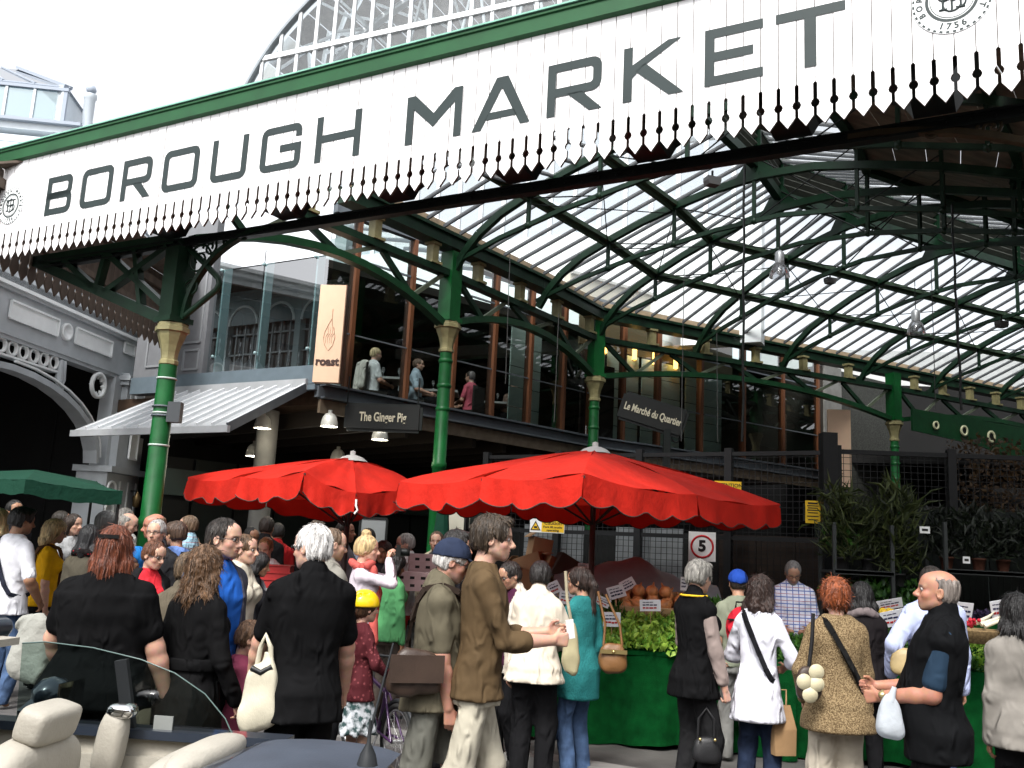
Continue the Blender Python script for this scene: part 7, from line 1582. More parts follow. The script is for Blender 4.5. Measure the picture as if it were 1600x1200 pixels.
            if len(e) > 2:
                F = Field(J(neckb) + np.array([-.12, -.02, -.42]) * S1, J(neckb) + np.array([.12, .2, .05]) * S1, max(cv * .8, .012)); F.chain([J(neckb) + np.array(p) * S1 for p in ((.02, .06, 0), (.035, .095, -.12), (.04, .085, -.25), (.05, .09, -.36))], [.026 * S1, .026 * S1, .024 * S1, .03 * S1], .01); P = F.all(); F.F += folds(P * 1.6, sd_ + 1, .010); V, Q = F.mesh(); np_mesh('scarf_end', V, Q, clothmat(e[1]), sc_)
        if isinstance(e, tuple) and e[0] == 'strap':      # (kind, colour, from shoulder side, to hip side)
            m = MB(); sa = e[2]; pts = []
            for k in range(15):
                f = k / 14; a = math.pi * (1 - f); z = .828 - (.828 - .53) * (1 - math.cos(2 * math.pi * f)) / 2
                x = sa * (.062 * (1 + math.cos(2 * math.pi * f)) / 2 - .098 * (1 - math.cos(2 * math.pi * f)) / 2 * build); yy = (.083 if f < .5 else -.083) * abs(math.sin(2 * math.pi * f)) ** .5 * (1 if f < .5 else 1) * (.75 + .25 * build)
                pts.append(Vector(J(bend([x, yy - .004, z + .02]))))
            for p, q in zip(pts, pts[1:]): m.bar(p, q, .035 * S1 / 1.75, .02, up=((p + q) / 2 - Vector(J(bend([0, 0, ((p + q) / 2).z / S1 + drop])))).normalized())
            m.build('strap', clothmat(e[1]), root, True)
        if isinstance(e, tuple) and e[0] == 'backpack':
            F = Field(J(bend([-.13, -.25, .50])), J(bend([.13, -.02, .85])), cv); F.ell(J(bend([0, -.12, .70])), np.array([.085, .055, .115]) * S1, .02); F.ell(J(bend([0, -.155, .665])), np.array([.062, .038, .065]) * S1, .02); V, Q = F.mesh(); bp_ = np_mesh('backpack', V, Q, clothmat(e[1]), root)
            m = MB(); m.tube([Vector(J(bend([-.03, -.10, .80]))), Vector(J(bend([-.03, -.12, .835]))), Vector(J(bend([.03, -.12, .835]))), Vector(J(bend([.03, -.10, .80])))], .008, 6)
            m.bar(Vector(J(bend([-.08, -.158, .745]))), Vector(J(bend([.08, -.158, .745]))), .02, .012); m.build('handle', clothmat((.015, .015, .015)), bp_, True)
        if isinstance(e, tuple) and e[0] == 'watch':
            s_ = e[2]; wr = Vector(J(arms[s_][2])); el = Vector(J(arms[s_][1])); ax = (wr - el).normalized(); m = MB(); m.lathe(wr - ax * .02, [(r_arm[3] * S1 + .001, 0), (r_arm[3] * S1 + .005, .003), (r_arm[3] * S1 + .005, .014), (r_arm[3] * S1 + .001, .017)], 16, axis=ax)
            bd = Vector((0, -1, .4)); bd = (Matrix.Rotation(-yaw, 3, 'Z') @ bd); bd = (bd - ax * bd.dot(ax)).normalized(); m.lathe(wr - ax * .012 + bd * r_arm[3] * S1, [(.001, .009), (.016, .008), (.017, .0)], 14, axis=bd); m.build('watch', mat('watch_gold', e[1], .3, metal=.8), root, True)
        if isinstance(e, tuple) and e[0] == 'clip': m = MB(); c = hv3((0, -.125, .175)); m.frame(c, Vector(hR @ np.array([.055, 0, 0])) * hk, Vector(hR @ np.array([0, .006, 0])) * hk, Vector(hR @ np.array([0, 0, .010])) * hk); m.build('hair_clip', mat('clip_black', (.012, .012, .012), .25), root, True)
        if isinstance(e, tuple) and e[0] == 'collarband': m = MB(); m.tube([Vector(J(neckb + np.array([.062 * math.sin(a), .05 * math.cos(a), .02]))) for a in [k / 10 * math.pi * 2 for k in range(11)]], .008, 6); m.build('collar_trim', clothmat(e[1]), root, True)
    return root, Hh, {k: Vector(v) for k, v in hand_pts.items()}, lambda p: ROOT[root] @ Vector(J(np.array(p)))
# ================================================================== THE CROWD
P_ = person; JEANS = ('denim', (.05, .085, .16)); DJEANS = ('denim', (.014, .022, .045)); BLK = (.0065, .0065, .007); TRB = ('trousers', (.009, .009, .010))
OLIVE = ('trousers', (.06, .055, .04)); PALE = (.50, .30, .22); MID = (.40, .22, .145); TAN_ = (.30, .16, .095); BRN = (.16, .085, .05)
STREET, HALLG = 'people crossing the street in front of the market', 'people in the crowd under the market roof'
# ---- nearest row
P_('large red haired woman in a black tee with a hair clip, seen from behind', (183, 824, 5.0), R_(4), 'f', 1.50, .02, PALE, ('long', (.115, .030, .012), .30), ('tee', BLK, {'sleeve': .70, 'hem': .46, 'off': .016}), TRB, L=((-.145, .12, .515), (-1, -.25, 0)), R=((.205, .05, .465), (.5, -1, 0)), extra=(('clip',),), group=STREET, key='redhead')
P_('woman with brown wavy hair in a black belted trench coat, seen from behind', (323, 857, 5.2), R_(-22), 'f', .95, 0, PALE, ('wavy', (.095, .050, .024), .17), ('coat', (.0075, .0075, .008), {'hem': .27}), TRB, L=((-.13, .05, .50), (-.4, -1, 0)), R=((.14, .06, .50), (.4, -1, 0)), group=STREET, key='trench')
P_('white haired man with glasses in a loose black short sleeved shirt, back turned', (492, 821, 4.95), R_(20), 'm', 1.04, .02, PALE, ('short', (.62, .60, .58)), ('shirt', BLK, {'sleeve': .78, 'hem': .44, 'off': .017}), ('trousers', (.006, .006, .0065), {'wide': .022}), look=(R_(40), .05), L=((-.135, .15, .505), (-1, -.4, 0)), R=((.145, .12, .50), (.8, -1, 0)), extra=('glasses',), group=STREET, key='whitehair')
P_('grey haired man in navy cap, olive polo and shorts walking with a shoulder bag', (716, 847, 5.35), R_(-80), 'm', 1.02, .03, (.40, .21, .15), ('short', (.42, .40, .38)), ('polo', (.105, .092, .062), {'sleeve': .80, 'hem': .46, 'off': .014}), ('shorts', (.115, .115, .098), {'hem': .285, 'wide': .026}), shoes=(.1, .07, .04), look=(0, .30), R=((.10, .05, .465), (.3, -1, 0)), L=((-.10, .12, .5), (-.3, -1, 0)), feet=((-.05, .16, 0), (.05, -.10, 0)), lean=.05, extra=(('cap', (.020, .028, .055)), 'sunglasses', ('strap', (.03, .02, .015), 1)), group=STREET, key='capman')
P_('young man in brown long sleeved top and stone trousers walking to the right', (770, 807, 5.25), R_(-84), 'm', .92, .0, PALE, ('thick', (.050, .034, .021)), ('rolled', (.092, .060, .030), {'hem': .47, 'sleeve': 1.38, 'off': .008}), ('trousers', (.40, .37, .295), {'wide': .02}), look=(-.12, .02), R=((.055, .205, .645), (.4, -.8, -.8)), L=((-.04, .20, .66), (-.4, -.8, -.8)), feet=((-.05, .02, 0), (.05, -.20, .06)), lean=.02, hold=(.6, .75), group=STREET, key='brownman')
P_('bald tanned man in a black body warmer holding a white plastic bag', (1472, 892, 4.95), R_(66), 'm', 1.10, .03, (.36, .175, .115), ('bald', (.20, .17, .15)), ('vest', (.006, .0063, .007), {'under': ((.016, .034, .06), .78), 'collar': .05, 'hem': .43, 'flare': 0, 'off': .024}), TRB, lean=-.07, look=(.05, -.10), L=((-.055, .150, .605), (-.35, -1, -.1)), R=((.03, .165, .625), (.4, -1, -.3)), hold=(.9, .9), extra=(('watch', (.6, .5, .25), -1),), group=STREET, key='bald')
P_('black haired woman in a grey jacket cut by the right edge', (1588, 930, 5.5), R_(-12), 'f', 1.05, 0, TAN_, ('bob', (.010, .009, .009), .06), ('jacket', (.20, .185, .165)), TRB, lean=.05, group=STREET, key='greyjacket')
# ---- second row at the stall
P_('dark haired shopper in a cream jacket and black trousers, back turned', (846, 879, 7.2), R_(-12), 'f', 1.12, 0, MID, ('thick', (.014, .011, .010)), ('jacket', (.60, .53, .43), {'hem': .455, 'collar': .03, 'flare': .02}), ('trousers', (.010, .010, .011), {'wide': .024}), L=((-.13, .04, .47), (-.5, -1, 0)), R=((.07, .17, .60), (.8, -.7, -.5)), lean=.10, look=(0, .12), key='cream', group='shoppers at the vegetable stall')
P_('woman with long dark hair in a teal knitted tunic and jeans', (905, 887, 7.34), R_(38), 'f', .93, 0, MID, ('pony', (.022, .013, .010), .40), ('long', ('knit', (.022, .165, .165)), {'hem': .375, 'flare': .010}), ('trousers', JEANS, {'flare': 1.9}), look=(.55, .10), L=((-.06, .16, .60), (-.8, -.6, -.5)), R=((.11, .03, .49), (.4, -1, 0)), key='teal', group='shoppers at the vegetable stall')
P_('grey haired shopper in a black body warmer over a taupe sweater holding a black handbag', (1094, 877, 6.7), R_(-56), 'f', .92, 0, PALE, ('thick', (.20, .19, .17)), ('vest', (.006, .006, .0065), {'under': ((.27, .215, .195), 1.75), 'hem': .44, 'collar': .035}), ('trousers', (.016, .016, .017), {'wide': .028}), look=(.1, .15), R=((.125, .05, .475), (.4, -1, 0)), L=((-.08, .18, .58), (-.8, -.6, -.4)), hold=(.5, 1.0), extra=(('collarband', (.7, .45, .03)),), key='blackvest', group='shoppers at the vegetable stall')
P_('shopper in a blue cap with a red backpack', (1153, 892, 8.25), R_(-4), 'm', .92, 0, MID, ('crop', (.02, .016, .012)), ('tee', (.20, .22, .16)), ('trousers', (.16, .16, .15)), extra=(('capback', (.014, .055, .30)), ('backpack', (.42, .015, .028))), key='bluecap', group='shoppers at the vegetable stall')
P_('woman with dark curly hair in a white tunic and dark jeans', (1190, 902, 6.7), R_(-30), 'f', .90, 0, MID, ('wavy', (.030, .016, .012), .10), ('blouse', (.68, .68, .75), {'hem': .385, 'sleeve': 1.25, 'flare': .03, 'off': .014}), ('trousers', DJEANS), look=(-.2, .10), R=((.08, .16, .60), (.8, -.8, -.3)), L=((-.06, .18, .62), (-.7, -.6, -.4)), lean=.08, extra=(('strap', (.012, .012, .014), -1),), key='whitetunic', group='shoppers at the vegetable stall')
P_('market vendor with beard and glasses in a checked shirt counting change', (1240, 879, 9.7), R_(168), 'm', 1.06, .02, MID, ('short', (.17, .165, .16)), ('shirt', ('check', (.72, .72, .82), (.12, .18, .45)), {'sleeve': 1.25, 'off': .022}), ('trousers', (.05, .055, .07)), look=(.05, .50), L='fwd', R='fwd', extra=('glasses', 'beard'), key='vendor')
P_('ginger frizzy haired woman in a flecked brown cardigan and cream trousers', (1305, 907, 6.1), R_(-4), 'f', 1.08, 0, PALE, ('frizz', (.17, .042, .012), .03), ('jacket', ('melange', (.105, .068, .034), (.30, .22, .12)), {'hem': .415, 'flare': .03, 'nocollar': 1}), ('trousers', (.46, .41, .33), {'wide': .032, 'flare': 1.7}), L=((-.11, .10, .52), (-.7, -.8, 0)), R=((.14, .06, .48), (.6, -1, 0)), extra=(('strap', (.012, .012, .012), -1),), key='ginger', group='shoppers at the vegetable stall')
P_('black haired shopper in dark clothes half hidden by the ginger haired woman', (1345, 912, 7.46), R_(-8), 'f', 1.0, 0, MID, ('bob', (.009, .008, .008), .05), ('jacket', (.014, .012, .013)), TRB, look=(0, .2), extra=(('scarf', (.16, .13, .13)),), key='darkshopper', group='shoppers at the vegetable stall')
P_('dark haired shopper in a pale blue shirt carrying a tan bag behind the bald man', (1455, 886, 7.12), R_(-2), 'm', 1.02, 0, MID, ('short', (.018, .013, .010)), ('long', (.42, .47, .68), {'off': .022}), DJEANS and ('trousers', DJEANS), L=((-.17, .05, .53), (-.8, -.8, 0)), key='blueshirt', group='shoppers at the vegetable stall')
P_('man in glasses with a purple shirt under an open cream jacket', (793, 879, 7.6), R_(128), 'm', 1.08, .02, MID, ('short', (.02, .016, .014)), ('jacket', (.52, .48, .42), {'open': .05, 'under': ((.055, .012, .035), 0)}), TRB, look=(-.1, .35), extra=('glasses',), key='purple', group=HALLG)
P_('dark haired man in wraparound sunglasses just behind the capped man', (717, 830, 7.4), R_(-110), 'm', 1.0, 0, MID, ('thick', (.012, .010, .009)), ('jacket', (.016, .015, .018)), TRB, look=(.1, .1), extra=('sunglasses',), key='shades', group=HALLG)
# ---- the girl and the photographer
P_('little girl in a yellow cycle helmet, spotted maroon top and patterned skirt', (571, 927, 7.06), R_(-52), 'f', .92, 0, PALE, ('pony', (.07, .035, .018), .30), ('long', ('dots', (.075, .014, .018), (.20, .05, .055)), {'hem': .43, 'off': .016}), ('skirt', ('batik', (.50, .52, .55), (.03, .06, .06)), {'hem': .25}), shoes=(.55, .52, .56), child=True, R=((.10, .16, .56), (.6, -.8, -.3)), extra=(('helmet', (.75, .50, .01)),), key='girl')
P_('blonde woman with a hair bun photographing, coral scarf and pale blue skirt', (574, 838, 8.5), R_(-84), 'f', .95, 0, PALE, ('bun', (.47, .34, .17)), ('long', (.62, .55, .60), {'hem': .53, 'flare': .0}), ('skirt', (.36, .42, .58), {'hem': .36}), look=(-.05, .02), L=((-.028, .135, .885), (-.8, .2, -1)), R=((.028, .130, .880), (.8, .1, -1)), hold=(.9, .9), extra=(('scarf', (.50, .10, .085), 1),), key='photographer', group=HALLG)
P_('girl with black hair in a green hooded top, back turned', (623, 866, 9.2), R_(-35), 'f', .92, 0, TAN_, ('bob', (.010, .009, .009), .03), ('jacket', (.085, .29, .115), {'hem': .48, 'collar': .05}), ('trousers', (.075, .06, .05)), look=(-.3, .3), key='greenhood', group=HALLG)
P_('man with cropped brown hair in a grey jacket looking away behind the white haired man', (522, 826, 7.0), R_(-48), 'm', 1.04, 0, PALE, ('crop', (.085, .055, .035)), ('jacket', (.20, .19, .165)), TRB, look=(-.2, .1), key='crop', group=HALLG)
P_('man in glasses with a high forehead, blue shirt under an open dark jacket', (352, 811, 5.6), R_(-118), 'm', 1.04, 0, PALE, ('receding', (.020, .015, .012)), ('jacket', (.05, .05, .07), {'open': .055, 'under': ((.016, .10, .42), 0)}), TRB, look=(.28, .02), extra=('glasses',), key='forehead', group=HALLG)
P_('brown haired woman in a beige jacket behind the man with the high forehead', (383, 836, 7.3), R_(-105), 'f', 1.0, 0, PALE, ('short', (.09, .05, .025)), ('jacket', (.47, .43, .35)), TRB, look=(.1, 0), group=HALLG, key='beige')
P_('young woman with black hair in a black hooded jacket facing right', (409, 865, 8.6), R_(-72), 'f', .9, 0, TAN_, ('bob', (.010, .009, .009), .02), ('jacket', (.012, .012, .014), {'collar': .05}), TRB, look=(-.1, .2), extra=(('strap', (.25, .25, .27), -1),), group=HALLG, key='blackhood')
P_('small child in a pink top between the trench coat and the white haired man', (401, 972, 5.6), R_(-75), 'f', 1.0, 0, PALE, ('short', (.10, .055, .03)), ('long', (.30, .06, .11)), ('trousers', DJEANS), child=True, look=(0, .3), L='fwd', R='fwd', group=HALLG, key='child')
P_('person in an olive brown coat behind the curly haired woman', (298, 864, 5.8), R_(-25), 'm', 1.05, 0, PALE, ('short', (.09, .06, .035)), ('coat', (.105, .088, .062), {'hem': .35}), TRB, group=HALLG, key='olivecoat')
P_('woman in glasses with tied auburn hair and black cardigan over a red top', (246, 846, 7.4), R_(-140), 'f', .98, 0, PALE, ('short', (.11, .042, .020)), ('jacket', (.012, .012, .013), {'open': .05, 'under': ((.45, .02, .03), 0), 'nocollar': 1, 'off': .018}), TRB, look=(.45, .25), extra=('glasses',), group=HALLG, key='cardigan')
P_('person in a bright blue headscarf beside the red haired woman', (214, 858, 8.3), R_(172), 'f', .95, 0, BRN, ('hood', (.014, .14, .40)), ('coat', (.03, .06, .14)), TRB, look=(0, .2), group=HALLG, key='scarfed')
P_('grey haired man in glasses facing the street in a dark shirt', (247, 813, 9.0), R_(178), 'm', 1.04, 0, PALE, ('short', (.26, .25, .24)), ('shirt', (.022, .022, .024)), TRB, extra=('glasses',), group=HALLG, key='greyglasses')
P_('ruddy balding man right behind the grey haired man in glasses', (243, 803, 9.5), R_(120), 'm', 1.0, 0, (.42, .19, .13), ('bald', (.12, .07, .04)), ('polo', (.03, .03, .035)), TRB, look=(0, .1), group=HALLG)
P_('brown haired man in a light blue tee with a dark backpack raising a glass', (277, 816, 9.3), R_(48), 'm', 1.0, 0, MID, ('thick', (.050, .030, .020)), ('tee', (.16, .27, .60)), ('trousers', JEANS), look=(.2, .05), L=((-.06, .20, .76), (-.8, -.3, -1)), extra=(('backpack', (.018, .02, .032)),), group=HALLG, key='bluetee')
P_('man in a pale turquoise shirt looking left at the back of the crowd', (297, 806, 11.5), R_(85), 'm', 1.02, 0, PALE, ('receding', (.10, .065, .04)), ('shirt', ('check', (.32, .50, .60), (.22, .38, .50))), TRB, group=HALLG)
# ---- far left
P_('black haired man in a white tee with a dark shoulder strap, seen from behind', (38, 794, 9.0), R_(-28), 'm', 1.08, 0, TAN_, ('thick', (.012, .011, .011)), ('tee', (.66, .66, .70), {'off': .014, 'sleeve': .9, 'hem': .46}), ('trousers', JEANS), look=(-.25, .1), R=((.12, .09, .53), (.7, -.8, 0)), extra=(('strap', (.016, .018, .03), -1),), group=HALLG, key='whitetee')
P_('pale blond person in white cut by the left edge', (0, 797, 9.3), R_(0), 'f', 1.0, 0, PALE, ('bob', (.50, .38, .20), .04), ('tee', (.62, .62, .64)), ('trousers', JEANS), group=HALLG)
P_('dark figure in the shade of the green awning', (24, 782, 11.5), R_(-130), 'm', 1.05, 0, TAN_, ('short', (.012, .011, .01)), ('tee', (.02, .02, .024)), TRB, group=HALLG)
P_('woman with blond curls and glasses in a yellow tee with a brown strap', (89, 814, 10), R_(-62), 'f', 1.02, 0, PALE, ('curly', (.42, .30, .15), .07), ('tee', (.70, .36, .006), {'sleeve': .85}), TRB, look=(-.2, .1), L=((-.05, .17, .58), (-.8, -.8, -.2)), extra=('glasses', ('strap', (.10, .05, .025), 1)), group=HALLG, key='yellow')
P_('dark haired man in pale clothes far back under the green awning', (97, 799, 12.5), R_(-70), 'm', 1.0, 0, MID, ('short', (.02, .016, .012)), ('shirt', (.5, .5, .5)), TRB, group=HALLG)
P_('long haired woman in a pale grey top holding her hands together at the back', (116, 804, 11.5), R_(-110), 'f', .95, 0, PALE, ('long', (.03, .018, .012), .2), ('long', (.40, .41, .42)), TRB, L='phone', R='fwd', group=HALLG)
P_('black haired person in an olive jacket with a red spotted scarf, back turned', (143, 822, 8.8), R_(-8), 'f', 1.05, 0, TAN_, ('bob', (.012, .012, .013), .10), ('jacket', (.070, .062, .045)), TRB, extra=(('scarf', ('dots', (.012, .010, .010), (.45, .02, .03))),), group=HALLG, key='olive')
P_('person with frizzy grey hair behind the red haired woman', (169, 802, 10.8), R_(-60), 'm', 1.0, 0, PALE, ('frizz', (.18, .18, .175), .0), ('jacket', (.05, .05, .055)), TRB, group=HALLG)
P_('grey haired man in a white shirt with a dark strap at the back', (197, 794, 12.5), R_(-25), 'm', 1.04, 0, PALE, ('receding', (.36, .34, .31)), ('shirt', (.60, .60, .58)), OLIVE, extra=(('strap', (.02, .02, .025), -1),), group=HALLG)
P_('bald man in white looking down at the back of the crowd', (207, 803, 11.6), R_(-75), 'm', 1.06, .02, PALE, ('bald', (.34, .32, .29)), ('shirt', (.52, .54, .56)), OLIVE, look=(0, .35), group=HALLG)
# ---- far middle, under the parasols
P_('man with cropped black hair in a red shirt by the concrete column', (395, 824, 11.5), R_(-125), 'm', 1.03, 0, TAN_, ('crop', (.016, .013, .011)), ('polo', (.30, .02, .02)), TRB, look=(0, .2), group=HALLG)
P_('dark haired man in a black jacket with his back turned under the left parasol', (418, 808, 12), R_(-6), 'm', 1.08, 0, MID, ('short', (.022, .015, .011)), ('jacket', (.016, .016, .017)), TRB, group=HALLG)
P_('person in a bright red jacket next to the man in black under the left parasol', (434, 818, 12.5), R_(20), 'm', 1.0, 0, MID, ('short', (.015, .012, .010)), ('jacket', (.42, .018, .02)), TRB, look=(.3, .1), group=HALLG)
P_('blonde woman in a white top looking down in front of the red trays', (415, 841, 10.5), R_(176), 'f', .98, 0, PALE, ('short', (.40, .26, .11)), ('tee', (.60, .60, .60)), TRB, look=(0, .35), group=HALLG)
P_('bald fronted man in a grey tee and green apron beneath the parasols', (539, 815, 11.5), R_(-105), 'm', 1.06, .02, MID, ('receding', (.022, .016, .012)), ('tee', (.24, .25, .28)), ('trousers', (.04, .12, .05)), look=(.1, -.05), L=((-.06, .16, .70), (-.9, -.3, -.8)), group=HALLG)
P_('dark haired head far back between the white haired man and the parasol pole', (496, 814, 12.5), R_(-20), 'm', 1.0, 0, MID, ('thick', (.05, .03, .02)), ('jacket', (.02, .02, .022)), TRB, group=HALLG)
P_('curly brown haired woman facing the street beyond the photographer', (600, 848, 10.3), R_(172), 'f', .96, 0, TAN_, ('curly', (.035, .02, .014), .05), ('jacket', (.03, .03, .034)), TRB, group=HALLG)
P_('grey haired man in white with a red apron at the back stall', (634, 834, 11.3), R_(95), 'm', 1.05, .02, PALE, ('short', (.30, .28, .26)), ('shirt', (.55, .53, .52)), ('trousers', (.40, .03, .03)), look=(.2, .1), group=HALLG)
P_('man in a cream jacket facing the street near the cream wall panel', (683, 831, 11.8), R_(178), 'm', 1.04, 0, PALE, ('short', (.07, .035, .02)), ('jacket', (.46, .42, .30), {'open': .05, 'under': ((.05, .05, .05), 0)}), TRB, group=HALLG)
P_('man in black and white far back above the photographer', (576, 826, 12.0), R_(-30), 'm', 1.05, 0, MID, ('short', (.014, .012, .011)), ('tee', (.32, .36, .44)), TRB, group=HALLG)
# ---- diners upstairs
def chair(x, y, z, rz, label, jacket=None):
    t = thing('dining_chair', label, 'chair', (x, y, z), rz, 'dining chairs in the upstairs restaurant'); C_ = mat('chair_dark', (.02, .018, .016), .5)
    m = MB(); m.box((0, 0, .45), (.42, .42, .05)); m.build('seat', C_, t, True); m = MB(); m.box((0, -.2, .72), (.40, .035, .5)); m.build('backrest', C_, t, True)
    for a in (-.18, .18):
        for b in (-.18, .18): m = MB(); m.box((a, b, .22), (.035, .035, .43)); m.build('leg', C_, t, True)
    if jacket: F = Field((-.3, -.32, .35), (.3, -.08, 1.05), .02); F.chain([(-.14, -.2, .97), (.14, -.2, .97)], [.05, .05], .02); F.chain([(-.10, -.23, .95), (-.11, -.25, .5)], [.07, .09], .03); F.chain([(.10, -.23, .95), (.11, -.25, .55)], [.07, .08], .03); F.F += folds(F.all(), int(x * 100) % 99, .012); V, Q = F.mesh(); jo = np_mesh('draped_jacket', V, Q, clothmat(jacket), None); jo.matrix_world = Matrix.Translation((x, y, z)) @ Matrix.Rotation(rz, 4, 'Z'); tag(jo, label.replace('dark dining chair', 'pale jacket hung over the dining chair') , 'jacket')
for px, py, Y, rz, lab, hr, tp, jk in ((586, 548, 16.6, -60, 'blond diner in a white shirt leaning over an upstairs window table', ('short', (.42, .32, .18)), ('tee', (.6, .6, .6)), (.5, .47, .42)), (652, 572, 17.4, -95, 'diner in a pale blue shirt at the second upstairs window', ('short', (.10, .06, .04)), ('shirt', (.35, .42, .48)), (.42, .46, .48)), (735, 610, 18.4, 60, 'diner in pink at the upstairs window behind the green column', ('short', (.03, .02, .015)), ('tee', (.50, .10, .14)), None), (803, 612, 19.2, 170, 'diner facing the hall at the fourth upstairs window', ('short', (.02, .015, .012)), ('tee', (.15, .10, .08)), None)):
    p = at(px, py, Y); P_(lab, (px, py, 9.9), R_(rz), 'm', 1.0, 0, PALE, hr, tp, TRB, L='fwd', R='fwd', seat=True, H=1.72, base=(p.x, p.y, 3.9), group='diners in the upstairs restaurant')
    chair(p.x, p.y, 3.9, R_(rz), 'dark dining chair of the ' + lab.split(' at ')[0].split(' facing')[0].split(' leaning')[0], jk)
for px, Y in ((612, 16.8), (690, 17.9), (768, 19.0)):
    p = at(px, 590, Y); t = thing('dining_table', {612: 'restaurant table by the first upstairs window', 690: 'restaurant table right behind the green column upstairs', 768: 'restaurant table by the fourth upstairs window'}[px], 'table', (p.x, p.y, 3.9), 0, 'restaurant tables upstairs')
    m = MB(); m.box((0, 0, .73), (.7, .7, .04)); m.build('tabletop', mat('table_cloth', (.30, .30, .29), .7), t, True); m = MB(); m.lathe((0, 0, 0), [(.25, 0), (.25, .03), (.03, .05), (.03, .72)], 10); m.build('pedestal', BLACK, t, True)
    for k in range(2): o = MB().lathe((0, 0, 0), [(.03, 0), (.005, .01), (.005, .09), (.035, .14), (.03, .2)], 8).build('wine_glass', glassmat('wine_glass_%d_%d' % (px, k), (.85, .88, .88), 1.5, (.6, .6, .6), .3)); o.location = (p.x - .15 + .3 * k, p.y - .1, 4.655); tag(o, ('left' if k == 0 else 'right') + ' wine glass on the upstairs table ' + {612: 'by the first window', 690: 'behind the green column', 768: 'by the fourth window'}[px], 'glass', 'wine glasses upstairs')

# ================================================================== BAGS AND THINGS PEOPLE CARRY
def blob(name, label, cat, c, dims, mtl, taper=.6, fold=.010, h=.014, group=None, rz=0.0):
    """soft bag: rounded, wider at the bottom"""
    t = thing(name, label, cat, tuple(c), rz, group); w_, d_, hh = dims; F = Field((-w_ * .75, -d_ * .9, -hh * .62), (w_ * .75, d_ * .9, hh * .62), h); P = F.all(); z = np.clip((P[..., 2] + hh / 2) / hh, 0, 1); sx = w_ / 2 * (1 - (1 - taper) * z ** 1.3); sy = d_ / 2 * (1 - (1 - taper * .7) * z)
    e = 3.2; F.F = (((np.abs(P[..., 0]) / sx) ** e + (np.abs(P[..., 1]) / sy) ** e + (np.abs(P[..., 2]) / (hh / 2)) ** e) ** (1 / e) - 1) * min(w_, d_) / 2; F.F += folds(P * 1.3, int(c[0] * 100) % 97, fold); V, Q = F.mesh(); np_mesh('bag_body', V, Q, mtl, t); return t
def handle(t, pts, r, mtl, nm='handle'): m = MB(); m.tube(pts, r, 6); return m.build(nm, mtl, t, True)
LEA = clothmat(('leather', (.010, .010, .011))); LEAT = clothmat(('leather', (.16, .075, .025))); LEAB = clothmat(('leather', (.045, .028, .020))); CREAMB = clothmat(('leather', (.52, .48, .37)))
c = at(407, 1083, 4.8); t = blob('shoulder_bag', 'cream slouchy shoulder bag hanging beside the black trench coat', 'bag', c, (.20, .13, .36), CREAMB, .62, .018); handle(t, [(-.03, 0, .13), (-.02, 0, .22), (.0, .0, .28), (.03, 0, .22), (.04, 0, .13)], .014, CREAMB, 'strap'); m = MB(); m.tube([(-.05, -.02, .12), (.0, -.03, .10), (.05, -.02, .13)], .016, 6); m.build('strap_ring', LEA, t, True)
c = at(647, 1052, 5.1); t = blob('messenger_bag', 'dark brown leather messenger bag on the capped man in shorts', 'bag', c, (.30, .12, .24), LEAB, .9, .012, rz=.3); m = MB(); m.box((0, -.065, .03), (.29, .015, .14)); m.build('flap', LEAB, t, True)
c = at(892, 1010, 6.8); t = blob('shoulder_bag', 'olive beige shoulder bag against the cream jacket', 'bag', c, (.14, .10, .34), clothmat(('leather', (.33, .29, .17))), .5, .012); handle(t, [(0, 0, .15), (-.04, 0, .33), (-.06, -.02, .52)], .012, clothmat(('leather', (.40, .35, .24))), 'strap')
c = at(957, 1028, 7.2); t = blob('handbag', 'tan leather handbag hanging by the teal tunic', 'bag', c, (.24, .13, .22), LEAT, .72, .012); handle(t, [(-.07, 0, .09), (-.06, .02, .24), (-.12, .05, .48)], .010, LEAT); handle(t, [(.07, 0, .09), (.05, .02, .24), (-.06, .05, .46)], .010, LEAT); m = MB(); m.box((0, -.058, .05), (.20, .012, .03)); m.ball((0, -.065, .05), .014, 6); m.build('buckle', mat('brass_fitting', (.55, .42, .18), .3, metal=.9), t, True)
c = at(1103, 1172, 6.55); t = blob('handbag', 'black leather handbag carried by the grey haired shopper', 'bag', c, (.21, .13, .17), LEA, .72, .008); handle(t, [(-.055, 0, .07), (-.05, 0, .2), (0, 0, .27), (.05, 0, .2), (.055, 0, .07)], .010, LEA); m = MB(); m.ball((-.05, -.05, .075), .012, 6); m.ball((.05, -.05, .075), .012, 6); m.build('buckle', mat('brass_fitting', (.55, .42, .18), .3, metal=.9), t, True)
c = at(1264, 1068, 5.9); t = blob('shoulder_bag', 'brown shoulder bag with round cream patches at the ginger haired woman', 'bag', c, (.17, .10, .20), LEAB, .8, .008); handle(t, [(0, 0, .09), (.02, 0, .25), (.03, 0, .42)], .012, LEA, 'strap')
for x, z in ((.03, .075), (-.045, .015), (.03, .005), (-.01, -.06)): m = MB(); m.lathe((x, -.052, z), [(.001, .008), (.045, .006), (.048, 0)], 16, axis=(0, -1, 0)); m.build('round_patch', clothmat(('leather', (.50, .45, .30))), t, True)
PAPER = mat('brown_paper', (.36, .22, .11), .75, var=.12, vscale=6, bump=.3, bscale=12)
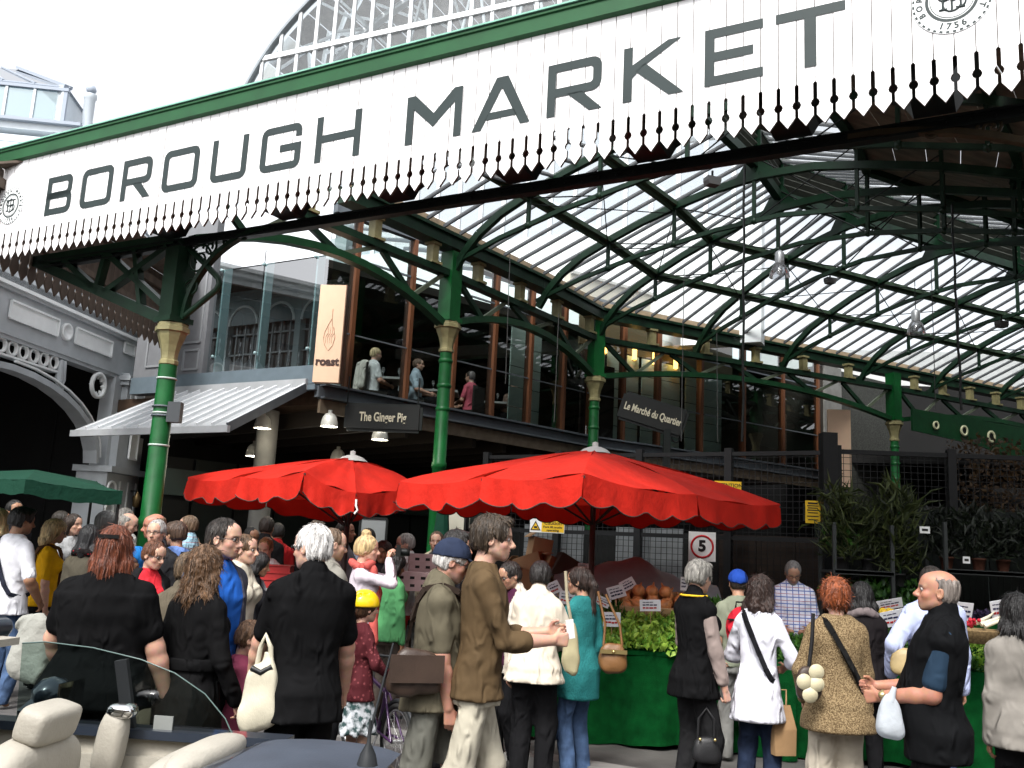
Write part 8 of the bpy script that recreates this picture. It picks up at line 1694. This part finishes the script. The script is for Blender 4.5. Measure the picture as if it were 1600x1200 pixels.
c = at(1222, 1140, 6.6); t = thing('paper_bag', 'brown paper bag carried beside the white tunic', 'bag', tuple(c), .2); m = MB(); m.add([(-.075, -.05, -.16), (.075, -.05, -.16), (.075, .05, -.16), (-.075, .05, -.16), (-.05, -.035, .16), (.045, -.03, .165), (.05, .03, .155), (-.05, .035, .16), (-.085, -.055, 0), (.08, -.052, .01), (.08, .05, 0), (-.08, .05, 0)], [(3, 2, 1, 0), (0, 1, 9, 8), (1, 2, 10, 9), (2, 3, 11, 10), (3, 0, 8, 11), (8, 9, 5, 4), (9, 10, 6, 5), (10, 11, 7, 6), (11, 8, 4, 7)]); m.build('bag_body', PAPER, t, True); handle(t, [(-.03, 0, .16), (-.03, 0, .26), (.03, 0, .26), (.03, 0, .16)], .006, PAPER)
PLAST = fabric('white_plastic', (.62, .66, .70), .45, .06, .10, 26)
c = at(1391, 1118, 4.9); t = blob('plastic_bag', 'white plastic carrier bag held by the bald man', 'bag', c, (.16, .12, .22), PLAST, .42, .016, .010); handle(t, [(.0, 0, .07), (.015, 0, .11), (.025, 0, .14)], [.03, .016, .012], PLAST)
c = at(1420, 1035, 7.0); t = blob('tote_bag', 'tan paper tote bag under the arm of the pale blue shirt', 'bag', c, (.26, .14, .20), clothmat(('leather', (.36, .27, .13))), .8, .012, rz=-.4)
c = at(50, 1012, 5.3); t = blob('carrier_bag', 'crumpled pale carrier bag at the left of the red haired woman', 'bag', c, (.24, .16, .36), fabric('grey_plastic', (.42, .42, .38), .35, .2, .2, 18), .75, .024)
# camera in the photographer's hands, glass in the raised hand, phone
r_, h_ = PEOPLE['photographer']; M = ROOT[r_]; c = M @ Vector((0.0, .175 * h_, .925 * h_)); t = thing('camera', 'black camera held up by the blonde woman', 'camera', tuple(c), R_(-84)); m = MB(); m.box((0, 0, 0), (.13, .045, .085)); m.box((0, 0, .05), (.05, .04, .03)); m.build('camera_body', BLACK, t, True); m = MB(); m.lathe((0, .02, 0), [(.036, 0), (.036, .05), (.033, .085), (.001, .085)], 14, axis=(0, 1, 0)); m.build('lens', IRON, t, True)
r_, h_ = PEOPLE['bluetee']; c = ROOT[r_] @ Vector((-.045 * h_, .24 * h_, .80 * h_)); t = thing('drinking_glass', 'clear glass raised by the man in the light blue tee', 'glass', tuple(c)); m = MB(); m.lathe((0, 0, -.05), [(.025, 0), (.035, .1)], 10); m.build('glass_body', glassmat('tumbler', (.85, .88, .88), 1.5, (.6, .6, .6), .25), t, True)
r_, h_ = PEOPLE['brownman']; c = ROOT[r_] @ Vector((.035 * h_, .262 * h_, .672 * h_)); t = thing('mobile_phone', 'small white phone in the brown topped man\'s hand', 'phone', tuple(c), R_(-66)); m = MB(); m.frame((0, 0, .01), (.004, 0, 0), (0, .022, .004), (0, -.008, .05)); m.build('phone_body', SWH, t, True)
r_, h_ = PEOPLE['trench']; m = MB(); inv = None
m.lathe((0, -.005 * h_, .60 * h_), [(.172, 0), (.178, .01), (.178, .05), (.172, .06)], 28)
o = m.build('belt', clothmat((.0075, .0075, .008)), r_, True); o.scale = (1.0, .74, 1.0)
# ================================================================== OPEN CAR in the foreground
CO = Vector((-.40, 2.60, 0)); CFW = Vector((-.995, .10, 0)).normalized(); CL_ = Vector((.10, .995, 0)).normalized()
car = thing('convertible_car', 'dark blue grey convertible car with the roof down and cream leather seats', 'car', tuple(CO))
def CP(f, l, z): p = CO + CFW * f + CL_ * l; return Vector((p.x, p.y, z * 1.0))
PAINT = mat('car_paint_blue_grey', (.035, .045, .065), .28, metal=.35, coat=.8); LEATH = mat('cream_leather', (.37, .345, .295), .5, var=.08, vscale=9, bump=.15, bscale=90); DKT = mat('car_dark_trim', (.018, .02, .022), .5); SOFTTOP = mat('soft_top_cover', (.045, .055, .075), .6, var=.15, bump=.1, bscale=120); CHROME = mat('chrome', (.7, .7, .7), .12, metal=1.0); TYRE = mat('tyre_rubber', (.02, .02, .02), .8)
GLCAR = glassmat('car_glass', (.42, .52, .49), 1.6)
W_, = (.86,)
sec = [(-.16, .60, .72), (-.10, .74, .84), (.05, .82, .93), (.45, .85, .965), (1.0, .86, .955), (1.6, .86, .95), (2.1, .85, .945), (2.6, .84, .90), (3.2, .82, .82), (3.7, .74, .70), (3.95, .60, .58)]
for sg in (-1, 1):
    rows = []
    for f, w_, zt in sec: rows.append([CP(f, sg * w_ * k, z) for k, z in ((.86, .20), (.97, .30), (1.0, .50), (1.005, .66), (.985, zt - .05), (.95, zt), (.90, zt + .005))])
    m = MB(); m.grid(rows); m.build('side_panel', PAINT, car)
def deck(i0, i1, nm, mt, crown=.03, inset=.90):
    rows = []
    for f, w_, zt in sec[i0:i1 + 1]: rows.append([CP(f, w_ * inset * u, zt + .005 + crown * (1 - u * u)) for u in [k / 8 - 1 for k in range(17)]])
    m = MB(); m.grid(rows); return m.build(nm, mt, car)
deck(0, 3, 'boot_lid', PAINT); deck(6, 10, 'bonnet', PAINT, .05)
for i, nm in ((0, 'rear_bumper'), (-1, 'front_bumper')):
    f, w_, zt = sec[i]; rows = [[CP(f + (.0 if i else -.02) , w_ * u, z) for u in [k / 6 - 1 for k in range(13)]] for z in (.22, .4, .55, zt + .01)]; m = MB(); m.grid(rows); m.build(nm, PAINT, car)
for sg in (-1, 1):
    m = MB(); rows = [[CP(-.15 + .03 * a, sg * (.42 + .12 * b), .64 + .10 * a) for b in range(4)] for a in range(3)]; m.grid(rows); m.ball(CP(-.08, sg * .66, .86), (.09, .10, .05), 10); m.build('tail_light', mat('tail_lens', (.35, .012, .015), .2, coat=.6), car)
    m = MB(); m.ball(CP(3.78, sg * .55, .62), (.12, .13, .07), 10); m.build('headlight', mat('head_lens', (.5, .52, .52), .15), car)
    for f in (.42, 3.0):
        c = CP(f, sg * .76, .31); m = MB(); m.lathe(c - CL_ * .1, [(.18, .0), (.30, .01), (.31, .05), (.31, .15), (.30, .19), (.18, .2)], 28, axis=CL_); wh = m.build('wheel', TYRE, car); m = MB(); m.lathe(c - CL_ * .09, [(.001, .06), (.19, .05), (.19, .13), (.001, .12)], 20, axis=CL_); m.build('rim', CHROME, wh)
# interior: floor, door cards, folded roof cover, seats
m = MB(); m.frame(CP(1.25, 0, .30), CFW * .95, CL_ * .78, Vector((0, 0, .02))); m.build('cabin_floor', DKT, car)
m = MB(); m.frame(CP(.33, 0, .62), CFW * .04, CL_ * .78, Vector((0, 0, .30))); m.build('rear_bulkhead', LEATH, car)
for sg in (-1, 1):
    rows = [[CP(f, sg * (.80 - .03 * math.sin((z - .35) * 5)), z) for z in (.34, .5, .62, .75, .86, .93)] for f in [.35 + .16 * k for k in range(11)]]; m = MB(); m.grid(rows); m.build('door_card', LEATH, car)
    m = MB(); m.bar(CP(.4, sg * .805, .955), CP(2.05, sg * .805, .95), .10, .03); m.build('door_sill', PAINT, car)
    m = MB(); m.bar(CP(.55, sg * .79, .85), CP(1.7, sg * .79, .83), .05, .07); m.build('arm_rest', LEATH, car)
m = MB(); rows = []
for k in range(9):
    f = -.02 + .50 * k / 8; rows.append([CP(f, .70 * u, .965 + .055 * math.sin(k / 8 * math.pi) ** .6 * (1 - abs(u) ** 6 * .5)) for u in [j / 8 - 1 for j in range(17)]])
m.grid(rows); m.build('roof_cover', SOFTTOP, car)
def cushion(nm, c, dims, rot=(0, 0, 0), e=3.4, mt=LEATH, h=.013, parent=None):
    w_, d_, hh = dims; q = Matrix.Rotation(math.atan2(CFW.y, CFW.x), 3, 'Z') @ Matrix.Rotation(rot[1], 3, 'Y') @ Matrix.Rotation(rot[0], 3, 'X')
    F = Field((-w_ * .6, -d_ * .6, -hh * .6), (w_ * .6, d_ * .6, hh * .6), h); P = F.all(); F.F = (((np.abs(P[..., 0]) / w_ * 2) ** e + (np.abs(P[..., 1]) / d_ * 2) ** e + (np.abs(P[..., 2]) / hh * 2) ** e) ** (1 / e) - 1) * min(dims) / 2; V, Q = F.mesh(); inv = ROOT[parent or car].inverted(); V = np.array([inv @ (c + q @ Vector(v)) for v in V]); return np_mesh(nm, V, Q, mt, parent or car)
for l in (.38, -.38):
    sb = cushion('seat_back', CP(1.14, l, .73), (.17, .50, .58), (0, -.25, 0)); cushion('seat_cushion', CP(1.46, l, .46), (.52, .50, .18))
    cushion('headrest', CP(1.05, l, 1.05), (.11, .235, .115), (0, -.25, 0), 5.0); m = MB()
    for k in (-.05, .05): m.tube([CP(1.08, l + k, .96), CP(1.06, l + k, 1.03)], .008, 6)
    m.build('headrest_post', CHROME, car); m = MB(); m.tube([CP(1.075, l + u * .25, .80 + .0 * u) for u in (-1, -.5, 0, .5, 1)], .004, 4); m.build('seat_seam', DKT, car)
for l in (.36, -.36): cushion('rear_seat_back', CP(.58, l, .80), (.20, .60, .42), (0, -.2, 0)); cushion('rear_bolster', CP(.52, l + .02, .985), (.13, .50, .09), (0, 0, 0), 2.6); cushion('rear_cushion', CP(.84, l, .48), (.44, .6, .16))
for l in (.70, -.70): cushion('belt_guide', CP(1.0, l, .92), (.10, .09, .26), (0, -.12, 0), 3); cushion('belt_clip', CP(.97, l, 1.04), (.10, .085, .055), (0, 0, 0), 3, CHROME)
# windows, windscreen frame, mirrors, aerial
for sg in (-1, 1):
    top_ = [(.60 + (f_ - .5) * .73, z_) for f_, z_ in [(.50, .955), (.55, 1.02), (.66, 1.10), (.82, 1.165), (1.0, 1.205), (1.25, 1.235), (1.5, 1.245), (1.62, 1.235)]]
    rows = [[CP(f, sg * (.80 - .10 * (z_ - .95) * k), .95 + (z_ - .95) * k) for k in (0, .25, .5, .75, 1)] for f, z_ in top_]; m = MB(); m.grid(rows); sw_ = m.build('side_window', GLCAR, car)
    m = MB(); m.tube([CP(f, sg * (.80 - .10 * (z_ - .95)), z_) for f, z_ in top_], .0025, 5); m.build('glass_edge', mat('glass_edge', (.10, .15, .14), .2), car)
    m = MB(); m.bar(CP(.98, sg * .79, .955), CP(1.03, sg * .765, 1.20), .02, .045, up=CFW); m.build('window_divider', DKT, car)
    m = MB(); m.tube([CP(1.85, sg * .78, .95), CP(1.62, sg * .74, 1.12), CP(1.46, sg * .69, 1.27), CP(1.40, sg * .62, 1.305)], .032, 8); m.build('windscreen_pillar', PAINT, car)
    m = MB(); m.ball(CP(1.40, sg * .98, 1.03), (.07, .10, .065), 10); mi = m.build('door_mirror', PAINT, car); m = MB(); m.frame(CP(1.325, sg * .98, 1.03), CFW * .004, CL_ * .085, Vector((0, 0, .052))); m.build('mirror_glass', mat('mirror', (.8, .8, .8), .02, metal=1), mi); m = MB(); m.bar(CP(1.42, sg * .84, .97), CP(1.42, sg * .94, 1.01), .04, .04); m.build('mirror_arm', PAINT, mi)
m = MB(); m.tube([CP(1.40, .62 * u, 1.305 + .02 * (1 - u * u)) for u in (-1, -.5, 0, .5, 1)], .035, 8); m.build('windscreen_header', PAINT, car)
m = MB(); m.grid([[CP(1.42 + .44 * k / 4, (.64 + .12 * k / 4) * u, 1.30 - .35 * k / 4 + .02 * (1 - u * u)) for u in [j / 6 - 1 for j in range(13)]] for k in range(5)]); m.build('windscreen', GLCAR, car)
for l in (.35, -.35): m = MB(); m.frame(CP(1.36, l, 1.27), CFW * .07, CL_ * .2, Vector((0, 0, .012))); m.build('sun_visor', LEATH, car)
m = MB(); m.frame(CP(1.85, 0, .86), CFW * .30, CL_ * .76, Vector((0, 0, .10))); m.build('dashboard', DKT, car)
m = MB(); m.tube([CP(1.50, -.38, .90) + CL_ * (.18 * math.cos(a)) + (Vector((0, 0, 1)) * .9 - CFW * .4) * (.18 * math.sin(a)) for a in [k / 20 * 2 * math.pi for k in range(21)]], .014, 6); m.build('steering_wheel', DKT, car)
m = MB(); m.frame(CP(1.46, 0, 1.22), CFW * .015, CL_ * .11, Vector((0, 0, .03))); m.build('rear_view_mirror', DKT, car)
m = MB(); b = at(575, 1178, 2.75); m.lathe(b - Vector((0, 0, .03)), [(.03, 0), (.022, .03), (.006, .06), (.004, .12)], 8); m.tube([b + Vector((0, 0, .05)), b + Vector((.045, .04, .30))], [.0045, .003], 6); m.build('aerial', DKT, car)
m = MB(); m.frame(CP(.86, .79, .985), CFW * .035, CL_ * .003, Vector((0, 0, .03))); m.build('window_sticker', mat('sticker_pale', (.22, .23, .22), .6), car)
# ================================================================== PURPLE BICYCLE
BD = Vector((-.53, .85, 0)).normalized(); BN = Vector((-BD.y, BD.x, 0)); RW = at(621, 1146, 7.1); r_w = .245; RW = Vector((RW.x, RW.y, r_w + .012)); FW = RW + BD * .78
bike = thing('bicycle', 'purple framed child bicycle with black mudguard beside the helmeted girl', 'bicycle', (RW.x, RW.y, 0))
PURP = mat('purple_bike_paint', (.06, .022, .085), .3, coat=.5); ALU = mat('bright_alloy', (.6, .6, .6), .3, metal=.9)
for c in (RW, FW):
    m = MB(); m.tube([c + BD * (r_w * math.cos(a)) + Vector((0, 0, r_w * math.sin(a))) for a in [k / 32 * 2 * math.pi for k in range(33)]], .021, 8, caps=False); wh = m.build('wheel', TYRE, bike)
    m = MB(); m.tube([c + BD * ((r_w - .028) * math.cos(a)) + Vector((0, 0, (r_w - .028) * math.sin(a))) for a in [k / 32 * 2 * math.pi for k in range(33)]], .010, 6, caps=False); m.build('rim', ALU, wh)
    for k in range(16):
        a = k / 16 * 2 * math.pi; m = MB(); m.tube([c + BN * (.02 if k % 2 else -.02), c + BD * ((r_w - .03) * math.cos(a)) + Vector((0, 0, (r_w - .03) * math.sin(a)))], .0014, 4); m.build('spoke', ALU, wh)
    m = MB(); m.lathe(c - BN * .04, [(.018, 0), (.018, .08)], 10, axis=BN); m.build('hub', ALU, wh)
BB = RW + BD * .32 + Vector((0, 0, .02)); ST_ = RW + BD * .22 + Vector((0, 0, .36)); HT = FW - BD * .16 + Vector((0, 0, .40)); HB = FW - BD * .11 + Vector((0, 0, .28))
for nm, p, q, r in (('seat_tube', BB, ST_, .017), ('down_tube', BB, HB, .019), ('top_tube', ST_ - Vector((0, 0, .06)), HT, .016), ('head_tube', HB, HT, .018)): m = MB(); m.tube([p, q], r, 8); m.build(nm, PURP, bike)
for s_ in (-1, 1):
    m = MB(); m.tube([RW + BN * .05 * s_, ST_ + BN * .015 * s_ - Vector((0, 0, .05))], .009, 6); m.build('seat_stay', PURP, bike); m = MB(); m.tube([RW + BN * .05 * s_, BB + BN * .02 * s_], .010, 6); m.build('chain_stay', PURP, bike); m = MB(); m.tube([HB, HB + BN * .045 * s_ - Vector((0, 0, .06)), FW + BN * .045 * s_], .011, 6); m.build('fork_blade', PURP, bike)
    m = MB(); m.tube([BB + BN * .06 * s_, BB + BN * .07 * s_ + (BD * .6 + Vector((0, 0, -.8))) * .13 * s_], .009, 6); cr = m.build('crank', ALU, bike); m = MB(); m.box(BB + BN * .10 * s_ + (BD * .6 + Vector((0, 0, -.8))) * .13 * s_, (.07, .08, .02), math.atan2(BD.y, BD.x)); m.build('pedal', DKT, cr)
m = MB(); m.lathe(BB - BN * .05, [(.001, 0), (.075, .0), (.075, .008), (.001, .008)], 20, axis=BN); m.build('chain_wheel', DKT, bike)
m = MB(); m.tube([ST_, ST_ + Vector((0, 0, .08)) - BD * .03], .012, 8); m.build('seat_post', ALU, bike)
F = Field((-.16, -.10, -.05), (.16, .10, .06), .011); F.chain([(-.10, 0, .0), (.0, 0, .0), (.11, 0, -.01)], [.055, .04, .016], .02); V, Q = F.mesh(); V = V * np.array([1, 1, .6]); c = ST_ + Vector((0, 0, .09)) - BD * .03; inv = ROOT[bike].inverted(); V = np.array([inv @ (c + BD * v[0] + BN * v[1] + Vector((0, 0, v[2]))) for v in V]); np_mesh('saddle', V, Q, DKT, bike)
m = MB(); m.tube([HT, HT + Vector((0, 0, .12))], .012, 8); m.tube([HT + Vector((0, 0, .12)) + BN * .24 - BD * .06, HT + Vector((0, 0, .13)) + BN * .1, HT + Vector((0, 0, .12)), HT + Vector((0, 0, .13)) - BN * .1, HT + Vector((0, 0, .12)) - BN * .24 - BD * .06], .011, 8); hb_ = m.build('handlebar', DKT, bike)
for s_ in (-1, 1): m = MB(); m.tube([HT + Vector((0, 0, .12)) + BN * s_ * .24 - BD * .06, HT + Vector((0, 0, .12)) + BN * s_ * .34 - BD * .09], .017, 8); m.build('grip', TYRE, hb_)
m = MB(); m.tube([RW + BD * ((r_w + .035) * math.cos(a)) + Vector((0, 0, (r_w + .035) * math.sin(a))) for a in [R_(20 + 8 * k) for k in range(18)]], .017, 6); m.build('mudguard', DKT, bike)
m = MB(); m.tube([BB + Vector((0, 0, -.01)), BB + BN * .12 - BD * .05 + Vector((0, 0, -.24))], .007, 6); m.build('kick_stand', ALU, bike)
print('OBJ', len(bpy.data.objects), 'TRIS', sum(len(o.data.polygons) * 2 for o in bpy.data.objects if o.type == 'MESH'), 'T', round(time.time() - T0, 1))
